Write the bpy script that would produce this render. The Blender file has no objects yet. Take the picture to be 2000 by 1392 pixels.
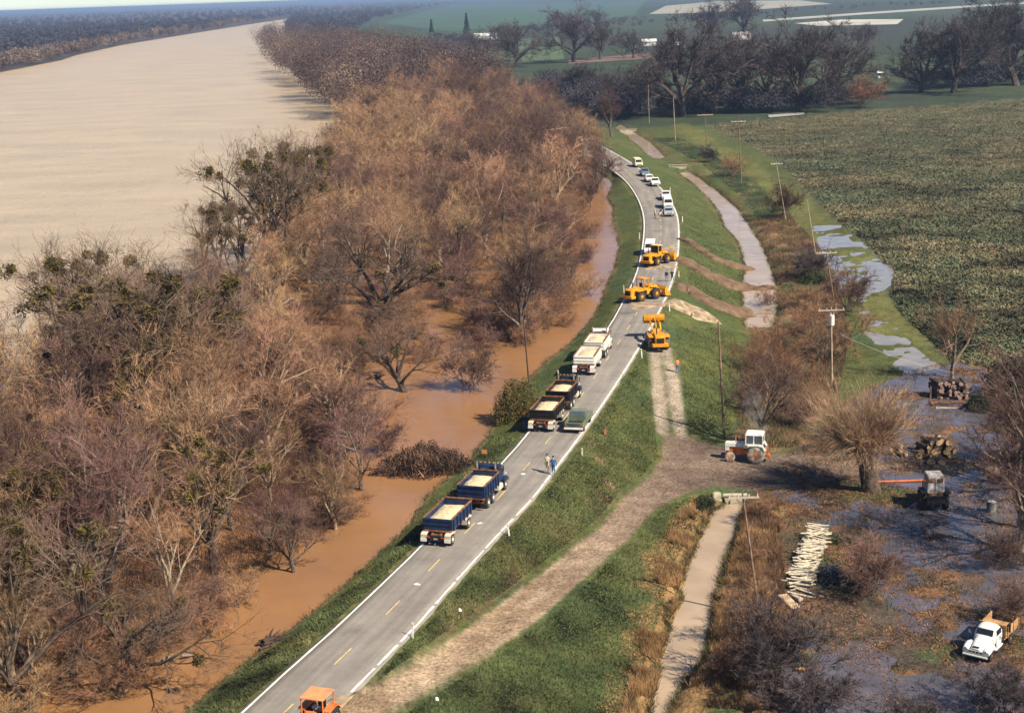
import bpy, math, random
import numpy as np
from mathutils import Vector, Matrix

# ------------------------------------------------------------------ camera, sky, sun, exposure
SC = bpy.context.scene
COL = SC.collection
CAM_H, F, PITCH, ROLL = 43.0, 2900.0, math.radians(13.73), math.radians(-2.0)
cam_data = bpy.data.cameras.new('camera')
cam = bpy.data.objects.new('camera', cam_data)
COL.objects.link(cam)
cam_data.sensor_width = 36.0
cam_data.lens = 36.0 * F / 2000.0
cam_data.clip_start = 1.0
cam_data.clip_end = 90000.0
CAM_M = Matrix.Translation((0, 0, CAM_H)) @ Matrix.Rotation(math.pi / 2 - PITCH, 4, 'X') @ Matrix.Rotation(ROLL, 4, 'Z')
cam.matrix_world = CAM_M
SC.camera = cam

SUN_DIR = Vector((0.78, -0.62, 0)).normalized()      # horizontal direction towards the sun
SUN_EL = math.radians(44)
world = bpy.data.worlds.new('World')
SC.world = world
world.use_nodes = True
wn = world.node_tree.nodes
wl = world.node_tree.links
sky = wn.new('ShaderNodeTexSky')
sky.sky_type = 'NISHITA'
sky.sun_disc = False
sky.sun_elevation = SUN_EL
sky.sun_rotation = math.atan2(SUN_DIR.x, SUN_DIR.y)
sky.air_density = 0.7
sky.dust_density = 0.15
sky.ozone_density = 3.0
wl.new(sky.outputs[0], wn['Background'].inputs['Color'])
wn['Background'].inputs['Strength'].default_value = 0.082
sun_data = bpy.data.lights.new('sun', 'SUN')
sun_data.energy = 5.0
sun_data.angle = math.radians(0.55)
sun_data.color = (1.0, 0.90, 0.74)
sun = bpy.data.objects.new('sun', sun_data)
COL.objects.link(sun)
sd = Vector((SUN_DIR.x * math.cos(SUN_EL), SUN_DIR.y * math.cos(SUN_EL), math.sin(SUN_EL)))
sun.rotation_euler = sd.to_track_quat('Z', 'Y').to_euler()
sun.location = (60, 20, 120)
vs = SC.view_settings
vs.view_transform = 'Standard'
vs.look = 'None'
vs.exposure = 0.66
vs.gamma = 1.0
vs.use_curve_mapping = False
SC.cycles.max_bounces = 4
SC.cycles.diffuse_bounces = 1
SC.cycles.glossy_bounces = 2
SC.cycles.transparent_max_bounces = 6
SC.cycles.volume_bounces = 0
SC.cycles.use_adaptive_sampling = True
SC.cycles.adaptive_threshold = 0.02
SC.cycles.caustics_reflective = False
SC.cycles.caustics_refractive = False

# ------------------------------------------------------------------ helpers
R = random.Random(11)
RNG = np.random.default_rng(11)
RM = np.array(CAM_M.to_3x3())

def ray(px, py):
    d = np.stack([(np.asarray(px, float) - 1000.0) / F, -(np.asarray(py, float) - 696.0) / F, -np.ones_like(np.asarray(px, float))], -1)
    return d @ RM.T

def at(px, py, z=0.0):
    """a place on the level z that the photograph shows at px, py"""
    d = ray(px, py)
    t = (z - CAM_H) / d[..., 2]
    p = d * np.asarray(t)[..., None]
    p[..., 2] += CAM_H
    return p

def project(p):
    q = (np.asarray(p, float) - np.array([0, 0, CAM_H])) @ RM
    return 1000.0 + F * q[..., 0] / -q[..., 2], 696.0 - F * q[..., 1] / -q[..., 2]

def line(pts, z=None):
    """pixel polyline to world polyline; points are (x, y) or (x, y, z)"""
    return np.array([at(p[0], p[1], p[2] if len(p) > 2 else z) for p in pts])

def resample(P, step):
    P = np.asarray(P, float)
    s = np.concatenate([[0], np.cumsum(np.linalg.norm(np.diff(P[:, :2], axis=0), axis=1))])
    n = max(2, int(s[-1] / step) + 1)
    t = np.linspace(0, s[-1], n)
    return np.stack([np.interp(t, s, P[:, k]) for k in range(P.shape[1])], 1)

def smooth_line(P, it=2):
    P = np.asarray(P, float)
    for _ in range(it):
        Q = [P[0]]
        for a, b in zip(P[:-1], P[1:]):
            Q += [a * .75 + b * .25, a * .25 + b * .75]
        Q.append(P[-1])
        P = np.array(Q)
    return P

def inside(poly, x, y):
    poly = np.asarray(poly, float)
    r = np.zeros(np.shape(x), bool)
    j = len(poly) - 1
    for i in range(len(poly)):
        xi, yi = poly[i]
        xj, yj = poly[j]
        c = ((yi > y) != (yj > y)) & (x < (xj - xi) * (y - yi) / (yj - yi + 1e-12) + xi)
        r ^= c
        j = i
    return r

_lat = RNG.random((4, 256, 256))

def vnoise(x, y, k=0):
    xi = np.floor(x).astype(int)
    yi = np.floor(y).astype(int)
    fx = x - xi
    fy = y - yi
    fx = fx * fx * (3 - 2 * fx)
    fy = fy * fy * (3 - 2 * fy)
    L = _lat[k]
    a = L[xi % 256, yi % 256]
    b = L[(xi + 1) % 256, yi % 256]
    c = L[xi % 256, (yi + 1) % 256]
    d = L[(xi + 1) % 256, (yi + 1) % 256]
    return (a * (1 - fx) + b * fx) * (1 - fy) + (c * (1 - fx) + d * fx) * fy

def fbm(x, y, s, o=4, k=0):
    r = 0
    a = 1.0
    t = 0
    for i in range(o):
        r = r + a * vnoise(x / s * 2 ** i + 17.3 * i, y / s * 2 ** i + 5.1 * i, (k + i) % 4)
        t += a
        a *= .55
    return r / t

# ------------------------------------------------------------------ materials
MATS = {}

def mat(name, rgb, rough=.7, metal=0.0, var=.18, scale=2.0, obj_var=0.0, bump=0.0, spec=.3, coords='Object', rgb2=None, hue_var=0.0):
    if name in MATS:
        return MATS[name]
    m = bpy.data.materials.new(name)
    m.use_nodes = True
    nt = m.node_tree
    b = nt.nodes['Principled BSDF']
    b.inputs['Roughness'].default_value = rough
    b.inputs['Metallic'].default_value = metal
    b.inputs['Specular IOR Level'].default_value = spec
    tc = nt.nodes.new('ShaderNodeTexCoord')
    nz = nt.nodes.new('ShaderNodeTexNoise')
    nz.inputs['Scale'].default_value = scale
    nz.inputs['Detail'].default_value = 5
    nt.links.new(tc.outputs[coords], nz.inputs['Vector'])
    mx = nt.nodes.new('ShaderNodeMix')
    mx.data_type = 'RGBA'
    c2 = rgb2 if rgb2 else tuple(c * (1 - 2 * var) for c in rgb)
    c1 = rgb if rgb2 else tuple(min(1, c * (1 + var)) for c in rgb)
    mx.inputs['A'].default_value = (*c1, 1)
    mx.inputs['B'].default_value = (*c2, 1)
    rp = nt.nodes.new('ShaderNodeMapRange')
    rp.inputs['From Min'].default_value = .3
    rp.inputs['From Max'].default_value = .7
    nt.links.new(nz.outputs['Fac'], rp.inputs['Value'])
    nt.links.new(rp.outputs[0], mx.inputs['Factor'])
    out = mx.outputs['Result']
    if obj_var or hue_var:
        oi = nt.nodes.new('ShaderNodeObjectInfo')
        hs = nt.nodes.new('ShaderNodeHueSaturation')
        mr = nt.nodes.new('ShaderNodeMapRange')
        mr.inputs['To Min'].default_value = 1 - obj_var
        mr.inputs['To Max'].default_value = 1 + obj_var
        nt.links.new(oi.outputs['Random'], mr.inputs['Value'])
        nt.links.new(mr.outputs[0], hs.inputs['Value'])
        if hue_var:
            ma = nt.nodes.new('ShaderNodeMath')
            ma.operation = 'MULTIPLY'
            ma.inputs[1].default_value = 7.31
            fr = nt.nodes.new('ShaderNodeMath')
            fr.operation = 'FRACT'
            m2 = nt.nodes.new('ShaderNodeMapRange')
            m2.inputs['To Min'].default_value = .5 - hue_var
            m2.inputs['To Max'].default_value = .5 + hue_var
            nt.links.new(oi.outputs['Random'], ma.inputs[0])
            nt.links.new(ma.outputs[0], fr.inputs[0])
            nt.links.new(fr.outputs[0], m2.inputs['Value'])
            nt.links.new(m2.outputs[0], hs.inputs['Hue'])
        nt.links.new(out, hs.inputs['Color'])
        out = hs.outputs['Color']
    nt.links.new(out, b.inputs['Base Color'])
    if bump:
        bp = nt.nodes.new('ShaderNodeBump')
        bp.inputs['Strength'].default_value = bump
        bp.inputs['Distance'].default_value = .05
        nt.links.new(nz.outputs['Fac'], bp.inputs['Height'])
        nt.links.new(bp.outputs[0], b.inputs['Normal'])
    MATS[name] = m
    return m

# ------------------------------------------------------------------ object helpers
def mesh_obj(name, verts, faces, m=None, parent=None, smooth=False):
    me = bpy.data.meshes.new(name)
    if isinstance(verts, np.ndarray) and isinstance(faces, np.ndarray):
        k = faces.shape[1]
        me.vertices.add(len(verts))
        me.vertices.foreach_set('co', np.ascontiguousarray(verts, dtype=np.float32).ravel())
        me.loops.add(faces.size)
        me.loops.foreach_set('vertex_index', np.ascontiguousarray(faces, dtype=np.int32).ravel())
        me.polygons.add(len(faces))
        me.polygons.foreach_set('loop_start', np.arange(0, faces.size, k, dtype=np.int32))
        me.update(calc_edges=True)
        me.validate()
    else:
        me.from_pydata([tuple(v) for v in verts], [], [tuple(f) for f in faces])
        me.update()
    if smooth:
        me.polygons.foreach_set('use_smooth', np.ones(len(me.polygons), bool))
    if m:
        me.materials.append(m)
    o = bpy.data.objects.new(name, me)
    COL.objects.link(o)
    if parent:
        o.parent = parent
    return o

def tag(o, label=None, cat=None, group=None, kind=None):
    if label: o['label'] = label
    if cat: o['category'] = cat
    if group: o['group'] = group
    if kind: o['kind'] = kind
    return o

def thing(name, label, cat, loc=(0, 0, 0), rotz=0.0, group=None, rot=None):
    o = bpy.data.objects.new(name, None)
    o.empty_display_size = .3
    COL.objects.link(o)
    o.location = tuple(float(v) for v in loc)
    o.rotation_euler = rot if rot else (0, 0, rotz)
    return tag(o, label, cat, group)

def copy_tree(o, parent=None):
    c = o.copy()
    COL.objects.link(c)
    c.parent = parent
    for ch in list(o.children):
        copy_tree(ch, c)
    return c

class MB:
    def __init__(s):
        s.v = []
        s.f = []
    def add(s, v, f):
        n = len(s.v)
        s.v += [tuple(p) for p in v]
        s.f += [tuple(i + n for i in q) for q in f]
        return s
    def box(s, x0, x1, y0, y1, z0, z1, tx=0.0, ty=0.0, sx=0.0):
        """box; tx, ty pull the top in along x and y, sx shifts the top along x"""
        v = [(x0, y0, z0), (x1, y0, z0), (x1, y1, z0), (x0, y1, z0),
             (x0 + tx + sx, y0 + ty, z1), (x1 - tx + sx, y0 + ty, z1), (x1 - tx + sx, y1 - ty, z1), (x0 + tx + sx, y1 - ty, z1)]
        return s.add(v, [(3, 2, 1, 0), (4, 5, 6, 7), (0, 1, 5, 4), (1, 2, 6, 5), (2, 3, 7, 6), (3, 0, 4, 7)])
    def prism(s, prof, y0, y1, ins=0.0):
        """profile of (x, z) points extruded from y0 to y1"""
        n = len(prof)
        v = [(x, y0, z) for x, z in prof] + [(x, y1, z) for x, z in prof]
        f = [tuple(range(n)), tuple(range(2 * n - 1, n - 1, -1))]
        f += [(i, i + n, (i + 1) % n + n, (i + 1) % n) for i in range(n)]
        return s.add(v, f)
    def cyl(s, p0, p1, r0, r1=None, n=12, cap=True):
        r1 = r0 if r1 is None else r1
        p0 = Vector(p0)
        p1 = Vector(p1)
        d = (p1 - p0).normalized()
        u = d.orthogonal().normalized()
        w = d.cross(u)
        v = []
        for p, r in ((p0, r0), (p1, r1)):
            for i in range(n):
                a = 2 * math.pi * i / n
                v.append(p + u * (r * math.cos(a)) + w * (r * math.sin(a)))
        f = [(i, (i + 1) % n, (i + 1) % n + n, i + n) for i in range(n)]
        if cap:
            f += [tuple(range(n - 1, -1, -1)), tuple(range(n, 2 * n))]
        return s.add(v, f)
    def tube(s, pts, r, n=6):
        for a, b in zip(pts[:-1], pts[1:]):
            s.cyl(a, b, r, r, n)
        return s
    def lathe(s, prof, axis='Y', n=20, c=(0, 0, 0)):
        """profile of (offset along axis, radius), closed rings"""
        v = []
        for t, r in prof:
            for i in range(n):
                a = 2 * math.pi * i / n
                if axis == 'Y':
                    v.append((c[0] + r * math.cos(a), c[1] + t, c[2] + r * math.sin(a)))
                else:
                    v.append((c[0] + r * math.cos(a), c[1] + r * math.sin(a), c[2] + t))
        f = []
        for k in range(len(prof) - 1):
            for i in range(n):
                f.append((k * n + i, k * n + (i + 1) % n, (k + 1) * n + (i + 1) % n, (k + 1) * n + i))
        f.append(tuple(range(n - 1, -1, -1)))
        f.append(tuple(range((len(prof) - 1) * n, len(prof) * n)))
        return s.add(v, f)
    def loft(s, rings, cap=True):
        n = len(rings[0])
        v = [p for r in rings for p in r]
        f = []
        for k in range(len(rings) - 1):
            for i in range(n):
                f.append((k * n + i, k * n + (i + 1) % n, (k + 1) * n + (i + 1) % n, (k + 1) * n + i))
        if cap:
            f.append(tuple(range(n - 1, -1, -1)))
            f.append(tuple(range((len(rings) - 1) * n, len(rings) * n)))
        return s.add(v, f)
    def build(s, name, m, parent=None, bevel=0.0, smooth=False, label=None):
        o = mesh_obj(name, s.v, s.f, m, parent, False)
        import bmesh
        bm = bmesh.new()
        bm.from_mesh(o.data)
        bmesh.ops.recalc_face_normals(bm, faces=bm.faces)
        if bevel:
            bmesh.ops.bevel(bm, geom=list(bm.edges), offset=bevel, segments=2, affect='EDGES', clamp_overlap=True)
        bm.to_mesh(o.data)
        bm.free()
        if smooth:
            o.data.polygons.foreach_set('use_smooth', np.ones(len(o.data.polygons), bool))
            try:
                o.data.set_sharp_from_angle(angle=math.radians(38))
            except Exception:
                pass
        if label:
            o['label'] = label
        return o
# ------------------------------------------------------------------ the lie of the land (breaklines -> height field)
ZW, ZD, ZF = -1.3, -5.0, -4.4            # flood water, ditch water, fields
ROAD_L = line([(345, 1510), (470, 1392), (570, 1300), (650, 1230), (740, 1145), (822, 1066), (981, 903), (1029, 848), (1110, 742), (1188, 640), (1211, 599), (1236, 550),
               (1248, 515), (1255, 475), (1258, 433), (1251, 401), (1236, 372), (1215, 347), (1179, 322), (1140, 300), (1090, 275), (1040, 255), (990, 238)], 0)
ROAD_R = line([(540, 1510), (650, 1392), (810, 1230), (865, 1167), (950, 1072), (1015, 1003), (1046, 970), (1087, 916), (1150, 832), (1208, 747), (1263, 658), (1300, 588),
               (1318, 540), (1327, 490), (1327, 430), (1316, 401), (1290, 365), (1255, 333), (1229, 315), (1193, 295), (1150, 272), (1100, 253), (1050, 237), (1000, 224)], 0)
ROAD_L = smooth_line(ROAD_L)
ROAD_R = smooth_line(ROAD_R)

def pair(L, Rr, n):
    """matching cross-sections of two edges: for each left station the nearest right point"""
    Ls = resample(L, 1.0)
    Rs = resample(Rr, .25)
    idx = np.linspace(0, len(Ls) - 1, n).astype(int)
    Ls = Ls[idx]
    j = np.argmin(((Ls[:, None, :2] - Rs[None, :, :2]) ** 2).sum(-1), 1)
    k = np.interp(np.arange(n), np.arange(0, n, 6), j[::6])
    Rp = np.stack([np.interp(k, np.arange(len(Rs)), Rs[:, c]) for c in range(3)], 1)
    return Ls, Rp
RL, RR = pair(ROAD_L, ROAD_R, 420)
RC = (RL + RR) / 2

SHORE = [(230, 1500), (355, 1392), (465, 1300), (560, 1235), (650, 1160), (735, 1085), (775, 1045), (812, 1010), (822, 979), (850, 951), (881, 927), (912, 906), (919, 892), (932, 872),
         (945, 858), (958, 840), (975, 812), (1000, 775), (1035, 735), (1063, 706), (1105, 676), (1136, 645), (1165, 610), (1183, 559), (1200, 523), (1208, 480), (1204, 462), (1195, 444),
         (1197, 408), (1184, 387), (1193, 369), (1204, 346), (1160, 318), (1110, 292), (1060, 270), (1000, 250)]
DL = [(1255, 1450), (1270, 1392), (1292, 1314), (1290, 1286), (1310, 1210), (1328, 1178), (1328, 1154), (1340, 1102), (1360, 1058), (1388, 1010), (1416, 984)]
DR = [(1285, 1450), (1300, 1392), (1324, 1354), (1354, 1314), (1376, 1286), (1388, 1210), (1394, 1170), (1408, 1122), (1428, 1070), (1444, 1014), (1454, 984)]
UL = [(1456, 640), (1452, 600), (1450, 560), (1456, 520), (1445, 480), (1416, 444), (1405, 416), (1380, 383), (1348, 355), (1322, 337), (1276, 313), (1251, 290), (1222, 265), (1200, 250)]
UR = [(1510, 640), (1518, 600), (1516, 560), (1504, 520), (1484, 473), (1465, 444), (1440, 408), (1407, 380), (1375, 355), (1342, 334), (1299, 309), (1271, 279), (1235, 257), (1212, 244)]
RAMP_U = [(655, 1385, -.05), (700, 1350, -.1), (800, 1305, -.7), (900, 1235, -1.3), (1000, 1165, -1.9), (1100, 1085, -2.5), (1175, 1025, -2.9), (1225, 965, -3.3), (1270, 930, -3.5), (1296, 895, -3.6), (1296, 860, -3.4)]
RAMP_D = [(700, 1440, -.1), (760, 1392, -.3), (860, 1335, -.9), (965, 1270, -1.5), (1050, 1210, -2.0), (1110, 1160, -2.4), (1165, 1107, -2.8), (1225, 1050, -3.1), (1280, 992, -3.5), (1340, 962, -3.8), (1400, 950, -4.0)]
TRK_L = [(1285, 850, -3.4), (1279, 790, -2.4), (1275, 740, -1.3), (1270, 700, -.4), (1268, 675, -.05)]
TRK_R = [(1340, 850, -3.5), (1331, 790, -2.5), (1324, 740, -1.4), (1314, 700, -.5), (1306, 675, -.15)]

def offset(P, d):
    T = np.gradient(P[:, :2], axis=0)
    T /= np.linalg.norm(T, axis=1)[:, None] + 1e-9
    Q = P.copy()
    Q[:, 0] += T[:, 1] * d
    Q[:, 1] -= T[:, 0] * d
    return Q

brk = []
for P in (RL, RR, RC, (RL * 2 + RR) / 3, (RL + RR * 2) / 3):
    brk.append(P + np.array([0, 0, -.06]))
brk.append(offset(RL, -.7) + np.array([0, 0, -.1]))
brk.append(offset(RR, .8) + np.array([0, 0, -.12]))
SHW = smooth_line(line(SHORE, ZW), 1)
brk.append(SHW)
bed = resample(SHW, 2.0)
brk.append(np.column_stack([offset(bed, -4.5)[:, :2], np.full(len(bed), -2.9)]))
brk.append(np.column_stack([offset(bed, -9)[:, :2], np.full(len(bed), -3.2)]))
brk.append(line([(-300, 1500), (-300, 700), (500, 600), (640, 300)], -3.6))
for P in (DL, DR, UL[:10], UR[:10], UL[10:], UR[10:]):
    brk.append(line(P, ZD + .03))
for A, B in ((DL, DR), (UL[:10], UR[:10]), (UL[10:], UR[10:])):
    brk.append(line([((a[0] + b[0]) / 2, (a[1] + b[1]) / 2) for a, b in zip(A, B)], ZD - .5))
for yy in (316, 319, 322, 325, 328):
    brk.append(line([(1284, yy - 6), (1300, yy), (1320, yy + 2), (1345, yy - 2), (1365, yy - 6)], -3.9))
brk += [line(RAMP_U), line(RAMP_D), line(TRK_L), line(TRK_R)]
brk.append(line([((a[0] + b[0]) / 2, (a[1] + b[1]) / 2, (a[2] + b[2]) / 2) for a, b in zip(RAMP_U, RAMP_D)]))
brk.append(line([((a[0] + b[0]) / 2, (a[1] + b[1]) / 2, (a[2] + b[2]) / 2) for a, b in zip(TRK_L, TRK_R)]))
# toe of the land-side slope and the top of the far ditch bank
brk.append(line([(1400, 870, -4.0), (1425, 830, -4.1), (1440, 760, -4.4), (1452, 690, -4.6), (1458, 655, -4.85)]))
brk.append(line([(p[0] + 26, p[1] - 2) for p in DR], -4.15))
brk.append(line([(p[0] - 14, p[1]) for p in DL[:-1]], -4.45))
brk.append(line([(1535, 640), (1540, 600), (1536, 560), (1524, 520), (1504, 473), (1485, 444), (1460, 408), (1425, 380), (1390, 353), (1355, 330), (1320, 303), (1290, 277), (1250, 250)], -4.3))
brk.append(line([(1400, 905), (1500, 900), (1620, 905), (1800, 905), (2100, 905), (2300, 900)], -4.05))
brk.append(line([(1480, 1400), (1500, 1250), (1500, 1100), (1500, 980)], -4.2))
brk.append(line([(1640, 1420), (1700, 1200), (1750, 1020), (1700, 800), (1640, 700), (1620, 560), (1560, 440), (1480, 350), (1400, 290), (1300, 240)], ZF))
for x in (1800, 1900, 2050, 2250):
    brk.append(line([(x, 1480), (x, 1200), (x, 1000), (x, 800), (x, 600), (x, 400), (x, 250)], ZF))
X0, X1, Y0, Y1 = -130.0, 190.0, 66.0, 640.0

def solve():
    z = None
    for st, it in ((6.4, 500), (3.2, 250), (1.6, 120), (.8, 60)):
        nx, ny = int((X1 - X0) / st) + 1, int((Y1 - Y0) / st) + 1
        acc = np.zeros((ny, nx))
        cnt = np.zeros((ny, nx))
        for P in brk:
            Q = resample(P, st * .4)
            i = np.round((Q[:, 0] - X0) / st).astype(int)
            j = np.round((Q[:, 1] - Y0) / st).astype(int)
            ok = (i >= 0) & (i < nx) & (j >= 0) & (j < ny)
            np.add.at(acc, (j[ok], i[ok]), Q[ok, 2])
            np.add.at(cnt, (j[ok], i[ok]), 1)
        fix = cnt > 0
        val = acc / np.maximum(cnt, 1)
        fix[-1, :] = True
        val[-1, :] = ZF
        fix[:, 0] = True
        val[:, 0] = -3.6
        fix[:, -1] = True
        val[:, -1] = ZF
        if z is None:
            z = np.full((ny, nx), -3.5)
        else:
            jj = np.linspace(0, z.shape[0] - 1, ny)
            ii = np.linspace(0, z.shape[1] - 1, nx)
            j0 = np.minimum(jj.astype(int), z.shape[0] - 2)
            i0 = np.minimum(ii.astype(int), z.shape[1] - 2)
            fj = (jj - j0)[:, None]
            fi = (ii - i0)[None, :]
            z = (z[j0][:, i0] * (1 - fi) + z[j0][:, i0 + 1] * fi) * (1 - fj) + (z[j0 + 1][:, i0] * (1 - fi) + z[j0 + 1][:, i0 + 1] * fi) * fj
        z[fix] = val[fix]
        for _ in range(it):
            p = np.pad(z, 1, mode='edge')
            n = (p[:-2, 1:-1] + p[2:, 1:-1] + p[1:-1, :-2] + p[1:-1, 2:]) / 4
            z = np.where(fix, val, n)
    return z, st
HZ, HST = solve()
p_ = np.pad(HZ, 1, mode='edge')
HZ = HZ * .5 + (p_[:-2, 1:-1] + p_[2:, 1:-1] + p_[1:-1, :-2] + p_[1:-1, 2:]) / 8

YARD = [(1475, 965), (1560, 870), (1660, 780), (1760, 730), (1900, 690), (2300, 640), (2300, 1480), (1440, 1480), (1470, 1250), (1480, 1100)]
WETS = [(1590, 440), (1640, 440), (1700, 490), (1745, 520), (1740, 560), (1690, 580), (1720, 610), (1790, 680), (1840, 715), (1900, 740), (1880, 780), (1780, 740), (1700, 660), (1640, 580), (1600, 500)]

def height(x, y):
    x = np.asarray(x, float)
    y = np.asarray(y, float)
    i = np.clip((x - X0) / HST, 0, HZ.shape[1] - 1.001)
    j = np.clip((y - Y0) / HST, 0, HZ.shape[0] - 1.001)
    i0 = i.astype(int)
    j0 = j.astype(int)
    fi = i - i0
    fj = j - j0
    z = (HZ[j0, i0] * (1 - fi) + HZ[j0, i0 + 1] * fi) * (1 - fj) + (HZ[j0 + 1, i0] * (1 - fi) + HZ[j0 + 1, i0 + 1] * fi) * fj
    z = np.where(y > Y1, ZF, z)
    # small unevenness, stronger in the muddy yard
    n = fbm(x, y, 7.0, 4, 1) - .5
    px, py = project(np.stack([x, y, z], -1))
    yard = inside(YARD, px, py) & ~inside([(1400, 870), (2300, 870), (2300, 935), (1400, 950)], px, py)
    wet = inside(WETS, px + 14 * (fbm(x, y, 3, 2, 2) - .5), py)
    z = z + n * np.where(z < -.3, .10, 0.0) + np.where(yard, n * .45 + (fbm(x, y, 2.3, 4, 2) - .5) * .42, 0) + np.where(wet, -.12 + (fbm(x, y, 3.5, 3, 2) - .5) * .75, 0)
    return z

def on_ground(px, py, dz=0.0):
    z = -3.0
    for _ in range(40):
        p = at(px, py, z)
        z = .5 * z + .5 * float(height(p[0], p[1]))
    p = at(px, py, z)
    p[2] = float(height(p[0], p[1])) + dz
    return p

# ------------------------------------------------------------------ ground sheet
us = np.concatenate([np.linspace(-2600, -1100, 40)[:-1], np.linspace(-1100, 1100, 520), np.linspace(1100, 2600, 60)[1:]])
vv = np.concatenate([np.linspace(2600, 1420, 90)[:-1], np.linspace(1420, 60, 430), np.geomspace(60, 2.2, 40)[1:]])
Yr = 47.0 * F / vv
GX = us[None, :] / F * Yr[:, None] / math.cos(PITCH) * 1.0
GY = np.repeat(Yr[:, None], len(us), 1)
GZ = height(GX, GY)
gpx, gpy = project(np.stack([GX, GY, GZ], -1))

def C(*c):
    return np.array(c, float)
nA = fbm(GX, GY, 9, 4, 0)
nB = fbm(GX, GY, 2.5, 4, 2)
nC = fbm(GX, GY, 30, 3, 3)
nF = fbm(GX, GY, 260, 4, 1)
grass, lush, yellow, dark = C(.085, .098, .030), C(.060, .090, .034), C(.165, .150, .040), C(.036, .058, .030)
dead, dirt, mud, wetd = C(.36, .22, .10), C(.38, .27, .175), C(.100, .066, .050), C(.20, .145, .11)
crop, cropb, farg = C(.066, .082, .042), C(.155, .115, .050), C(.044, .060, .034)
col = np.zeros(GX.shape + (3,)) + grass

def mixc(mask, c, amt=1.0):
    global col
    m = (np.asarray(mask, float) * amt)[..., None]
    col = col * (1 - m) + c * m
def sm(n, lo, hi):
    t = np.clip((n - lo) / (hi - lo), 0, 1)
    return t * t * (3 - 2 * t)
jx = gpx + (nB - .5) * 26 + (nA - .5) * 16
jy = gpy + (fbm(GX, GY, 2.2, 3, 1) - .5) * 16
mixc(sm(nA, .45, .7), lush, .8)
mixc(sm(nB, .5, .75) * sm(nC, .4, .6), yellow, .45)
far = GY > 520
mixc(far, farg)
mixc(far & (nF > .52), C(.056, .074, .040))
mixc(far & (nF < .40), C(.048, .052, .040))
CROP = [(1375, 246), (1450, 238), (1560, 225), (2000, 195), (2600, 150), (2600, 800), (2000, 745), (1850, 712), (1801, 665), (1751, 620), (1728, 575), (1738, 538), (1697, 490), (1620, 428), (1565, 371), (1515, 316), (1450, 278)]
inc = inside(CROP, jx, jy)
mixc(inc, crop)

mixc(inc * sm(nA, .5, .7), dark, .7)
mixc(inc * sm(fbm(GX, GY, 70, 3, 2), .5, .62), C(.030, .050, .028), .7)  # broad dark patches paint shadow bands into the crop's colour
def band(P, w, z=ZF, soft=.5):
    Q = resample(line(P, z), 3)
    near = (GY < 700) & (GX > -30)
    m = np.zeros(GX.shape)
    pts = np.stack([GX[near], GY[near]], -1)
    d = np.full(len(pts), 1e9)
    for k in range(len(Q)):
        d = np.minimum(d, (pts[:, 0] - Q[k, 0]) ** 2 + (pts[:, 1] - Q[k, 1]) ** 2)
    d = np.sqrt(d) + (nB[near] - .5) * w * soft * 2
    m[near] = np.clip((w - d) / (w * .35), 0, 1)
    return m
TRACKP = [(1330, 245), (1400, 290), (1470, 340), (1540, 398), (1590, 440), (1650, 500), (1700, 570), (1760, 640), (1840, 705)]
mixc(band(TRACKP, 5.0, soft=.9) * (.35 + .65 * sm(nA, .35, .6)), C(.15, .145, .045), .85)
# weedy strip between ditch and poles
STRIP = [(1470, 430), (1540, 420), (1600, 480), (1640, 560), (1660, 660), (1640, 760), (1560, 880), (1480, 880), (1435, 870), (1445, 760), (1460, 690), (1475, 645), (1525, 640), (1528, 580), (1505, 500)]
ins = inside(STRIP, jx, jy)
mixc(ins, C(.15, .10, .058))
mixc(ins * sm(nB, .5, .68), dead, .8)
mixc(ins * sm(1 - nA, .5, .68), lush, .7)
ST2 = [(1270, 270), (1330, 300), (1380, 330), (1440, 380), (1490, 440), (1540, 430), (1480, 360), (1400, 310), (1330, 270)]
ins = inside(ST2, jx, jy)
mixc(ins, dark, .7)
mixc(ins * sm(nB, .55, .72), dead, .6)
iny = inside(YARD, jx, jy)
mixc(iny, mud)
mixc(iny * sm(nB, .50, .66), C(.24, .125, .060), .8)
mixc(iny * sm(nA, .52, .68), lush, .75)
mixc(iny * sm(1 - nB, .55, .7), C(.09, .07, .055), .8)
# dry grass beside the lower ditch
for P, w in (([(p[0] - 26, p[1]) for p in DL], 2.3), ([(p[0] + 40, p[1]) for p in DR], 2.9)):
    mixc(band(P, w, -4.4, .6), C(.30, .175, .075), .9)
for P, w in (([(p[0] - 2, p[1]) for p in UL[3:]], .9), ([(p[0] + 6, p[1]) for p in UR], 1.2)):
    mixc(band(P, w, ZD, .6), C(.20, .125, .065), .8)
# dirt ramp, junction, farm road, double track
RAMP = [(p[0], p[1]) for p in RAMP_U] + [(1296, 850), (1340, 850), (1400, 872), (1440, 880), (1560, 885), (1700, 880), (2300, 872), (2300, 925), (1800, 930), (1600, 942), (1480, 962)] + [(p[0], p[1]) for p in RAMP_D[::-1]]
j2x = gpx + (nB - .5) * 9
j2y = gpy + (nA - .5) * 9
inr = inside(RAMP, j2x, j2y)
mixc(inr, dirt)
mixc(inr * sm(nB, .5, .66), C(.27, .175, .105), .6)
rc_ = resample(np.array([(a + b) / 2 for a, b in zip(line(RAMP_U), line(RAMP_D))]), .6)
nearr = inr & (GY < 170)
pr_ = np.stack([GX[nearr], GY[nearr]], -1)
dd_ = np.sqrt(((pr_[:, None, :] - rc_[None, :, :2]) ** 2).sum(-1))
ss_, ds_ = dd_.argmin(1) * .6, dd_.min(1)
st_ = np.zeros(GX.shape)
st_[nearr] = sm(fbm(ss_ / 9.0 + 30, ds_ * 2.6, 1.0, 3), .40, .62) * sm(fbm(ss_ / 2.0, ds_ * 3.0 + 60, 1.0, 2), .25, .5)
mixc(inr, C(.27, .18, .11), .55)
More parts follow.
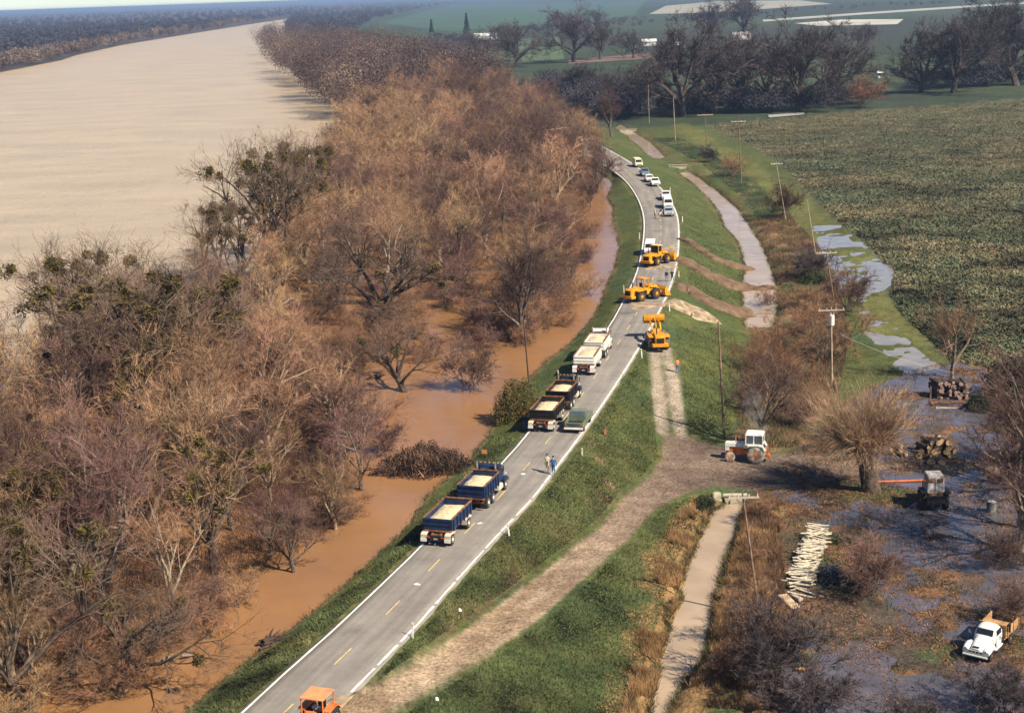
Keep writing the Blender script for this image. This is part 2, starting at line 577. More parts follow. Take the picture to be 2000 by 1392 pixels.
mixc(st_, C(.50, .375, .25), .8)
mixc(inr * sm(gpx, 980, 1230), C(.235, .165, .118), .75)
mixc(inr * sm(gpx, 1180, 1330), wetd, .6)
mixc(inr * sm(gpx, 1250, 1400) * sm(nA, .4, .6), mud, .75)
up = [(p[0] - 4, p[1] - 8) for p in RAMP_U[2:8]] + [(p[0] - 46, p[1] - 22) for p in RAMP_U[7:2:-1]]
mixc(inside(up, jx, jy) * sm(nB, .42, .6), C(.13, .085, .05), .8)
mixc(band([(1156, 884), (1180, 915), (1213, 952)], .55, -1.5, .5), C(.34, .215, .14), .85)
TL = [(p[0] + 10, p[1]) for p in TRK_L]
TR = [(p[0] - 10, p[1]) for p in TRK_R]
for P in (TL, TR):
    Q = line([(p[0], p[1], q[2]) for p, q in zip(P, TRK_L)])
    m = np.zeros(GX.shape)
    near = (gpx > 1200) & (gpx < 1420) & (gpy > 620) & (gpy < 900)
    Qs = resample(Q, .5)
    pts = np.stack([GX[near], GY[near]], -1)
    d = np.sqrt(((pts[:, None, :] - Qs[None, :, :2]) ** 2).sum(-1).min(1)) + (nB[near] - .5) * .5
    m[near] = np.clip((.82 - d) / .3, 0, 1)
    mixc(m, C(.36, .285, .21))
# dry verge along the left edge of the road
near = (GY < 560) & (GX < 90) & (GX > -40)
pts = np.stack([GX[near], GY[near]], -1)
for E, w, amt in ((RL, .75, .75), (RR, .55, .5)):
    Es = E[::2]
    d = np.full(len(pts), 1e9)
    for k in range(len(Es)):
        d = np.minimum(d, (pts[:, 0] - Es[k, 0]) ** 2 + (pts[:, 1] - Es[k, 1]) ** 2)
    m = np.zeros(GX.shape)
    m[near] = np.clip((w - np.sqrt(d) + (nB[near] - .5) * 1.2) / .4, 0, 1)
    mixc(m, C(.27, .20, .095), amt)
# muddy rim where the flood laps the grass
rim = (GX < np.interp(GY, RC[:, 1], RC[:, 0])) & (gpx < 1215) & (GZ < ZW + .14) & (GZ > ZW - .5)
mixc(rim, C(.24, .16, .085), .7)

nr, nc = GX.shape
for _ in range(2):
    q_ = np.pad(col, ((1, 1), (1, 1), (0, 0)), mode='edge')
    col = col * .4 + (q_[:-2, 1:-1] + q_[2:, 1:-1] + q_[1:-1, :-2] + q_[1:-1, 2:]) * .15
idx = np.arange(nr * nc).reshape(nr, nc)
quads = np.stack([idx[:-1, :-1], idx[:-1, 1:], idx[1:, 1:], idx[1:, :-1]], -1).reshape(-1, 4)
zq = GZ.ravel()[quads].max(1)
xq = gpx.ravel()[quads].max(1)
keep = ~((zq < ZW - .9) & (xq < 1000) & (GY.ravel()[quads].max(1) < 630) & (GX.ravel()[quads].max(1) < SHW[:, 0].max()) & (gpy.ravel()[quads].min(1) > 300) & (xq < np.interp(gpy.ravel()[quads].max(1), [300, 600, 900, 1400], [1100, 1150, 880, 380])))
quads = quads[keep]
ground = mesh_obj('ground', np.stack([GX, GY, GZ], -1).reshape(-1, 3), quads, None, None, True)
tag(ground, kind='structure')
ca = ground.data.color_attributes.new('soil', 'FLOAT_COLOR', 'POINT')
ca.data.foreach_set('color', np.concatenate([np.clip(col, 0, 1).reshape(-1, 3), (inc * (.25 + .75 * sm(nC + (420 - gpy) / 900, .30, .62)) * (band(TRACKP, 5.0) < .1)).reshape(-1, 1)], 1).astype(np.float32).ravel())

def ground_material():
    m = bpy.data.materials.new('ground_cover')
    m.use_nodes = True
    nt = m.node_tree
    N, L = nt.nodes, nt.links
    b = N['Principled BSDF']
    b.inputs['Roughness'].default_value = .9
    b.inputs['Specular IOR Level'].default_value = .15
    at_ = N.new('ShaderNodeAttribute')
    at_.attribute_name = 'soil'
    tc = N.new('ShaderNodeTexCoord')
    res = at_.outputs['Color']
    cz = N.new('ShaderNodeTexNoise')
    cz.inputs['Scale'].default_value = .8
    cz.inputs['Detail'].default_value = 7
    cz.inputs['Roughness'].default_value = .72
    L.new(tc.outputs['Object'], cz.inputs['Vector'])
    cm = N.new('ShaderNodeMapRange')
    cm.inputs['From Min'].default_value = .42
    cm.inputs['From Max'].default_value = .64
    L.new(cz.outputs['Fac'], cm.inputs['Value'])
    cmul = N.new('ShaderNodeMath')
    cmul.operation = 'MULTIPLY'
    L.new(cm.outputs[0], cmul.inputs[0])
    L.new(at_.outputs['Alpha'], cmul.inputs[1])
    cmix = N.new('ShaderNodeMix')
    cmix.data_type = 'RGBA'
    cmix.inputs['B'].default_value = (.17, .125, .065, 1)
    L.new(res, cmix.inputs['A'])
    L.new(cmul.outputs[0], cmix.inputs['Factor'])
    res = cmix.outputs['Result']
    hs = []
    for sc_, lo, hi, dt in ((.55, .62, 1.40, 6), (3.2, .55, 1.45, 4), (.05, .80, 1.22, 3)):
        nz = N.new('ShaderNodeTexNoise')
        nz.inputs['Scale'].default_value = sc_
        nz.inputs['Detail'].default_value = dt
        nz.inputs['Roughness'].default_value = .65
        L.new(tc.outputs['Object'], nz.inputs['Vector'])
        mr = N.new('ShaderNodeMapRange')
        mr.inputs['From Min'].default_value = .28
        mr.inputs['From Max'].default_value = .72
        mr.inputs['To Min'].default_value = lo
        mr.inputs['To Max'].default_value = hi
        L.new(nz.outputs['Fac'], mr.inputs['Value'])
        vm = N.new('ShaderNodeVectorMath')
        vm.operation = 'SCALE'
        L.new(res, vm.inputs[0])
        L.new(mr.outputs[0], vm.inputs['Scale'])
        res = vm.outputs[0]
        hs.append(nz.outputs['Fac'])
    L.new(res, b.inputs['Base Color'])
    ad = N.new('ShaderNodeMath')
    ad.operation = 'ADD'
    L.new(hs[0], ad.inputs[0])
    L.new(hs[1], ad.inputs[1])
    bp = N.new('ShaderNodeBump')
    bp.inputs['Strength'].default_value = .8
    bp.inputs['Distance'].default_value = .35
    L.new(ad.outputs[0], bp.inputs['Height'])
    L.new(bp.outputs[0], b.inputs['Normal'])
    return m
ground.data.materials.append(ground_material())

# ------------------------------------------------------------------ water
def water_material(name, a, b_, rough, wave, dist, sx=1.0, spec=.5, patch=.02):
    m = bpy.data.materials.new(name)
    m.use_nodes = True
    nt = m.node_tree
    N, L = nt.nodes, nt.links
    b = N['Principled BSDF']
    b.inputs['Roughness'].default_value = rough
    b.inputs['Specular IOR Level'].default_value = spec
    b.inputs['IOR'].default_value = 1.33
    tc = N.new('ShaderNodeTexCoord')
    mp = N.new('ShaderNodeMapping')
    mp.inputs['Scale'].default_value = (1, sx, 1)
    L.new(tc.outputs['Object'], mp.inputs['Vector'])
    nz = N.new('ShaderNodeTexNoise')
    nz.inputs['Scale'].default_value = patch
    nz.inputs['Detail'].default_value = 6
    L.new(mp.outputs[0], nz.inputs['Vector'])
    mr = N.new('ShaderNodeMapRange')
    mr.inputs['From Min'].default_value = .35
    mr.inputs['From Max'].default_value = .65
    L.new(nz.outputs['Fac'], mr.inputs['Value'])
    mx = N.new('ShaderNodeMix')
    mx.data_type = 'RGBA'
    mx.inputs['A'].default_value = (*a, 1)
    mx.inputs['B'].default_value = (*b_, 1)
    L.new(mr.outputs[0], mx.inputs['Factor'])
    L.new(mx.outputs['Result'], b.inputs['Base Color'])
    wv = N.new('ShaderNodeTexNoise')
    wv.inputs['Scale'].default_value = wave
    wv.inputs['Detail'].default_value = 3
    L.new(mp.outputs[0], wv.inputs['Vector'])
    bp = N.new('ShaderNodeBump')
    bp.inputs['Strength'].default_value = .5
    bp.inputs['Distance'].default_value = dist
    L.new(wv.outputs['Fac'], bp.inputs['Height'])
    L.new(bp.outputs[0], b.inputs['Normal'])
    return m

def sheet(name, pts, z, m, kind='structure'):
    v = [(p[0], p[1], z) for p in pts]
    o = mesh_obj(name, v, [tuple(range(len(v)))], m)
    return tag(o, kind=kind)

DITCH = water_material('ditch_water', (.47, .345, .225), (.37, .27, .18), .09, 1.0, .03, 1.0, .5, .3)
PUD = water_material('puddle_water', (.120, .110, .132), (.085, .075, .085), .06, 1.5, .006, 1.0, .6, .4)  # lavender base colour stands in for the blue sky's reflection
# river: from the levee to the far bank, one sheet; the flooded wood lies on its near side
FARB = [(-1500, 640), (-600, 330), (-250, 215), (-100, 172), (0, 142), (60, 130), (120, 118), (150, 108), (240, 88), (350, 70), (450, 54), (520, 43), (600, 32), (690, 22)]
farb = line(FARB, ZW)
inner = RC[:, :2][::6]
FLOODP = [(-2500, 1300), (-700, 930), (-200, 800), (0, 735), (150, 680), (300, 625), (420, 580), (520, 540), (590, 430), (640, 315), (668, 243), (760, 215), (900, 190), (1300, 190), (1300, 3000), (-2500, 3000)]
wpoly = [tuple(p[:2]) for p in inner if p[1] < 470] + [tuple(p[:2]) for p in line([(985, 205), (900, 176), (780, 140), (660, 110), (590, 92), (565, 70), (555, 52), (560, 36)], ZW)] + [tuple(p[:2]) for p in farb[:-1][::-1] + np.array([-20.0, 60.0, 0])] + [(-2600, 300), (-400, 30), (-60, 40)]
us2 = np.concatenate([np.linspace(-3400, -1100, 60)[:-1], np.linspace(-1100, 420, 300)])
vv2 = np.concatenate([np.linspace(2600, 1420, 60)[:-1], np.linspace(1420, 60, 330), np.geomspace(60, 12, 30)[1:]])
Y2 = 44.3 * F / vv2
WX = us2[None, :] / F * Y2[:, None] / math.cos(PITCH)
WY = np.repeat(Y2[:, None], len(us2), 1)
wpx, wpy = project(np.stack([WX, WY, np.full(WX.shape, ZW)], -1))
silt = inside(FLOODP, wpx + 30 * (fbm(WX, WY, 12, 3) - .5), wpy).astype(float)
for _ in range(10):
    q_ = np.pad(silt, 1, mode='edge')
    silt = (q_[:-2, 1:-1] + q_[2:, 1:-1] + q_[1:-1, :-2] + q_[1:-1, 2:] + q_[1:-1, 1:-1]) / 5
wi = np.arange(WX.size).reshape(WX.shape)
wq = np.stack([wi[:-1, :-1], wi[:-1, 1:], wi[1:, 1:], wi[1:, :-1]], -1).reshape(-1, 4)
cx_, cy_ = WX.ravel()[wq].mean(1), WY.ravel()[wq].mean(1)
wq = wq[inside(wpoly, cx_, cy_)]
river = tag(mesh_obj('river', np.stack([WX, WY, np.full(WX.shape, ZW)], -1).reshape(-1, 3), wq, None, None, True), kind='structure')
sa = river.data.attributes.new('silt', 'FLOAT', 'POINT')
sa.data.foreach_set('value', silt.astype(np.float32).ravel())

def river_material():
    m = bpy.data.materials.new('muddy_river_water')
    m.use_nodes = True
    nt = m.node_tree
    N, L = nt.nodes, nt.links
    b = N['Principled BSDF']
    b.inputs['IOR'].default_value = 1.33
    b.inputs['Specular IOR Level'].default_value = .35
    tc = N.new('ShaderNodeTexCoord')
    at_ = N.new('ShaderNodeAttribute')
    at_.attribute_name = 'silt'
    def noise(sc_, det, sy):
        mp = N.new('ShaderNodeMapping')
        mp.inputs['Scale'].default_value = (1, sy, 1)
        mp.inputs['Rotation'].default_value = (0, 0, .25)
        L.new(tc.outputs['Object'], mp.inputs['Vector'])
        nz = N.new('ShaderNodeTexNoise')
        nz.inputs['Scale'].default_value = sc_
        nz.inputs['Detail'].default_value = det
        nz.inputs['Roughness'].default_value = .72
        L.new(mp.outputs[0], nz.inputs['Vector'])
        return nz.outputs['Fac']
    def mixn(a, b_, fac):
        mx = N.new('ShaderNodeMix')
        mx.data_type = 'RGBA'
        for k, v in (('A', a), ('B', b_)):
            if isinstance(v, tuple):
                mx.inputs[k].default_value = (*v, 1)
            else:
                L.new(v, mx.inputs[k])
        L.new(fac, mx.inputs['Factor'])
        return mx.outputs['Result']
    def rng(v, a, c, lo=0, hi=1):
        mr = N.new('ShaderNodeMapRange')
        mr.inputs['From Min'].default_value = a
        mr.inputs['From Max'].default_value = c
        mr.inputs['To Min'].default_value = lo
        mr.inputs['To Max'].default_value = hi
        L.new(v, mr.inputs['Value'])
        return mr.outputs[0]
    rc = mixn((.60, .45, .28), (.44, .33, .21), rng(noise(.022, 12, 2.2), .34, .66))
    fc = mixn((.33, .165, .070), (.255, .130, .060), rng(noise(.07, 6, 1.0), .35, .65))
    L.new(mixn(rc, fc, at_.outputs['Fac']), b.inputs['Base Color'])
    L.new(rng(at_.outputs['Fac'], 0, 1, .30, .10), b.inputs['Roughness'])
    h1 = noise(.28, 8, 2.0)
    bp = N.new('ShaderNodeBump')
    bp.inputs['Strength'].default_value = .6
    L.new(rng(at_.outputs['Fac'], 0, 1, 2.4, .05), bp.inputs['Distance'])
    L.new(h1, bp.inputs['Height'])
    L.new(bp.outputs[0], b.inputs['Normal'])
    return m
river.data.materials.append(river_material())
fb = [(p[0], p[1]) for p in farb] + [(-2500, 42000), (-30000, 42000), (-30000, 1500), (-2200, 300)]
fbm_ = mat('far_bank_soil', (.085, .068, .058), .95, var=.3, scale=.01)
sheet('far_bank', fb, ZW + .35, fbm_)

def strip_water(name, A, B, z, m, grow=.35):
    a = line(A, z)
    b = line(B, z)
    n = 40
    def even(P):
        s = np.linspace(0, 1, len(P))
        t = np.linspace(0, 1, n)
        return np.stack([np.interp(t, s, P[:, k]) for k in range(3)], 1)
    a, b = even(a), even(b)
    d = (b - a)
    d /= np.linalg.norm(d, axis=1)[:, None]
    a, b = a - d * grow, b + d * grow
    v = np.concatenate([a, b])
    f = np.array([(i, i + 1, n + i + 1, n + i) for i in range(n - 1)])
    return tag(mesh_obj(name, v, f, m), kind='structure')
strip_water('ditch_water', DL, DR, ZD + .06, DITCH)
strip_water('ditch_water', UL[:10], UR[:10], ZD + .06, DITCH)
strip_water('ditch_water', UL[10:], UR[10:], ZD + .06, DITCH)
yw = line([(1480, 1010), (1540, 925), (1640, 800), (1740, 742), (1860, 712), (2300, 660), (2300, 1470), (1520, 1470), (1530, 1200), (1500, 1100)], ZF)
sheet('puddle', yw[:, :2], ZF + .055, PUD)
ww = line([(1585, 425), (1660, 425), (1760, 500), (1760, 570), (1850, 700), (1900, 745), (1760, 735), (1640, 600), (1590, 500)], ZF)
PUD2 = water_material('field_puddle_water', (.30, .27, .24), (.22, .195, .17), .08, 1.5, .006, 1.0, .6, .4)
sheet('puddle', ww[:, :2], ZF - .08, PUD2)

# ------------------------------------------------------------------ road on the levee crown
n = len(RL)
nw = 9
rows = []
for k in range(nw):
    t = k / (nw - 1)
    P = RL * (1 - t) + RR * t
    P = P.copy()
    P[:, 2] = .05 + .06 * (1 - (2 * t - 1) ** 2)
    rows.append(P)
# carriageway runs a little past the edge lines, with a ragged outer edge
dirn = (RR - RL) / np.linalg.norm(RR - RL, axis=1)[:, None]
wob = .14 + .20 * (fbm(RL[:, 0], RL[:, 1], 1.7, 3) - .5)
wob2 = .07 + .22 * (fbm(RR[:, 0], RR[:, 1], 1.3, 3) - .5)
rows[0] = rows[0] - dirn * wob[:, None]
rows[-1] = rows[-1] + dirn * wob2[:, None]
lo = rows[0].copy(); lo[:, 2] = -.12
hi = rows[-1].copy(); hi[:, 2] = -.12
rows = [lo - dirn * .05] + rows + [hi + dirn * .05]
rv_ = np.concatenate(rows)
nw = len(rows)
rf = np.array([(k * n + i, (k + 1) * n + i, (k + 1) * n + i + 1, k * n + i + 1) for k in range(nw - 1) for i in range(n - 1)])

def asphalt():
    m = bpy.data.materials.new('worn_asphalt')
    m.use_nodes = True
    nt = m.node_tree
    N, L = nt.nodes, nt.links
    b = N['Principled BSDF']
    b.inputs['Roughness'].default_value = .85
    b.inputs['Specular IOR Level'].default_value = .2
    tc = N.new('ShaderNodeTexCoord')
    res = None
    base = N.new('ShaderNodeMix')
    base.data_type = 'RGBA'
    base.inputs['A'].default_value = (.215, .192, .168, 1)
    base.inputs['B'].default_value = (.285, .252, .215, 1)
    n1 = N.new('ShaderNodeTexNoise')
    n1.inputs['Scale'].default_value = .35
    n1.inputs['Detail'].default_value = 8
    n1.inputs['Roughness'].default_value = .7
    L.new(tc.outputs['Object'], n1.inputs['Vector'])
    mr = N.new('ShaderNodeMapRange')
    mr.inputs['From Min'].default_value = .35
    mr.inputs['From Max'].default_value = .65
    L.new(n1.outputs['Fac'], mr.inputs['Value'])
    L.new(mr.outputs[0], base.inputs['Factor'])
    pat = N.new('ShaderNodeTexNoise')
    pat.inputs['Scale'].default_value = .16
    pat.inputs['Detail'].default_value = 4
    L.new(tc.outputs['Object'], pat.inputs['Vector'])
    mr2 = N.new('ShaderNodeMapRange')
    mr2.inputs['From Min'].default_value = .63
    mr2.inputs['From Max'].default_value = .75
    mr2.inputs['To Max'].default_value = .65
    L.new(pat.outputs['Fac'], mr2.inputs['Value'])
    mx = N.new('ShaderNodeMix')
    mx.data_type = 'RGBA'
    mx.inputs['B'].default_value = (.085, .078, .075, 1)
    L.new(base.outputs['Result'], mx.inputs['A'])
    L.new(mr2.outputs[0], mx.inputs['Factor'])
    g = N.new('ShaderNodeTexNoise')
    g.inputs['Scale'].default_value = 9
    g.inputs['Detail'].default_value = 3
    L.new(tc.outputs['Object'], g.inputs['Vector'])
    mr3 = N.new('ShaderNodeMapRange')
    mr3.inputs['To Min'].default_value = .72
    mr3.inputs['To Max'].default_value = 1.28
    L.new(g.outputs['Fac'], mr3.inputs['Value'])
    vm = N.new('ShaderNodeVectorMath')
    vm.operation = 'SCALE'
    L.new(mx.outputs['Result'], vm.inputs[0])
    L.new(mr3.outputs[0], vm.inputs['Scale'])
    la = N.new('ShaderNodeAttribute')
    la.attribute_name = 'lane'
    mp = N.new('ShaderNodeMapping')
    mp.inputs['Scale'].default_value = (.06, 1.5, 1)
    L.new(la.outputs['Vector'], mp.inputs['Vector'])
    sn = N.new('ShaderNodeTexNoise')
    sn.inputs['Scale'].default_value = 1.0
    sn.inputs['Detail'].default_value = 5
    L.new(mp.outputs[0], sn.inputs['Vector'])
    mr4 = N.new('ShaderNodeMapRange')
    mr4.inputs['From Min'].default_value = .3
    mr4.inputs['From Max'].default_value = .7
    mr4.inputs['To Min'].default_value = .80
    mr4.inputs['To Max'].default_value = 1.18
    L.new(sn.outputs['Fac'], mr4.inputs['Value'])
    vm2 = N.new('ShaderNodeVectorMath')
    vm2.operation = 'SCALE'
    L.new(vm.outputs[0], vm2.inputs[0])
    L.new(mr4.outputs[0], vm2.inputs['Scale'])
    L.new(vm2.outputs[0], b.inputs['Base Color'])
    return m
road = mesh_obj('road', rv_, rf, asphalt(), None, True)
seg_ = np.concatenate([[0], np.cumsum(np.linalg.norm(np.diff(RC[:, :2], axis=0), axis=1))])
ln_ = road.data.attributes.new('lane', 'FLOAT_VECTOR', 'POINT')
ln_.data.foreach_set('vector', np.array([(seg_[i], k * .7, 0.0) for k in range(nw) for i in range(n)], np.float32).ravel())
tag(road, kind='structure')
WHITE_PAINT = mat('white_road_paint', (.80, .76, .66), .7, var=.10, scale=3)
YELLOW_PAINT = mat('yellow_road_paint', (.72, .52, .20), .7, var=.16, scale=4)

SC_ = np.concatenate([[0], np.cumsum(np.linalg.norm(np.diff(RC[:, :2], axis=0), axis=1))])
def road_at(s, t):
    """a point on the road: s metres along, t from 0 (left line) to 1 (right line)"""
    a = np.array([np.interp(s, SC_, RL[:, k]) for k in range(3)])
    b = np.array([np.interp(s, SC_, RR[:, k]) for k in range(3)])
    p = a * (1 - t) + b * t
    p[2] = .05 + .06 * (1 - (2 * t - 1) ** 2)
    return p
def road_s(px, py):
    p = at(px, py, .05)
    return float(SC_[np.argmin(((RC[:, :2] - p[:2]) ** 2).sum(1))])
def road_t(px, py):
    p = at(px, py, .05)
    s = road_s(px, py)
    a, b = road_at(s, 0)[:2], road_at(s, 1)[:2]
    d = b - a
    return float(np.dot(p[:2] - a, d) / np.dot(d, d))
def road_dir(s):
    d = road_at(s + 2, .5) - road_at(s - 2, .5)
    return math.atan2(d[1], d[0])
def paint(name, s0, s1, t0, t1, m, rag=0.0, step=1.0):
    k = max(2, int((s1 - s0) / step) + 1)
    ss = np.linspace(s0, s1, k)
    A = np.array([road_at(s, t0 + rag * (R.random() - .5)) for s in ss])
    B = np.array([road_at(s, t1 + rag * (R.random() - .5)) for s in ss])
    A[:, 2] += .012
    B[:, 2] += .012
    return mesh_obj(name, np.concatenate([A, B]), np.array([(i, i + 1, k + i + 1, k + i) for i in range(k - 1)]), m, road)
ED = SC_[-1] - 30
paint('edge_line', 1, ED, .005, .036, WHITE_PAINT, .006)
# right edge line is broken and half buried
s = 1.0
while s < ED:
    y = project(road_at(s, 1))[1]
    if y > 940 and R.random() < .93:
        ln = R.uniform(2.2, 7)
        gap = R.uniform(.25, .8)
    else:
        ln = R.uniform(8, 20)
        gap = R.uniform(.1, .6)
    paint('edge_line', s, min(s + ln, ED), .966, .998, WHITE_PAINT, .012, .6)
    s += ln + gap
s = road_s(705, 1245) - 30.0
while s < ED:
    if s > 2:
        paint('lane_dash', s, s + 2.6, .476, .494, YELLOW_PAINT, .004, .7)
    s += 8.4
for px, py in ((812, 1147), (935, 1025), (1020, 928), (1096, 800)):
    s = road_s(px, py)
    t = road_t(px, py)
    mb = MB()
    c = road_at(s, t)
    a = road_dir(s)
    k = 9
    ring = [(c[0] + math.cos(a + 2 * math.pi * i / k) * R.uniform(.12, .38), c[1] + math.sin(a + 2 * math.pi * i / k) * R.uniform(.12, .38), c[2] + .016) for i in range(k)]
    mesh_obj('paint_splash', ring, [tuple(range(k))], WHITE_PAINT, road)

# ------------------------------------------------------------------ bulldozed cuts and spoil on the levee slope
EARTH = mat('raw_earth', (.215, .135, .078), .95, scale=.8, bump=.9, rgb2=(.075, .045, .030))
EARTH_PALE = mat('dry_spoil', (.40, .29, .18), .95, var=.35, scale=1.2, bump=.9)

def spoil(name, label, pts, w, hgt, m, seed):
    """a lumpy bank of turned earth along a line, thickest in the middle"""
    P = np.array([on_ground(x, y) for x, y in pts])
    P = resample(smooth_line(P, 1), .35)
    nP = len(P)
    T = np.gradient(P[:, :2], axis=0)
    T /= np.linalg.norm(T, axis=1)[:, None]
    Nn = np.stack([T[:, 1], -T[:, 0]], 1)
    K = 15
    V = np.zeros((nP, K, 3))
    for k in range(K):
        u = -1 + 2 * k / (K - 1)
        e = 1 + .5 * (fbm(P[:, 0] + seed, P[:, 1] + u, 2.0, 3) - .5)
        xy = P[:, :2] + Nn * (u * w * e)[:, None]
        prof = (1 - u * u) * (.45 + .9 * abs(u)) * hgt          # two ridges with a rut between them
        tap = np.clip(np.minimum(np.arange(nP), np.arange(nP)[::-1]) / 6, 0, 1)
        z = height(xy[:, 0], xy[:, 1]) - .10 + (prof + .16) * tap + (fbm(xy[:, 0] * 1.0, xy[:, 1] * 1.0 + seed, 1.1, 4, 2) - .5) * .55 * hgt * (1 - u * u) * 1.6
        if k in (0, K - 1):
            z = height(xy[:, 0], xy[:, 1]) - .3
        V[:, k, :2] = xy
        V[:, k, 2] = z
    i = np.arange(nP * K).reshape(nP, K)
    f = np.stack([i[:-1, :-1], i[:-1, 1:], i[1:, 1:], i[1:, :-1]], -1).reshape(-1, 4)
    return tag(mesh_obj(name, V.reshape(-1, 3), f, m, None, True), label, 'earth', 'earth pushed down the levee slope')
spoil('spoil_bank', 'narrow dark furrow of earth down the slope, highest of the four', [(1322, 465), (1339, 470), (1374, 494), (1406, 511), (1439, 521), (1492, 526)], 1.6, .75, EARTH, 1)
spoil('spoil_bank', 'broad brown furrow of earth running down beside the upper yellow loader', [(1322, 505), (1340, 512), (1363, 526), (1395, 546), (1428, 556), (1471, 565), (1514, 568)], 2.6, .95, EARTH, 2)
spoil('spoil_bank', 'long dark furrow of earth in front of the lower yellow loader bucket', [(1318, 558), (1352, 570), (1385, 591), (1417, 604), (1449, 613), (1492, 618)], 2.5, .95, EARTH, 3)
spoil('spoil_bank', 'short wide tongue of pale spoil spilling from the road edge', [(1296, 588), (1320, 594), (1342, 604), (1370, 617), (1394, 633)], 3.0, .8, EARTH_PALE, 4)
# loose dirt dragged over the road by the machines
DUST = mat('dragged_dirt', (.40, .29, .185), .95, var=.3, scale=.9, bump=.5)
def road_dirt(label, px, py, ls, lt, seed):
    s0, t0 = road_s(px, py), road_t(px, py)
    k = 28
    ctr = road_at(s0, t0)
    rings = []
    for q, hh in ((1.0, .012), (.8, .05), (.45, .09), (.01, .11)):
        r = []
        for i in range(k):
            a = 2 * math.pi * i / k
            e = q * (1 + .35 * math.sin(3 * a + seed) * q + .3 * (R.random() - .5) * (q > .5))
            tt = min(max(t0 + lt * math.cos(a) * e, -.03), 1.05)
            p = road_at(s0 + ls * math.sin(a) * e, tt)
            r.append((p[0], p[1], p[2] + hh + .03 * R.random() * (q < .9)))
        rings.append(r)
    mb = MB().loft(rings, False)
    o = mesh_obj('road_dirt', mb.v, mb.f, DUST, None, True)
    tag(o, label, 'earth', 'loose earth dragged over the road')
road_dirt('smear of loose tan earth on the road below the lower loader', 1262, 598, 2.6, .42, 1)
road_dirt('smear of loose earth on the road under the upper loader', 1290, 522, 2.2, .40, 2)
road_dirt('fan of pale dirt spilling from the ramp onto the road edge', 668, 1376, 2.2, .16, 5)
road_dirt('heap of loose brown earth on the road above the upper loader', 1308, 484, 2.4, .20, 3)
# ------------------------------------------------------------------ trees
BARK_DARK = mat('bark_dark', (.085, .060, .046), .95, var=.35, scale=3, obj_var=.25)
BARK_PALE = mat('bark_pale', (.34, .26, .18), .9, var=.30, scale=2, obj_var=.2)
BARK_GREY = mat('bark_grey', (.20, .15, .115), .95, var=.35, scale=3, obj_var=.25)
TWIG_TAN = mat('twig_tan', (.41, .238, .130), .9, var=.30, scale=.35, obj_var=.42, hue_var=.012)  # wide per-tree value spread, twig_grey too: some crowns painted as if shadowed
TWIG_GREY = mat('twig_grey', (.158, .088, .068), .9, var=.30, scale=.35, obj_var=.42, hue_var=.015)
TWIG_RED = mat('twig_red', (.32, .175, .095), .9, var=.30, scale=.4, obj_var=.28, hue_var=.012)
TWIG_DARK = mat('twig_dark', (.092, .070, .070), .95, var=.35, scale=.3, obj_var=.3, hue_var=.02)
TWIG_GOLD = mat('twig_gold', (.40, .255, .15), .9, var=.28, scale=.5, obj_var=.15)
MISTLE = mat('mistletoe_leaf', (.105, .078, .018), .8, var=.45, scale=1.2, obj_var=.2)
LEAF_OLIVE = mat('olive_leaf', (.150, .120, .030), .75, var=.5, scale=1.4)
LEAF_DARK = mat('evergreen_leaf', (.030, .048, .022), .8, var=.5, scale=.6, obj_var=.2)
LEAF_GREEN = mat('shrub_leaf', (.060, .075, .028), .8, var=.5, scale=1.0, obj_var=.25)

def perp(d, rn):
    a = Vector((rn.gauss(0, 1), rn.gauss(0, 1), rn.gauss(0, 1)))
    return (a - d * a.dot(d)).normalized()

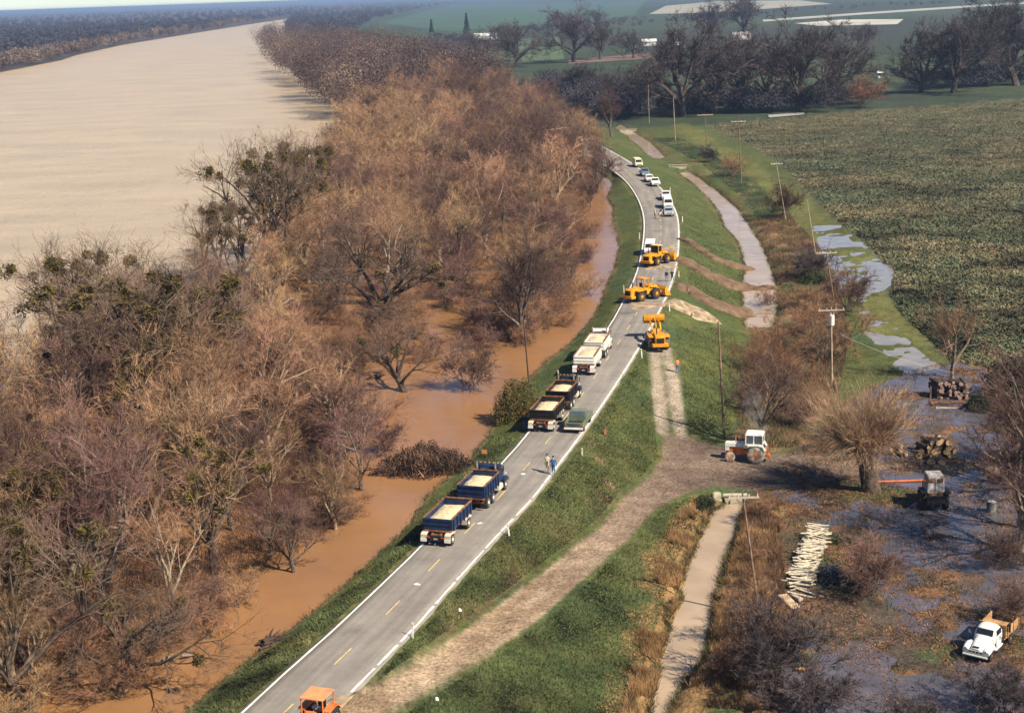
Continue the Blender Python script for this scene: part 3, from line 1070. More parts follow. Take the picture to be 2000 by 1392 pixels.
class Tree:
    """branches as tapered tubes (trunk, limbs) and the fine twigs as slender three-cornered blades"""
    def __init__(s, seed, H, limbs=6, spread=.75, fork=.28, up=.25, kink=.16, sub=(6, 6, 7, 4), thick=.024, twig=.020, stems=1, limb_len=.5, droop=0.0, mist=0):
        s.rn = random.Random(seed)
        s.tv, s.tf = [], []
        s.cv, s.cf = [], []
        s.tips = []
        s.H, s.spread, s.up, s.kink, s.sub, s.twig, s.droop, s.ll = H, spread, up, kink, sub, twig, droop, limb_len
        for k in range(stems):
            rn = s.rn
            lean = Vector((rn.gauss(0, .12), rn.gauss(0, .12), 1)) if stems == 1 else Vector((math.cos(k * 2.4) * .35 + rn.gauss(0, .1), math.sin(k * 2.4) * .35 + rn.gauss(0, .1), 1))
            base = Vector((0, 0, -.8)) if stems == 1 else Vector((math.cos(k * 2.4) * .25, math.sin(k * 2.4) * .25, -.8))
            s.stem(base, lean.normalized(), H * fork + .8, H * thick / math.sqrt(stems), limbs)
        s.mv, s.mf = [], []
        for k in range(mist):
            c = Vector(s.rn.choice(s.tips))
            r = s.rn.uniform(.30, .85) * H / 16
            for _ in range(110):
                q = Vector((s.rn.gauss(0, 1), s.rn.gauss(0, 1), s.rn.gauss(0, 1)))
                q = c + q.normalized() * r * (s.rn.random() ** .4) 
                s.blade(s.mv, s.mf, q, Vector((s.rn.gauss(0, 1), s.rn.gauss(0, 1), s.rn.gauss(0, 1))).normalized(), .26 * H / 16 + .05, .16)
    def blade(s, V, Fc, p, d, L, w):
        n = len(V)
        o = perp(d, s.rn) * (w * .5)
        V += [p - o, p + o, p + d * L]
        Fc.append((n, n + 1, n + 2))
    def tubes(s, V, Fc, pts, rad, n):
        base = len(V)
        ref = Vector((.31, .77, .55))
        for k, p in enumerate(pts):
            d = (pts[min(k + 1, len(pts) - 1)] - pts[max(k - 1, 0)]).normalized()
            u = d.cross(ref).normalized()
            w = d.cross(u)
            for i in range(n):
                a = 2 * math.pi * i / n
                V.append(p + u * (rad[k] * math.cos(a)) + w * (rad[k] * math.sin(a)))
        for k in range(len(pts) - 1):
            for i in range(n):
                Fc.append((base + k * n + i, base + k * n + (i + 1) % n, base + (k + 1) * n + (i + 1) % n, base + (k + 1) * n + i))
    def path(s, p, d, L, n, kink, up):
        pts, dirs = [p.copy()], [d.copy()]
        for k in range(n):
            d = (d + perp(d, s.rn) * s.rn.uniform(0, kink * 1.6) + Vector((0, 0, up))).normalized()
            p = p + d * (L / n)
            pts.append(p.copy())
            dirs.append(d.copy())
        return pts, dirs
    def side(s, d, ang):
        return (d * math.cos(ang) + perp(d, s.rn) * math.sin(ang)).normalized()
    def stem(s, p, d, L, r, limbs):
        rn = s.rn
        pts, dirs = s.path(p, d, L, 4, s.kink * .7, .05)
        s.tubes(s.tv, s.tf, pts, [r * (1.35 if k == 0 else 1.05 - .08 * k) for k in range(5)], 7)
        phase = rn.random() * 6.28
        for k in range(limbs):
            t = 1.0 if k < 3 else rn.uniform(.55, 1.0)
            q = pts[3].lerp(pts[4], t) if t > .75 else pts[2].lerp(pts[3], t)
            a = phase + 2.4 * k
            tilt = rn.uniform(.28, .75) * s.spread * (1.15 if k >= 3 else .8) + (.0 if k else -.2)
            dd = (Vector((math.cos(a), math.sin(a), 0)) * math.sin(tilt) + Vector((0, 0, 1)) * math.cos(tilt)).normalized()
            s.limb(q, dd, s.H * s.ll * rn.uniform(.75, 1.15) * (1.1 if k == 0 else 1.0), r * rn.uniform(.45, .7), 1)
    def limb(s, p, d, L, r, lev):
        rn = s.rn
        n = 5 if lev == 1 else 4 if lev == 2 else 2
        pts, dirs = s.path(p, d, L, n, s.kink * (1 if lev < 3 else 1.5), s.up * (.16 if lev == 1 else .25 if lev == 2 else .18) - s.droop * (lev - 1) * .12)
        if lev == 1:
            s.tubes(s.tv, s.tf, pts, [r * (1 - .8 * k / n) + .008 for k in range(n + 1)], 5)
        elif lev == 2:
            s.tubes(s.tv, s.tf, pts, [r * (1 - .8 * k / n) + .006 for k in range(n + 1)], 3)
        else:
            s.tubes(s.cv, s.cf, pts, [max(.010, r * (1 - .6 * k / n)) for k in range(n + 1)], 3)
        if lev == 2:
            s.tips.append(pts[-2])
        if lev < 3:
            for k in range(s.sub[lev - 1]):
                t = rn.uniform(.30, 1.0) if lev == 1 else rn.uniform(.15, 1.0)
                i = min(int(t * n), n - 1)
                q = pts[i].lerp(pts[i + 1], t * n - i)
                s.limb(q, s.side(dirs[i + 1], rn.uniform(.45, 1.05)), L * rn.uniform(.32, .58), r * (1 - .75 * t) * .62, lev + 1)
        else:
            for k in range(s.sub[2]):
                t = rn.uniform(.1, 1.0)
                i = min(int(t * n), n - 1)
                q = pts[i].lerp(pts[i + 1], t * n - i)
                dd = s.side(dirs[i + 1], rn.uniform(.3, .9))
                dd = (dd + Vector((0, 0, .18 - s.droop))).normalized()
                l2 = max(.45, L * rn.uniform(.45, .85))
                s.blade(s.cv, s.cf, q, dd, l2, s.twig * 1.5)
                for _ in range(s.sub[3]):
                    u = rn.uniform(.15, .9)
                    s.blade(s.cv, s.cf, q + dd * (l2 * u), s.side(dd, rn.uniform(.3, .9)), l2 * rn.uniform(.4, .75), s.twig)

def build_tree(name, T, bark, twig, mist=None):
    root = thing(name, '', 'tree')
    def part(nm, v, f, m):
        o = mesh_obj(nm, [tuple(p) for p in v], f, m, root)
        return o
    part('trunk', T.tv, T.tf, bark)
    part('crown', T.cv, T.cf, twig)
    if T.mv and mist:
        part('mistletoe', T.mv, T.mf, mist)['kind'] = 'stuff'
    return root

PROTO = {}
def proto(key, name, T, bark, twig, mist=None):
    r = build_tree(name, T, bark, twig, mist)
    zs = [v[2] for v in T.cv]
    PROTO[key] = [r, False, sorted(zs)[int(len(zs) * .985)]]
for k in range(3):
    proto('grey%d' % k, 'bare_tree', Tree(100 + k, 15, limbs=7, spread=.95, fork=.22, sub=(7, 6, 7, 4), twig=.026), BARK_GREY, TWIG_GREY)
for k in range(3):
    proto('tan%d' % k, 'bare_tree', Tree(120 + k, 15, limbs=6, spread=.85, fork=.26, up=.4, kink=.22, sub=(6, 6, 7, 5), twig=.024), mat('bark_tan', (.36, .265, .175), .9, var=.3, scale=2, obj_var=.3), TWIG_TAN)
for k in range(2):
    proto('mist%d' % k, 'mistletoe_tree', Tree(140 + k, 17, limbs=6, spread=.8, fork=.30, kink=.26, sub=(6, 6, 5, 3), thick=.028, twig=.026, mist=26), BARK_DARK, TWIG_TAN, MISTLE)
for k in range(2):
    proto('pale%d' % k, 'sycamore_tree', Tree(150 + k, 17, limbs=5, spread=.6, fork=.40, kink=.24, up=.4, sub=(6, 6, 6, 4), thick=.020, twig=.024), BARK_PALE, TWIG_TAN)
for k in range(2):
    proto('red%d' % k, 'bare_shrub', Tree(160 + k, 6, limbs=4, spread=1.1, fork=.06, kink=.3, stems=4, sub=(5, 5, 6, 3), thick=.016, twig=.022, limb_len=.62), BARK_GREY, TWIG_RED)
for k in range(3):
    proto('oak%d' % k, 'oak_tree', Tree(170 + k, 18, limbs=8, spread=1.25, fork=.20, kink=.28, up=.3, sub=(7, 7, 7, 4), thick=.034, twig=.060, limb_len=.52), BARK_DARK, TWIG_DARK)
proto('lone', 'bare_tree', Tree(191, 13, limbs=6, spread=1.2, fork=.16, kink=.34, sub=(6, 5, 6, 4), thick=.034, twig=.024, mist=5), BARK_DARK, mat('twig_brown', (.15, .098, .07), .9, var=.3, scale=.4), MISTLE)
proto('river', 'mistletoe_tree', Tree(194, 17, limbs=4, spread=.85, fork=.30, kink=.28, stems=3, sub=(6, 5, 5, 4), thick=.030, twig=.024, mist=46), BARK_DARK, mat('twig_umber', (.22, .145, .095), .9, var=.3, scale=.4), MISTLE)
proto('shrubgrey', 'bare_shrub', Tree(181, 5, limbs=4, spread=1.0, fork=.08, kink=.3, stems=4, sub=(5, 5, 6, 3), thick=.014, twig=.02, limb_len=.6), BARK_GREY, TWIG_GREY)
proto('shrubdark', 'bare_shrub', Tree(183, 5, limbs=4, spread=1.1, fork=.08, kink=.3, stems=4, sub=(5, 5, 6, 4), thick=.014, twig=.026, limb_len=.6), BARK_DARK, TWIG_DARK)

def plant(key, loc, h, label, cat='tree', group=None, rz=None, name=None, wide=1.0):
    root, used, H0 = PROTO[key]
    o = copy_tree(root) if used else root
    PROTO[key][1] = True
    if name:
        o.name = name
    s = h / H0
    o.location = (float(loc[0]), float(loc[1]), float(loc[2]))
    o.scale = (s * wide, s * wide, s)
    o.rotation_euler = (R.gauss(0, .04), R.gauss(0, .04), R.random() * 6.28 if rz is None else rz)
    o['label'] = label
    o['category'] = cat
    if group:
        o['group'] = group
    elif 'group' in o:
        del o['group']
    return o

def px_height(px, py, z, hpx):
    p = at(px, py, z)
    return hpx * math.hypot(p[1], CAM_H - z) / F

# the flooded wood: scattered trees, each its own
WOOD = [(-120, 815), (0, 765), (150, 705), (300, 645), (420, 595), (525, 550), (600, 420), (650, 310), (675, 240), (760, 210), (900, 185), (1000, 205), (1080, 235), (1150, 265), (1185, 305), (1190, 335), (1165, 380), (1150, 420), (1142, 480),
        (1132, 545), (1105, 600), (1065, 640), (1010, 672), (960, 650), (930, 600), (860, 590), (760, 592), (690, 590), (620, 612), (560, 660), (590, 730), (650, 790), (700, 860), (712, 940), (690, 1018), (640, 1070), (592, 1108), (545, 1148),
        (475, 1188), (425, 1210), (340, 1222), (300, 1265), (225, 1345), (160, 1375), (-20, 1440), (-160, 1480)]
wp = line(WOOD, ZW)[:, :2]
spots = []
tries = 0
lox, hix, loy, hiy = wp[:, 0].min(), wp[:, 0].max(), wp[:, 1].min(), wp[:, 1].max()
while tries < 60000 and len(spots) < 340:
    tries += 1
    y = loy + (hiy - loy) * R.random() ** 1.35
    x = lox + (hix - lox) * R.random()
    if not inside(wp, np.array([x]), np.array([y]))[0]:
        continue
    dmin = 5.2 + 3.0 * min(1, max(0, (y - 140) / 330))
    if any((x - a) ** 2 + (y - b) ** 2 < dmin * dmin for a, b in spots):
        continue
    spots.append((x, y))
edge = np.concatenate([resample(np.column_stack([wp, wp[:, 0] * 0]), 2.0)[:, :2]])
print('wood trees', len(spots))
kinds = {'g': ['grey0', 'grey1', 'grey2'], 't': ['tan0', 'tan1', 'tan2'], 'm': ['mist0', 'mist1'], 'p': ['pale0', 'pale1']}
LAB = {'g': 'bare grey-brown tree crowded into the flooded wood left of the road',
       't': 'bare tan twigged tree crowded into the flooded wood left of the road',
       'm': 'bare mistletoe tree inside the flooded wood',
       'p': 'slender pale-barked bare tree inside the flooded wood'}
for (x, y) in spots:
    px, py = [float(v) for v in project(np.array([x, y, ZW]))]
    de = math.sqrt(float(((edge - np.array([x, y])) ** 2).sum(1).min()))
    u = R.random()
    if px < 420 and py > 640:
        k = 'm' if u < .24 else 'p' if u < .46 else 't' if u < .70 else 'g'
    elif py > 800:
        k = 't' if u < .45 else 'g' if u < .9 else 'p'
    elif px > 880:
        k = 'g' if u < .7 else 't'
    else:
        k = 't' if u < .5 else 'g' if u < .85 else 'm' if u < .93 else 'p'
    h = R.uniform(8.5, 14.5) * (1.15 if px < 500 and py > 640 else 1.0)
    if de < 5:
        h *= .68
    if y > 300:
        h *= 1.12
    if py < 230:
        h *= 1.15
    key = R.choice(kinds[k])
    zn = 'in the near left corner' if py > 1000 else 'at left below the open river' if (px < 420 and py > 560) else 'on the river side of the clearing' if px < 700 and py > 330 else 'around the flooded clearing' if py > 480 else 'on the inside of the road bend' if px > 820 and py > 290 else 'towards the far bend of the river'
    plant(key, (x, y, ZW - .2), h, LAB[k].replace('crowded into', 'of').replace('inside', 'of') .replace('left of the road', '') .rstrip() + ' ' + zn, 'tree', {'g': 'grey bare trees of the flooded wood', 't': 'tan bare trees of the flooded wood', 'm': 'mistletoe trees of the flooded wood', 'p': 'pale barked trees of the flooded wood'}[k] + ' ' + zn, wide=R.uniform(.9, 1.25))
# trees that stand out
def single(key, px, py, hpx, label, z=ZW, wide=1.0, **kw):
    p = at(px, py, z)
    if z is not ZW:
        p = on_ground(px, py)
    return plant(key, (p[0], p[1], p[2] - .15), px_height(px, py, z, hpx), label, wide=wide, **kw)
single('river', 520, 552, 270, 'tall open mistletoe tree standing against the pale river', rz=1.0)
single('river', 590, 505, 240, 'tall dark mistletoe tree right of the open river-edge tree', wide=1.0, rz=3.0)
single('river', 440, 575, 190, 'dark leaning tree left of the open river-edge tree', wide=.9, rz=5.2)
single('river', 150, 770, 300, 'dark mistletoe tree against the river at the far left', wide=1.1, rz=.9)
single('mist1', 470, 560, 180, 'smaller leaning mistletoe tree beside the tall one at the river edge', rz=2.2)
single('lone', 712, 612, 190, 'squat dark-trunked tree at the edge of the flooded clearing', wide=1.35, rz=.4)
single('pale0', 868, 555, 190, 'pale multi-limbed sycamore rising in the middle of the wood', rz=.3)
single('pale1', 745, 590, 210, 'tall tan tree just behind the squat dark tree', rz=2.0)
single('lone', 795, 766, 160, 'lone dark tree with spreading limbs in the brown floodwater', wide=1.1, rz=3.5)
single('shrubgrey', 925, 760, 100, 'small thin bare tree in floodwater left of the round bush')
single('grey1', 1022, 670, 225, 'broad grey tree overhanging the flood beside the parked trucks', wide=1.1)
single('river', 270, 900, 400, 'large dark mistletoe tree rising at the left of the wood', wide=1.25, rz=.5)
single('river', 385, 860, 330, 'dark mistletoe tree right of the largest dark tree', wide=1.1, rz=2.5)
single('river', 60, 1370, 380, 'dark tangled tree in the bottom left corner', wide=1.2, rz=4.4)
single('lone', 215, 1345, 230, 'dark overhanging tree at the near left water edge', wide=1.2, rz=1.4)
single('mist1', 120, 1190, 330, 'mistletoe tree with a crooked pale trunk in the left corner', rz=4.0)
single('pale1', 445, 1010, 330, 'pale forked tree with golden fan of twigs in the near wood', wide=1.3, rz=5.0)
single('pale0', 130, 1160, 300, 'pale crooked-trunked tree in front of the near left wood', rz=1.5)
single('grey2', 1195, 262, 85, 'dark bare tree at the far bend above the road')
# low brush standing in the water along the wood's edge
brush = []
def SZ(px, py):
    return 'in the near left corner' if py > 1180 else 'left of the blue trucks' if py > 900 else 'around the flooded clearing' if py > 560 else 'under the river-side trees' if px < 760 else 'inside the road bend'
for i in range(900):
    if len(brush) >= 130:
        break
    e = edge[R.randrange(len(edge))]
    x, y = e[0] + R.gauss(0, 2.2), e[1] + R.gauss(0, 2.5)
    if y > 420 or y < 80 or any((x - a) ** 2 + (y - b) ** 2 < 7 for a, b in brush):
        continue
    px, py = project(np.array([x, y, ZW]))
    if px < 60 and py < 760 or (px > 1150):
        continue
    brush.append((x, y))
    plant(R.choice(['red0', 'red1', 'shrubgrey', 'red0']), (x, y, ZW - .2), R.uniform(2.2, 4.6), 'low bare shrub in the water along the flooded wood edge ' + SZ(px, py), 'shrub', 'bare shrubs at the flooded wood edge ' + SZ(px, py), wide=R.uniform(1.0, 1.5))
CLEAR = [(570, 640), (640, 610), (760, 605), (900, 610), (960, 660), (900, 720), (740, 690), (690, 760), (720, 840), (640, 760)]
cw = line(CLEAR, ZW)[:, :2]
m_ = 0
for i in range(4000):
    if m_ >= 46:
        break
    x = R.uniform(cw[:, 0].min(), cw[:, 0].max())
    y = R.uniform(cw[:, 1].min(), cw[:, 1].max())
    if inside(cw, np.array([x]), np.array([y]))[0] and fbm(np.array([x]), np.array([y]), 9, 2)[0] > .47:
        m_ += 1
        plant(R.choice(['red0', 'red1', 'red1', 'shrubgrey']), (x, y, ZW - .3), R.uniform(1.5, 3.6), 'thin rusty shrub poking out of the flooded clearing', 'shrub', 'rusty shrubs in the flooded clearing', wide=R.uniform(1.0, 1.4))

# ------------------------------------------------------------------ trees of the fields and the yard
BACK = [(1005, 132, 75, 'oak0', 1.0, 'narrow dark oak on the green field, left of the wide oak'), (1122, 122, 95, 'oak1', 1.1, 'wide dark oak behind the far field with a round dense crown'),
        (1172, 117, 62, 'oak2', 1, 'lower dark oak touching the wide oak on its right'), (1236, 114, 46, 'oak0', 1, 'small dark oak just left of the white farm shed'),
        (1382, 78, 66, 'oak1', 1, 'dark oak in front of the white farmhouse, left of two'), (1452, 74, 72, 'oak2', 1, 'dark oak in front of the white farmhouse, right of two'),
        (1335, 228, 165, 'oak0', 1.05, 'very tall dark oak at the far end of the crop field, leftmost of its row'), (1382, 218, 130, 'oak1', 1, 'dark oak second in the row beyond the crop field'),
        (1445, 213, 135, 'oak2', 1.05, 'dark oak third in the row beyond the crop field'), (1500, 205, 110, 'oak0', 1, 'dark oak fourth in the row beyond the crop field'),
        (1552, 217, 158, 'oak1', 1.15, 'big spreading oak with a thick trunk beyond the crop field'), (1640, 198, 112, 'oak2', 1.1, 'dark oak right of the big spreading oak'),
        (1800, 182, 118, 'oak0', 1, 'leftmost dark oak of the clump at the upper right'), (1862, 182, 125, 'oak2', 1, 'second dark oak of the clump at the upper right'),
        (1925, 168, 155, 'oak1', 1.05, 'tallest dark oak of the clump at the upper right'), (1985, 168, 140, 'oak0', 1.1, 'rightmost dark oak of the clump at the upper right'),
        (1130, 192, 60, 'oak2', 1.2, 'low dark tree behind the wood where the road disappears'), (1205, 222, 75, 'oak1', 1.2, 'low dark tree just beyond the far bridge'),
        (1262, 205, 70, 'oak2', 1.1, 'dark tree behind the farthest power pole'), (1085, 60, 34, 'oak0', 1.1, 'small far oak above the wide oak'), (1165, 55, 34, 'oak1', 1.2, 'small far oak near the top of the picture, right of its twin'),
        (935, 118, 52, 'oak1', 1.1, 'dark tree below the left white farm building'), (980, 100, 48, 'oak2', 1.1, 'dark tree right of the left white farm building'),
        (1300, 150, 60, 'oak1', 1.2, 'dark tree below the white farm shed'), (1590, 110, 50, 'oak0', 1.1, 'small dark oak below the pale far field'), (1690, 100, 46, 'oak2', 1.1, 'small dark oak right of the pale far field')]
for px, py, hp, key, wd, lab in BACK:
    p = at(px, py, ZF)
    plant(key, (p[0], p[1], ZF - .1), px_height(px, py, ZF, hp) * 1.06, lab, group='bare oaks of the far fields', wide=wd)
single('red1', 1685, 212, 62, 'round rusty bush at the end of the oak row', z=ZF, cat='shrub', wide=1.3)
single('shrubdark', 1385, 318, 34, 'dark bush at the foot of a power pole by the field track', z=ZF, cat='shrub')
single('red0', 1432, 345, 46, 'rusty bush beside the tall pole with a crossarm', z=ZF, cat='shrub')
single('shrubgrey', 1535, 428, 70, 'grey upright bush by a leaning pole on the field track', z=ZF, cat='shrub')
single('shrubdark', 1585, 545, 60, 'dark leafy bush in the weeds left of the field puddle', z=ZF, cat='shrub', wide=1.4)
single('red0', 1620, 700, 130, 'tangle of bare brush below the transformer pole', z=ZF, cat='shrub', wide=1.0)
single('shrubgrey', 1660, 610, 90, 'grey bush between two poles beside the field puddles', z=ZF, cat='shrub')
single('grey0', 1490, 868, 190, 'bare tree behind the white tractor', z=-4, wide=1.0)
single('red1', 1545, 760, 100, 'rusty bush between the white tractor and the transformer pole', z=ZF, cat='shrub')
single('tan1', 1862, 740, 165, 'thin pale tree standing alone at the field corner', z=ZF, wide=.9)
single('grey2', 1985, 1080, 360, 'large grey bare tree at the right edge above the old truck', z=ZF, wide=1.05)
single('grey0', 1990, 1030, 210, 'tangled grey tree right of the derelict tractor', z=ZF, wide=.9)
single('grey1', 2030, 960, 300, 'tangled grey tree cut by the right edge above the yard', z=ZF, wide=1.3)
single('grey1', 2015, 905, 190, 'grey bare tree right of the log heap', z=ZF, wide=.95)
single('shrubgrey', 1700, 1165, 125, 'small bare tree with pale crossed stems in the flooded yard', z=ZF)
single('shrubdark', 1505, 1345, 170, 'dark bare shrub at the lower ditch bank', z=ZF, cat='shrub', wide=1.1)
single('red0', 1475, 1240, 110, 'rusty bush under the leaning pole by the lower ditch', z=ZF, cat='shrub')
single('shrubdark', 1600, 1400, 120, 'dark bare shrub at the bottom edge left of the yard puddles', z=ZF, cat='shrub', wide=1.3)
single('shrubdark', 1790, 1440, 90, 'dark bare shrub at the bottom edge below the old truck', z=ZF, cat='shrub', wide=1.3)
single('shrubdark', 1960, 1400, 110, 'dark bare shrub in the bottom right corner', z=ZF, cat='shrub', wide=1.4)
single('shrubgrey', 1960, 1110, 80, 'grey bare shrub in front of the large right tree', z=ZF, cat='shrub', wide=1.3)
single('shrubgrey', 1975, 1215, 90, 'pale bare sapling behind the old truck bed', z=ZF, cat='shrub')
for i, (px, py, hp) in enumerate(((1470, 720, 60), (1510, 690, 70), (1580, 650, 60), (1500, 600, 40), (1560, 600, 46), (1470, 800, 60), (1560, 830, 60), (1600, 810, 70), (1480, 1010, 50), (1470, 1100, 46), (1520, 1290, 70), (1420, 1330, 60))):
    single(R.choice(['red0', 'red1', 'shrubgrey']), px, py, hp, 'low bare shrub in the weedy strip by the ditch', z=ZF, cat='shrub', group='bare shrubs of the ditch strip', wide=1.2)

# pollard willow: a stout bole with a fan of straight golden shoots
def willow():
    p = on_ground(1692, 960)
    root = thing('willow_tree', 'golden pollard willow with stout twisted trunk by the farm road', 'tree', p)
    rn = random.Random(5)
    T = Tree(1, 1, limbs=0)
    T.tv, T.tf, T.cv, T.cf = [], [], [], []
    T.rn = rn
    hh = 4.2
    pts = [Vector((.5, 0, -.5)), Vector((.25, .1, .8)), Vector((-.1, 0, 2.2)), Vector((-.25, -.1, 3.3)), Vector((-.5, .1, hh))]
    T.tubes(T.tv, T.tf, pts, [1.0, .75, .62, .72, .85], 9)
    heads = []
    for k in range(9):
        a = k * 2.4
        q = pts[3 + k % 2]
        e, dd = T.path(q, Vector((math.cos(a), math.sin(a), .55)).normalized(), rn.uniform(1.3, 2.9), 3, .25, .05)
        T.tubes(T.tv, T.tf, e, [.34, .28, .25, .22], 6)
        heads.append(e[-1])
    for h_ in heads + [pts[4]] * 2:
        for k in range(70):
            d = Vector((rn.gauss(0, .42) + (h_.x) * .34, rn.gauss(0, .42) + h_.y * .34, rn.uniform(.6, 1.2))).normalized()
            L = rn.uniform(1.6, 5.8)
            e, dd = T.path(h_ + Vector((rn.gauss(0, .15), rn.gauss(0, .15), 0)), d, L, 3, .24, .16)
            T.tubes(T.cv, T.cf, e, [.028, .02, .014, .006], 3)
            for _ in range(14):
                t = rn.uniform(.1, .95) * 3
                i = min(int(t), 2)
                T.blade(T.cv, T.cf, e[i].lerp(e[i + 1], t - i), T.side(dd[i + 1], rn.uniform(.3, .9)), rn.uniform(.5, 1.3), .022)
        for k in range(64):
            d = Vector((rn.gauss(0, 1), rn.gauss(0, 1), rn.uniform(-.5, .5))).normalized()
            e, dd = T.path(h_, d, rn.uniform(1.6, 4.6), 3, .3, -.06)
            T.tubes(T.cv, T.cf, e, [.02, .015, .01, .005], 3)
            for _ in range(5):
                t = rn.uniform(.3, .95) * 3
                i = min(int(t), 2)
                T.blade(T.cv, T.cf, e[i].lerp(e[i + 1], t - i), T.side(dd[i + 1], .4), rn.uniform(.4, .9), .02)
    mesh_obj('trunk', [tuple(v) for v in T.tv], T.tf, BARK_DARK, root, True)
    mesh_obj('crown', [tuple(v) for v in T.cv], T.cf, TWIG_GOLD, root)
    root.scale = (1.1, 1.1, 1.05)
willow()

# leafy bushes made of many small leaves
def leafy(name, label, px, py, z, rx, ry, rz_, n, m, leaf=.16, cat='bush', stems=True, p=None):
    p = at(px, py, z) if p is None else p
    root = thing(name, label, cat, (p[0], p[1], z))
    u = RNG.normal(size=(n, 3))
    u /= np.linalg.norm(u, axis=1)[:, None]
    u[:, 2] = np.abs(u[:, 2]) * 1.0 - .12
    lump = .45 + 1.05 * fbm(u[:, 0] * 3 + 9 + px, u[:, 1] * 3 + u[:, 2] * 2, 1.0, 3)
    r = (RNG.random(n) ** .30) * lump
    c = u * r[:, None] * np.array([rx, ry, rz_])
    a = RNG.normal(size=(n, 3))
    a /= np.linalg.norm(a, axis=1)[:, None]
    b = np.cross(a, RNG.normal(size=(n, 3)))
    b /= np.linalg.norm(b, axis=1)[:, None]
    v = np.stack([c - a * leaf * .5, c + b * leaf * .35, c + a * leaf * .5, c - b * leaf * .35], 1).reshape(-1, 3)
    mesh_obj('foliage', v, np.arange(n * 4).reshape(n, 4), m, root)
    if name == 'bramble_patch':
        q = c[RNG.integers(0, n, 2600)] * RNG.uniform(.8, 1.05, (2600, 1))
        d = RNG.normal(size=(2600, 3)) * .5
        d[:, 2] = np.abs(d[:, 2]) + .4
        o_ = RNG.normal(size=(2600, 3)) * .022
        mesh_obj('canes', np.stack([q - o_, q + o_, q + d * RNG.uniform(.3, 1.0, (2600, 1))], 1).reshape(-1, 3), np.arange(7800).reshape(-1, 3), TWIG_RED, root)
    mb = MB()
    rn = random.Random(n)
    for k in range(7):
        a_ = k * 2.4
        mb.cyl((math.cos(a_) * .15, math.sin(a_) * .15, -.3), (math.cos(a_) * rx * .5, math.sin(a_) * ry * .5, rz_ * .7), .05, .015, 5)
    mb.build('stem', BARK_DARK, root)
    return root
leafy('round_bush', 'round olive-green leafy bush at the water edge beside the black truck', 1010, 822, ZW + .2, 2.9, 2.4, 5.0, 14000, LEAF_OLIVE, .15)
leafy('bramble_patch', 'low dark bramble thicket spreading over the floodwater beside the road', 830, 915, ZW, 5.0, 3.4, 2.3, 14000, mat('bramble_leaf', (.050, .036, .030), .85, var=.5, scale=.8), .17, 'bush')
leafy('conifer_tree', 'dark evergreen mass at the right edge behind the stacked logs', 1985, 775, ZF, 4.6, 4.2, 5.2, 9000, LEAF_DARK, .3, 'tree')
leafy('evergreen_bush', 'dark evergreen bush right beside the far stack of dark logs', 1918, 800, ZF, 1.9, 2.0, 2.4, 4000, LEAF_DARK, .2)
leafy('evergreen_bush', 'green leafy bush left of the lower ditch culvert', 1375, 985, -4.3, 1.3, 1.3, 1.0, 2200, LEAF_GREEN, .15)
leafy('evergreen_bush', 'dark green bush in the weeds beside the leaning pole', 1590, 552, ZF, 3.0, 3.2, 2.6, 6000, LEAF_GREEN, .2)
leafy('evergreen_bush', 'green weeds beside the upper end of the peeled pole pile', 1640, 1060, ZF, 1.6, 1.3, .7, 2200, LEAF_GREEN, .16)
leafy('evergreen_bush', 'dark green bush behind the crossed pale stems', 1675, 1140, ZF, 1.1, 1.1, 1.1, 2400, LEAF_GREEN, .15)
for px, py, hh, lab in ((843, 64, 2.1, 'pointed dark conifer by the left farm, shorter of two'), (912, 68, 3.2, 'pointed dark conifer by the left farm, taller of two')):
    p = at(px, py, ZF)
    root = thing('conifer_tree', lab, 'tree', p)
    n = 1500
    t = RNG.random(n)
    a = RNG.random(n) * 6.28
    HH = hh * 8
    rr = (1 - t) * HH * .2 * RNG.random(n) ** .4
    c = np.stack([np.cos(a) * rr, np.sin(a) * rr, t * HH], 1)
    q = RNG.normal(size=(n, 3, 3)) * .55
    mesh_obj('foliage', (c[:, None, :] + q).reshape(-1, 3), np.arange(n * 3).reshape(n, 3), LEAF_DARK, root)
    MB().cyl((0, 0, -.5), (0, 0, HH * .8), .4, .1, 6).build('trunk', BARK_DARK, root)

# ------------------------------------------------------------------ weeds, dry grass and far woods: masses nobody could count
def blades(name, pts, h, w, lean, m, label):
    n = len(pts)
    p = np.asarray(pts)
    d = RNG.normal(size=(n, 3)) * lean
    d[:, 2] = 1
    hh = h * RNG.uniform(.5, 1.3, n)
    o = RNG.normal(size=(n, 3))
    o[:, 2] = 0
    o /= np.linalg.norm(o, axis=1)[:, None]
    v = np.stack([p - o * w / 2, p + o * w / 2, p + d * hh[:, None]], 1).reshape(-1, 3)
    return tag(mesh_obj(name, v, np.arange(n * 3).reshape(n, 3), m), label, 'grass', None, 'stuff')
def scatter(poly, n, z=ZF, thr=.0, scale=3.0, k=0):
    P = line(poly, z)[:, :2]
    out = []
    while len(out) < n:
        x = RNG.uniform(P[:, 0].min(), P[:, 0].max(), n * 2)
        y = RNG.uniform(P[:, 1].min(), P[:, 1].max(), n * 2)
        ok = inside(P, x, y) & (fbm(x, y, scale, 3, k) > thr)
        out += list(zip(x[ok], y[ok]))
        if not ok.any():
            break
    q = np.array(out[:n])
    return np.column_stack([q, height(q[:, 0], q[:, 1])])
DRY = mat('dry_grass', (.40, .235, .105), .95, var=.35, scale=.5)
DRY2 = mat('rusty_weeds', (.22, .125, .070), .95, var=.4, scale=.4)
GREENW = mat('green_weeds', (.060, .088, .030), .9, var=.4, scale=.5)
lb = [(p[0] - 4, p[1]) for p in DL] + [(p[0] - 52, p[1]) for p in DL[::-1]]
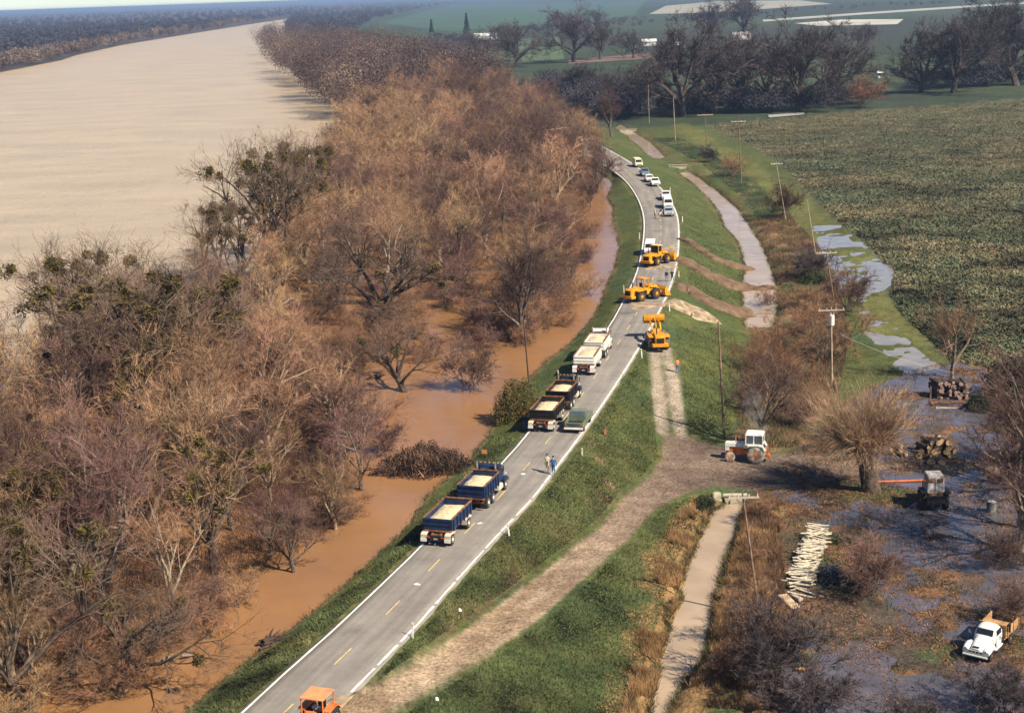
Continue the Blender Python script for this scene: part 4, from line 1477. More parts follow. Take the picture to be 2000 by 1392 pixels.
rb = [(p[0] + 6, p[1]) for p in DR] + [(p[0] + 80, p[1]) for p in DR[::-1]]
blades('dry_grass', np.concatenate([scatter(lb, 16000, -4.6, .47, 2.2), scatter(rb, 14000, -4.3, .45, 2.2)]), .55, .05, .35, DRY, 'dry tan grass along both banks of the lower ditch')
blades('weeds', np.concatenate([scatter(STRIP, 26000, ZF, .42, 4.0), scatter([(1470, 970), (1520, 980), (1540, 1250), (1480, 1390), (1380, 1390), (1420, 1200)], 16000, ZF, .4, 3.0)]), .75, .05, .4, DRY2, 'rusty dead weeds between the ditches and the pole line')
blades('green_weeds', np.concatenate([scatter(STRIP, 12000, ZF, .5, 3.0, 2), scatter(ST2, 12000, ZF, .4, 3.0, 1), scatter(YARD, 9000, ZF, .55, 4.0, 1)]), .5, .06, .5, GREENW, 'green weeds in the strip along the ditch and in the yard')
lv = scatter(YARD, 75000, ZF, .45, 3.5, 3)
lv[:, 2] = np.maximum(lv[:, 2], ZF + .02) + .03
blades('fallen_leaves', lv, .10, .11, 1.4, mat('leaf_litter', (.27, .135, .062), .95, var=.5, scale=1.0), 'orange brown leaf litter over the flooded yard')

und = []
uw = line([(-120, 830), (150, 720), (420, 600), (525, 560), (560, 670), (600, 760), (670, 870), (680, 960), (640, 1040), (560, 1100), (460, 1155), (330, 1190), (200, 1310), (-20, 1400), (-160, 1440)], ZW)[:, :2]
uw2 = line([(540, 540), (610, 420), (660, 300), (700, 230), (1000, 215), (1150, 275), (1180, 330), (1140, 430), (1125, 540), (1050, 630), (980, 640), (900, 585), (760, 580), (690, 580), (600, 600)], ZW)[:, :2]
for P_, n_ in ((uw, 70000), (uw2, 60000)):
    x = RNG.uniform(P_[:, 0].min(), P_[:, 0].max(), n_ * 4)
    y = RNG.uniform(P_[:, 1].min(), P_[:, 1].max(), n_ * 4)
    ok = inside(P_, x, y) & (fbm(x, y, 6, 3, 1) > .40)
    und.append(np.column_stack([x[ok], y[ok], np.full(ok.sum(), ZW - .1)])[:n_])
und = np.concatenate(und)
und[:, 2] += RNG.random(len(und)) ** 2 * 2.2
tag(blades('underbrush', und, 1.5, .045, .75, mat('underbrush_twigs', (.085, .046, .034), .95, var=.4, scale=.3), 'tangled bare underbrush filling the flooded wood'), None, 'brush')  # dark base colour stands in for the shade inside the wood

def fill(poly, z, n, settle=False):
    P = line(poly, z)[:, :2]
    # even cover of the area as seen: more trees near, fewer far
    out = []
    px = np.array([p[0] for p in poly])
    py = np.array([p[1] for p in poly])
    while len(out) < n:
        x = RNG.uniform(px.min(), px.max(), n)
        y = RNG.uniform(py.min(), py.max(), n)
        ok = inside(poly, x, y)
        out += list(zip(x[ok], y[ok]))
    q = np.array(out[:n])
    if settle:
        zz = np.full(n, float(z))
        for _ in range(14):
            p = at(q[:, 0], q[:, 1], zz)
            zz = .5 * zz + .5 * height(p[:, 0], p[:, 1])
        return at(q[:, 0], q[:, 1], zz)
    return at(q[:, 0], q[:, 1], z)

# crop plants: low leafy clumps over the field; short tufts over the levee slopes
CROPV = [(1385, 247), (1450, 240), (1560, 228), (2000, 198), (2120, 190), (2120, 740), (2000, 735), (1860, 706), (1812, 662), (1762, 616), (1738, 578), (1746, 538), (1705, 487), (1628, 425), (1573, 370), (1522, 316), (1455, 280)]
cp = fill(CROPV, ZF, 95000)
cp[:, 2] = height(cp[:, 0], cp[:, 1])
tanm = fbm(cp[:, 0], cp[:, 1], 26, 4, 3) + .40 * (RNG.random(len(cp)) - .5) + np.clip((cp[:, 1] - 300) / 1600, -.06, .09) > .54
blades('crop_plants', cp[~tanm], .30, .42, 1.0, mat('crop_leaf', (.090, .108, .054), .85, var=.5, scale=.12), 'green crop plants covering the field right of the levee')
blades('crop_stubble', cp[tanm], .28, .42, 1.1, mat('crop_dry', (.205, .160, .085), .9, var=.5, scale=.12), 'dry tan patches among the crop of the right field')
SL1 = [(700, 1490), (800, 1392), (870, 1345), (970, 1280), (1060, 1216), (1120, 1166), (1175, 1112), (1235, 1056), (1290, 998), (1350, 968), (1380, 985), (1350, 1040), (1310, 1110), (1290, 1200), (1260, 1290), (1240, 1392), (1220, 1490)]
SL2 = [(730, 1335), (830, 1225), (960, 1080), (1060, 970), (1110, 905), (1220, 745), (1262, 685), (1272, 760), (1280, 845), (1285, 890), (1255, 928), (1215, 955), (1165, 1015), (1090, 1075), (990, 1150), (890, 1220), (790, 1290)]
SL3 = [(1345, 850), (1335, 780), (1325, 700), (1320, 640), (1400, 640), (1440, 650), (1435, 750), (1425, 830)]
SL4 = [(270, 1490), (375, 1392), (480, 1300), (580, 1235), (670, 1160), (760, 1085), (835, 1005), (925, 905), (960, 850), (1010, 855), (965, 905), (815, 1060), (735, 1138), (640, 1225), (560, 1300), (455, 1392), (350, 1490)]
SL5 = [(1335, 470), (1330, 420), (1300, 368), (1265, 335), (1290, 335), (1345, 362), (1400, 420), (1435, 475), (1450, 520), (1450, 620), (1400, 610), (1345, 560)]
gp = np.concatenate([fill(SL1, -3.2, 42000, True), fill(SL2, -1.6, 36000, True), fill(SL3, -2.4, 9000, True), fill(SL4, -.5, 16000, True), fill(SL5, -2.4, 13000, True)])
gp[:, 2] = height(gp[:, 0], gp[:, 1]) - .02
ymask = fbm(gp[:, 0], gp[:, 1], 5, 4, 2) + .3 * (RNG.random(len(gp)) - .5)
blades('levee_grass', gp[ymask < .55], .20, .09, .8, mat('levee_grass_green', (.088, .108, .040), .9, var=.5, scale=.25), 'short green grass over the levee slopes')
blades('levee_grass', gp[ymask >= .55], .18, .09, .8, mat('levee_grass_olive', (.155, .142, .056), .9, var=.5, scale=.25), 'yellowed grass tufts over the levee slopes')

# weeds that hang over the water's edge
def fringe(P, z, n, off, wid):
    Q = resample(line(P, z), .2)
    i = RNG.integers(0, len(Q), n)
    T = np.gradient(Q[:, :2], axis=0)
    T /= np.linalg.norm(T, axis=1)[:, None] + 1e-9
    d = off + RNG.normal(size=n) * wid + (fbm(Q[i, 0], Q[i, 1], 2.0, 3) - .5) * 1.1
    x, y = Q[i, 0] + T[i, 1] * d, Q[i, 1] - T[i, 0] * d
    return np.column_stack([x, y, np.maximum(height(x, y), z - .1)])
blades('bank_grass', np.concatenate([fringe(DL, ZD, 5000, -.1, .22), fringe(DR, ZD, 5000, .1, .22), fringe(UL[:10], ZD, 4500, -.1, .25), fringe(UR[:10], ZD, 4500, .1, .25), fringe(UL[10:], ZD, 1200, -.1, .3), fringe(UR[10:], ZD, 1200, .1, .3)]), .38, .05, .6, mat('bank_weeds', (.115, .100, .040), .9, var=.5, scale=.6), 'ragged weeds fringing the ditch water')
blades('shore_grass', fringe(SHORE[:-3], ZW, 9000, .15, .30), .25, .05, .7, mat('shore_weeds', (.085, .085, .032), .9, var=.5, scale=.5), 'drowned grass along the flood edge of the levee')

def woods(name, label, P, hmin, hmax, wid, nper, size, m):
    """far wood as one mass: each tree a rough cloud of twig clusters over a trunk"""
    n = len(P)
    H = RNG.uniform(hmin, hmax, n)
    W = H * wid * RNG.uniform(.8, 1.25, n)
    u = RNG.normal(size=(n, nper, 3))
    u /= np.linalg.norm(u, axis=2)[..., None]
    u *= (RNG.random((n, nper)) ** .35)[..., None]
    c = u * np.stack([W, W, H * .38], 1)[:, None, :]
    c[..., 2] += (H * .62)[:, None]
    c += P[:, None, :]
    q = RNG.normal(size=(n, nper, 3, 3)) * size
    v = (c[:, :, None, :] + q).reshape(-1, 3)
    return tag(mesh_obj(name, v, np.arange(len(v)).reshape(-1, 3), m), label, 'woodland', None, 'stuff')
TW_FAR = mat('far_twigs_brown', (.105, .070, .064), .95, var=.35, scale=.05)
TW_FARD = mat('far_twigs_dark', (.066, .058, .072), .95, var=.4, scale=.03)  # bluish base puts distance haze into the twig colour
# the wood goes on along the river bend
woods('far_woodland', 'brown bare woodland along the river bend behind the near wood', fill([(668, 240), (610, 205), (572, 168), (522, 128), (503, 100), (510, 82), (560, 76), (700, 98), (830, 125), (950, 165), (980, 200), (900, 195), (760, 215)], ZW, 430), 16, 25, .42, 700, .26, TW_FAR)
woods('far_woodland', 'pale tan treetops scattered along the river bend behind the near wood', fill([(668, 236), (610, 200), (572, 165), (522, 124), (505, 98), (515, 80), (560, 74), (700, 96), (830, 122), (900, 190), (760, 212)], ZW, 130), 17, 24, .36, 700, .25, mat('far_twigs_tan', (.26, .178, .125), .95, var=.35, scale=.05))
woods('far_woodland', 'pale bare trees on the far bank of the river at the left', fill([(-60, 161), (0, 141), (60, 129), (120, 117), (180, 103), (260, 84), (420, 58), (520, 42), (520, 38), (420, 52), (260, 78), (150, 100), (60, 120), (0, 131), (-60, 150)], ZW, 170), 9, 15, .42, 300, .55, mat('far_twigs_bank', (.20, .145, .115), .95, var=.4, scale=.03))
woods('far_woodland', 'dark woodland spreading behind the far bank to the horizon', fill([(-200, 190), (0, 122), (150, 96), (240, 80), (350, 64), (450, 50), (520, 40), (600, 28), (600, 12), (300, 22), (0, 36), (-200, 45)], ZW, 2600), 9, 15, .55, 60, 1.2, TW_FARD)
woods('far_woodland', 'dark hazy woodland above the far bend of the wood', fill([(560, 78), (620, 84), (700, 60), (725, 42), (800, 24), (900, 6), (700, 6), (560, 14)], ZF, 900), 10, 16, .5, 60, 1.0, TW_FARD)
woods('far_hedgerow', 'dark hedgerows and tree lines across the far fields', np.concatenate([
    fill([(1060, 165), (1150, 175), (1240, 190), (1260, 235), (1190, 232), (1120, 215), (1050, 190)], ZF, 200), fill([(1020, 58), (1270, 40), (1275, 52), (1020, 68)], ZF, 60),
    fill([(1290, 226), (1520, 222), (1700, 204), (1700, 198), (1500, 212), (1290, 216)], ZF, 140), fill([(1780, 178), (2050, 165), (2050, 150), (1780, 168)], ZF, 90),
    fill([(840, 76), (960, 100), (1000, 112), (1000, 104), (900, 76)], ZF, 40), fill([(1480, 32), (2050, -2), (2050, -8), (1480, 26)], ZF, 40)]), 5, 10, .55, 300, .30, TW_FARD)

# far fields
def field(px_poly, rgb, k):
    P = line(px_poly, ZF)
    sheet('field', P[:, :2], ZF + .08 + .02 * k, mat('field_%d' % k, rgb, .95, var=.12, scale=.01))
field([(1268, 28), (1300, 12), (1400, 3), (1560, 1), (1625, 8), (1480, 19), (1350, 26)], (.36, .33, .24), 1)
field([(1552, 46), (1640, 39), (1765, 38), (1752, 48), (1600, 51)], (.50, .48, .40), 2)
field([(1490, 39), (1700, 24), (2050, 1), (2050, 5), (1700, 28), (1490, 43)], (.40, .38, .33), 3)
field([(1008, 78), (1092, 72), (1102, 116), (1020, 122)], (.085, .12, .055), 4)
field([(936, 92), (1000, 88), (1002, 118), (950, 120)], (.080, .115, .055), 5)
field([(740, 46), (880, 10), (1260, 2), (1240, 30), (1030, 52), (880, 62)], (.058, .105, .060), 6)
field([(1110, 118), (1260, 105), (1500, 86), (1500, 92), (1260, 116), (1110, 126)], (.17, .11, .085), 7)
field([(1500, 226), (1570, 221), (1572, 225), (1502, 231)], (.40, .38, .36), 8)
# ------------------------------------------------------------------ vehicles
RUBBER = mat('tyre_rubber', (.030, .028, .027), .85, var=.25, scale=4)
RUBBER_MUD = mat('muddy_tyre', (.20, .155, .12), .95, var=.4, scale=4)
STEEL_DK = mat('chassis_black', (.025, .022, .022), .6, var=.3, scale=3)
RUST = mat('rusty_steel', (.26, .115, .050), .85, var=.4, scale=2.5)
CHROME = mat('bright_metal', (.62, .60, .56), .25, metal=.8, var=.1, scale=3)
WHITE_P = mat('white_paint', (.80, .77, .68), .4, var=.06, scale=1.5)
CREAM_P = mat('cream_fender', (.72, .62, .46), .5, var=.15, scale=2)
GLASS = mat('dark_glass', (.018, .022, .028), .08, var=.2, scale=1, spec=.6)
GLASS_L = mat('hazy_glass', (.10, .12, .14), .12, var=.2, scale=1, spec=.6)
SAND = mat('load_sand', (.66, .52, .32), .95, var=.16, scale=3.5, bump=.8)
RED_L = mat('tail_lamp_red', (.45, .05, .03), .3, var=.1)
AMBER = mat('amber_lamp', (.70, .35, .06), .3, var=.1)
LAMP = mat('head_lamp_glass', (.75, .74, .70), .15, var=.05)
BLUE_P = mat('truck_blue', (.015, .032, .088), .4, var=.25, scale=1.2)
BLACK_P = mat('truck_black', (.018, .018, .022), .35, var=.25, scale=1.2)
YELLOW = mat('machine_yellow', (.74, .32, .022), .5, var=.16, scale=1.4)
ORANGE = mat('tractor_orange', (.70, .195, .055), .5, var=.2, scale=1.6)
ORANGE_R = mat('tractor_roof', (.74, .31, .13), .6, var=.15, scale=1.6)
SEAT = mat('seat_black', (.02, .017, .017), .8)
SKIN = mat('skin', (.50, .30, .21), .6, var=.1)
DIRTY_W = mat('dirty_white', (.50, .46, .42), .7, var=.3, scale=2)
WOOD = mat('plank_wood', (.48, .27, .115), .85, var=.3, scale=2.5)

def wheel(parent, x, y, r, w, rim, tyre=RUBBER, side=1, hub=.55):
    """tyre with a rim set into its outer face; side = +1 for the left of the vehicle"""
    k = .18 * r
    mb = MB().lathe([(-w / 2, r * .60), (-w / 2, r - k), (-w / 2 + k * .5, r), (w / 2 - k * .5, r), (w / 2, r - k), (w / 2, r * .60)], 'Y', 22, (x, y, r))
    t = mb.build('wheel', tyre, parent, smooth=True)
    y0 = y + side * w * .36
    y1 = y + side * w * .52
    d = (y1 - y0)
    pr = [(0, r * .62), (d, r * hub), (d * .4, r * hub * .75), (d * 1.25, r * .2), (d * 1.3, r * .02)]
    MB().lathe(pr, 'Y', 18, (x, y0, r)).build('rim', rim, t, smooth=True)
    return t

def open_bed(parent, x0, x1, hw, z0, z1, paint, inner, floor=True, ribs=True, thick=.09):
    """tipper body: four walls round a floor"""
    MB().box(x0, x1, -hw, hw, z0, z0 + .1).build('bed_floor', inner, parent)
    for s in (-1, 1):
        w = MB().box(x0, x1, s * hw - thick / 2, s * hw + thick / 2, z0 + .1, z1).build('side_board', paint, parent, .012)
        if ribs:
            for k in range(6):
                x = x0 + (x1 - x0) * (k + .5) / 6
                MB().box(x - .05, x + .05, s * (hw + .085) - .05, s * (hw + .085) + .05, z0, z1 - .04).build('rib', paint, w)
        MB().box(x0 - .02, x1 + .02, s * hw - .07, s * hw + .07, z1, z1 + .07).build('top_rail', inner, w)
    fr = MB().box(x1 - thick, x1, -hw + .05, hw - .05, z0 + .1, z1 + .12).build('front_board', paint, parent, .012)
    MB().box(x1 - .12, x1 + .03, -hw, hw, z1 + .12, z1 + .2).build('top_rail', inner, fr)
    tg = MB().box(x0, x0 + thick, -hw + .05, hw - .05, z0 + .1, z1 + .02).build('tailgate', paint, parent, .012)
    for z in (z0 + .22, (z0 + z1) / 2 + .02, z1 - .09):
        MB().box(x0 - .06, x0 - .002, -hw + .06, hw - .06, z - .045, z + .045).build('tailgate_rib', paint, tg)
    MB().box(x0 - .10, x0 + .06, -hw, hw, z0 - .04, z0 + .09).build('rear_sill', inner, tg)

def sand_load(parent, x0, x1, hw, z, peak):
    n, m = 22, 14
    v = []
    for i in range(n):
        for j in range(m):
            u, w = -1 + 2 * i / (n - 1), -1 + 2 * j / (m - 1)
            x, y = (x0 + x1) / 2 + u * (x1 - x0) / 2, w * hw
            h = peak * max(0, 1 - abs(u) ** 2.2) * max(0, 1 - abs(w) ** 2) + .16 * float(vnoise(np.array(x * 2.3 + 40), np.array(y * 2.3 + 40))) - .05
            v.append((x, y, z + h))
    f = [(i * m + j, (i + 1) * m + j, (i + 1) * m + j + 1, i * m + j + 1) for i in range(n - 1) for j in range(m - 1)]
    mesh_obj('load', v, f, SAND, parent, True)['label'] = 'heaped pale sand load'

def dump_truck(label, loc, heading, paint, inner, loaded=True, cab_paint=None, stack=True, bed_top=2.25, rim=WHITE_P):
    """origin between the rear axles on the ground, forward is +x"""
    cp = cab_paint or paint
    t = thing('dump_truck', label, 'truck', loc, heading, 'tipper trucks waiting in the left lane')
    MB().box(-1.6, 5.2, -.45, -.30, .75, 1.0).box(-1.6, 5.2, .30, .45, .75, 1.0).box(-1.6, -1.5, -.3, .3, .75, 1.0).box(2.4, 2.6, -.3, .3, .75, 1.0).build('chassis', STEEL_DK, t)
    MB().cyl((0.65, -1.05, .52), (0.65, 1.05, .52), .10, n=8).cyl((-.65, -1.05, .52), (-.65, 1.05, .52), .10, n=8).cyl((4.3, -.95, .52), (4.3, .95, .52), .09, n=8).build('axle', STEEL_DK, t)
    for s in (-1, 1):
        for x in (-.65, .65):
            wheel(t, x, s * 1.02, .52, .42, rim, side=s)
        wheel(t, 4.3, s * 1.03, .52, .28, rim, side=s)
        MB().box(-1.55, -1.50, s * 1.0 - .26, s * 1.0 + .26, .25, .85).build('mud_flap', STEEL_DK, t)
        MB().box(3.75, 4.95, s * .98 - .24, s * .98 + .24, 1.06, 1.20, .18, .05).box(3.70, 3.86, s * .98 - .24, s * .98 + .24, .72, 1.08).build('fender', cp, t, .03)
        MB().box(2.35, 3.45, s * .95 - .26, s * .95 + .26, .50, .98).build('fuel_tank', CREAM_P, t, .06)
        MB().box(3.5, 3.54, s * 1.18 - .02, s * 1.30 + .02, 2.0, 2.5).box(3.5, 3.53, min(s * .95, s * 1.24), max(s * .95, s * 1.24), 2.44, 2.47).build('mirror', STEEL_DK, t)
        MB().cyl((5.42, s * .72, 1.15), (5.50, s * .72, 1.15), .13, n=12).build('headlight', LAMP, t)
        MB().box(-1.66, -1.60, s * .6 - .12, s * .6 + .12, .86, .98).build('tail_lamp', RED_L, t)
    MB().box(-1.64, -1.54, -1.1, 1.1, .70, .84).build('rear_bumper', RUST, t)
    hood = MB().prism([(3.95, 1.0), (5.45, 1.0), (5.45, 1.62), (5.3, 1.72), (3.95, 1.86)], -.62, .62).build('hood', cp, t, .05, True)
    MB().box(5.455, 5.50, -.5, .5, 1.05, 1.58).build('grille', CHROME, hood)
    MB().box(5.35, 5.60, -1.12, 1.12, .58, .84).build('front_bumper', CHROME, t, .03)
    cab = MB().prism([(2.65, 1.0), (4.0, 1.0), (4.0, 1.84), (3.72, 2.62), (3.5, 2.72), (2.75, 2.72), (2.65, 2.6)], -1.0, 1.0).build('cab', cp, t, .05, True)
    MB().box(2.60, 2.645, -.62, .62, 2.02, 2.48).build('rear_window', GLASS_L, cab)
    MB().add([(4.03, -.85, 1.92), (4.03, .85, 1.92), (3.78, .82, 2.56), (3.78, -.82, 2.56), (3.97, -.85, 1.9), (3.97, .85, 1.9), (3.70, .82, 2.56), (3.70, -.82, 2.56)], [(0, 1, 2, 3), (7, 6, 5, 4), (0, 4, 5, 1), (1, 5, 6, 2), (2, 6, 7, 3), (3, 7, 4, 0)]).build('windshield', GLASS, cab)
    for s in (-1, 1):
        d = MB().box(2.85, 3.85, s * 1.015 - .012, s * 1.015 + .012, 1.15, 1.95).build('door', cp, cab, .008)
        MB().prism([(2.9, 2.0), (3.85, 2.0), (3.66, 2.52), (2.9, 2.52)], s * 1.018 - .012, s * 1.018 + .012).build('side_window', GLASS, d)
        MB().box(2.9, 3.0, s * 1.04 - .015, s * 1.04 + .015, 1.62, 1.68).build('door_handle', CHROME, d)
        MB().box(3.0, 3.8, s * 1.02 - .16, s * 1.02 + .16, .55, .62).build('step', STEEL_DK, t)
        if stack:
            MB().cyl((2.50, s * .85, .95), (2.50, s * .85, 2.9), .085, n=10).cyl((2.50, s * .85, 2.9), (2.42, s * .85, 3.1), .07, n=10).build('exhaust_stack', CHROME, t)
    for k in range(5):
        MB().box(3.3, 3.42, -.8 + .4 * k - .05, -.8 + .4 * k + .05, 2.722, 2.79).build('roof_lamp', AMBER, cab)
    open_bed(t, -1.75, 2.3, 1.20, 1.12, bed_top, paint, inner)
    if loaded:
        sand_load(t, -1.62, 2.15, 1.12, bed_top - .42, .42)
    return t

def dump_trailer(label, loc, heading, paint, inner, bed_top=2.15, rim=WHITE_P, loaded=True, tongue=2.6):
    """origin under the rear axle, forward is +x; front axle on a dolly, drawbar ahead"""
    t = thing('dump_trailer', label, 'trailer', loc, heading, 'loaded tipper trailers behind the trucks')
    MB().box(-.55, 4.5, -.42, -.28, .78, 1.0).box(-.55, 4.5, .28, .42, .78, 1.0).box(-.55, -.42, -.28, .28, .72, 1.0).box(3.4, 4.4, -.28, .28, .7, .8).build('chassis', RUST, t)
    MB().cyl((0, -1.05, .50), (0, 1.05, .50), .10, n=8).cyl((3.9, -1.05, .50), (3.9, 1.05, .50), .10, n=8).build('axle', STEEL_DK, t)
    MB().add([(4.35, -.42, .72), (4.35, .42, .72), (3.9 + tongue, .06, .82), (3.9 + tongue, -.06, .82), (4.35, -.42, .86), (4.35, .42, .86), (3.9 + tongue, .06, .94), (3.9 + tongue, -.06, .94)],
             [(3, 2, 1, 0), (4, 5, 6, 7), (0, 1, 5, 4), (1, 2, 6, 5), (2, 3, 7, 6), (3, 0, 4, 7)]).build('drawbar', RUST, t)
    for s in (-1, 1):
        for x in (0, 3.9):
            wheel(t, x, s * 1.02, .50, .44, rim, side=s)
            prof = [(x - .62, .52), (x - .66, .98), (x - .42, 1.08), (x + .42, 1.08), (x + .60, .98), (x + .56, .9), (x - .38, 1.03), (x - .60, .92), (x - .58, .52)]
            MB().prism(prof, s * 1.02 - .25, s * 1.02 + .25).build('fender', CREAM_P if paint is not WHITE_P else WHITE_P, t)
        MB().box(-.72, -.67, s * .62 - .15, s * .62 + .15, .74, .86).build('tail_lamp', RED_L, t)
        MB().box(-.74, -.68, s * 1.02 - .25, s * 1.02 + .25, .42, .72).build('mud_flap', WHITE_P, t)
    MB().box(-.66, -.54, -.5, .5, .50, .92).build('rear_bumper', STEEL_DK, t)
    MB().box(-.69, -.665, -.16, .16, .60, .72).build('number_plate', DIRTY_W, t)
    open_bed(t, -.10, 4.75, 1.20, 1.14, bed_top, paint, inner)
    if loaded:
        sand_load(t, .05, 4.55, 1.12, bed_top - .42, .38)
    return t

def combo(names, rear, right_front, cols, gap, loaded=True, tops=(2.15, 2.25)):
    d = np.array(right_front) - np.array(rear[1])
    hd = math.atan2(d[1], d[0])
    c = (np.array(rear[0]) + np.array(rear[1])) / 2
    u = np.array([math.cos(hd), math.sin(hd)])
    dump_trailer(names[1], (c[0], c[1], .09), hd, cols[0], cols[1], tops[0])
    p = c + u * gap
    dump_truck(names[0], (p[0], p[1], .09), hd, cols[0], cols[1], loaded, cols[2] if len(cols) > 2 else None, bed_top=tops[1])
G = lambda x, y, z=.08: tuple(at(x, y, z)[:2])
combo(('blue tipper truck loaded with sand, nearest of the waiting trucks', 'blue tipper trailer full of sand behind the blue truck'), (G(827, 1064), G(887, 1060)), G(989, 955), (BLUE_P, RUST), 9.7)
combo(('black tipper truck loaded with sand beside the round bush', 'black tipper trailer full of sand beside the green pickup'), (G(1034, 842), G(1084, 840)), G(1126, 788), (BLACK_P, RUST), 8.6)
combo(('cream white tipper truck, farthest of the waiting trucks', 'white tipper trailer full of sand, farthest of the three trailers'), (G(1119, 732), G(1164, 730)), G(1194, 684), (WHITE_P, RUST, WHITE_P), 8.6)

def car(kind, name, label, loc, heading, paint, roof=None, group=None, glass=GLASS, tail=None, open_door=False, door_col=None):
    """cars of the time: kinds sedan, pickup, van; origin at the middle on the ground, forward +x"""
    t = thing(name, label, {'sedan': 'car', 'pickup': 'pickup', 'van': 'van'}[kind], loc, heading, group)
    hw = .95
    L0, L1 = -2.6, 2.6
    roof = roof or paint
    if kind == 'sedan':
        body = [(L0, .42), (L1, .42), (L1, .80), (L1 - .1, .90), (.9, .98), (-1.6, 1.0), (L0 + .05, .94), (L0, .80)]
        cab = [(-1.75, .99), (1.0, .97), (.35, 1.44), (-1.15, 1.46)]
    elif kind == 'pickup':
        body = [(L0, .50), (L1, .50), (L1, .92), (L1 - .12, 1.05), (.95, 1.12), (.9, 1.13), (-.62, 1.13), (-.62, .72), (L0 + .1, .72), (L0 + .1, .62), (L0, .62)]
        cab = [(-.60, 1.12), (.98, 1.11), (.55, 1.74), (-.45, 1.76)]
    else:
        body = [(L0, .45), (L1, .45), (L1, 1.0), (L1 - .25, 1.12), (L0 + .02, 1.12), (L0, 1.0)]
        cab = [(L0 + .02, 1.12), (L1 - .3, 1.12), (L1 - .95, 1.95), (L1 - 1.2, 2.03), (L0 + .12, 2.03)]
    MB().prism(body, -hw, hw).build('body', paint, t, .05, True)
    b = MB()
    n = len(cab)
    ins = [0 if z < 1.14 else .13 for x, z in cab]
    v = [(x, -hw + .03 + i, z) for (x, z), i in zip(cab, ins)] + [(x, hw - .03 - i, z) for (x, z), i in zip(cab, ins)]
    b.add(v, [tuple(range(n)), tuple(range(2 * n - 1, n - 1, -1))] + [(i, i + n, (i + 1) % n + n, (i + 1) % n) for i in range(n)])
    cabin = b.build('cabin', roof, t, .03, True)
    def slab(nm, quad, off):
        q = [Vector(p) for p in quad]
        nn = (q[1] - q[0]).cross(q[3] - q[0]).normalized() * off
        v = [p + nn for p in q] + [p - nn for p in q]
        return MB().add(v, [(0, 1, 2, 3), (7, 6, 5, 4), (0, 4, 5, 1), (1, 5, 6, 2), (2, 6, 7, 3), (3, 7, 4, 0)]).build(nm, glass, cabin)
    z0 = cab[0][1]
    fb, ft = cab[1], cab[2]
    def mid(a, c, k):
        return (a[0] + (c[0] - a[0]) * k, a[1] + (c[1] - a[1]) * k)
    for nm, lo, hi in (('windshield', cab[1], cab[2]), ('rear_window', cab[0], cab[-1])):
        a, c = mid(lo, hi, .14), mid(lo, hi, .86)
        slab(nm, [(a[0], -hw + .17, a[1]), (a[0], hw - .17, a[1]), (c[0], hw - .26, c[1]), (c[0], -hw + .26, c[1])], .022)
    zt = cab[2][1]
    for s in (-1, 1):
        za, zb = z0 + .10, zt - .10
        ya, yb = s * (hw - .045), s * (hw - .14)
        xs = [(cab[0][0] + .22, cab[-1][0] + .14), (cab[1][0] - .22, cab[2][0] - .14)]
        if kind == 'pickup':
            spans = [(0.0, 1.0)]
        elif kind == 'sedan':
            spans = [(0, .47), (.53, 1)]
        else:
            spans = [(.0, .30), (.35, .63), (.70, 1)]
        for a, c in spans:
            lo0, lo1 = xs[0][0] + (xs[1][0] - xs[0][0]) * a, xs[0][0] + (xs[1][0] - xs[0][0]) * c
            hi0, hi1 = xs[0][1] + (xs[1][1] - xs[0][1]) * a, xs[0][1] + (xs[1][1] - xs[0][1]) * c
            slab('side_window', [(lo0, ya, za), (lo1, ya, za), (hi1, yb, zb), (hi0, yb, zb)], .02)
        for x in (-1.55, 1.6):
            wheel(t, x, s * .80, .34, .22, CHROME, side=s)
        MB().cyl((L1 - .04, s * .68, .72), (L1 + .03, s * .68, .72), .12, n=12).build('headlight', LAMP, t)
        MB().box(L0 - .025, L0 + .03, s * .74 - .13, s * .74 + .13, .66, .84).build('tail_lamp', RED_L, t)
    MB().box(L1 - .02, L1 + .12, -hw, hw, .42, .58).build('front_bumper', CHROME, t, .03)
    MB().box(L0 - .14, L0 + .02, -hw - .02, hw + .02, .42, .60).build('rear_bumper', WHITE_P if kind == 'pickup' else CHROME, t, .03)
    MB().box(L1 - .01, L1 + .03, -.5, .5, .62, .80).build('grille', CHROME, t)
    if kind == 'pickup':
        for s in (-1, 1):
            MB().box(L0 + .06, -.60, s * (hw - .04) - .035, s * (hw - .04) + .035, .70, 1.12).build('bed_side', paint, t, .02)
        tg = MB().box(L0, L0 + .07, -hw + .05, hw - .05, .63, 1.12).build('tailgate', paint, t, .02)
        if tail:
            MB().box(L0 - .02, L0 - .002, -.72, .72, .74, 1.0).build('tailgate_panel', tail, tg)
        MB().box(L0 + .09, -.64, -hw + .08, hw - .08, .725, .745).build('bed_liner', STEEL_DK, t)
    if open_door:
        MB().add([(.55, -hw - .02, .5), (.50, -hw - .05, .5), (.1, -hw - .85, .5), (.15, -hw - .85, .5), (.55, -hw - .02, 1.35), (.50, -hw - .05, 1.35), (.1, -hw - .80, 1.05), (.15, -hw - .80, 1.05)],
                 [(3, 2, 1, 0), (4, 5, 6, 7), (0, 1, 5, 4), (1, 2, 6, 5), (2, 3, 7, 6), (3, 0, 4, 7)]).build('door', door_col or paint, t)
    return t
GREEN_P = mat('pickup_green', (.17, .205, .125), .4, var=.15, scale=1.5)
NAVY_P = mat('tailgate_navy', (.05, .075, .12), .4, var=.2)
BLUEG_P = mat('car_blue_grey', (.15, .20, .27), .35, var=.15)
PALE_BLUE = mat('car_pale_blue', (.36, .41, .46), .35, var=.12)
CREAM_V = mat('van_cream', (.80, .66, .42), .4, var=.08)
r0, r1 = G(1099, 848), G(1141, 846)
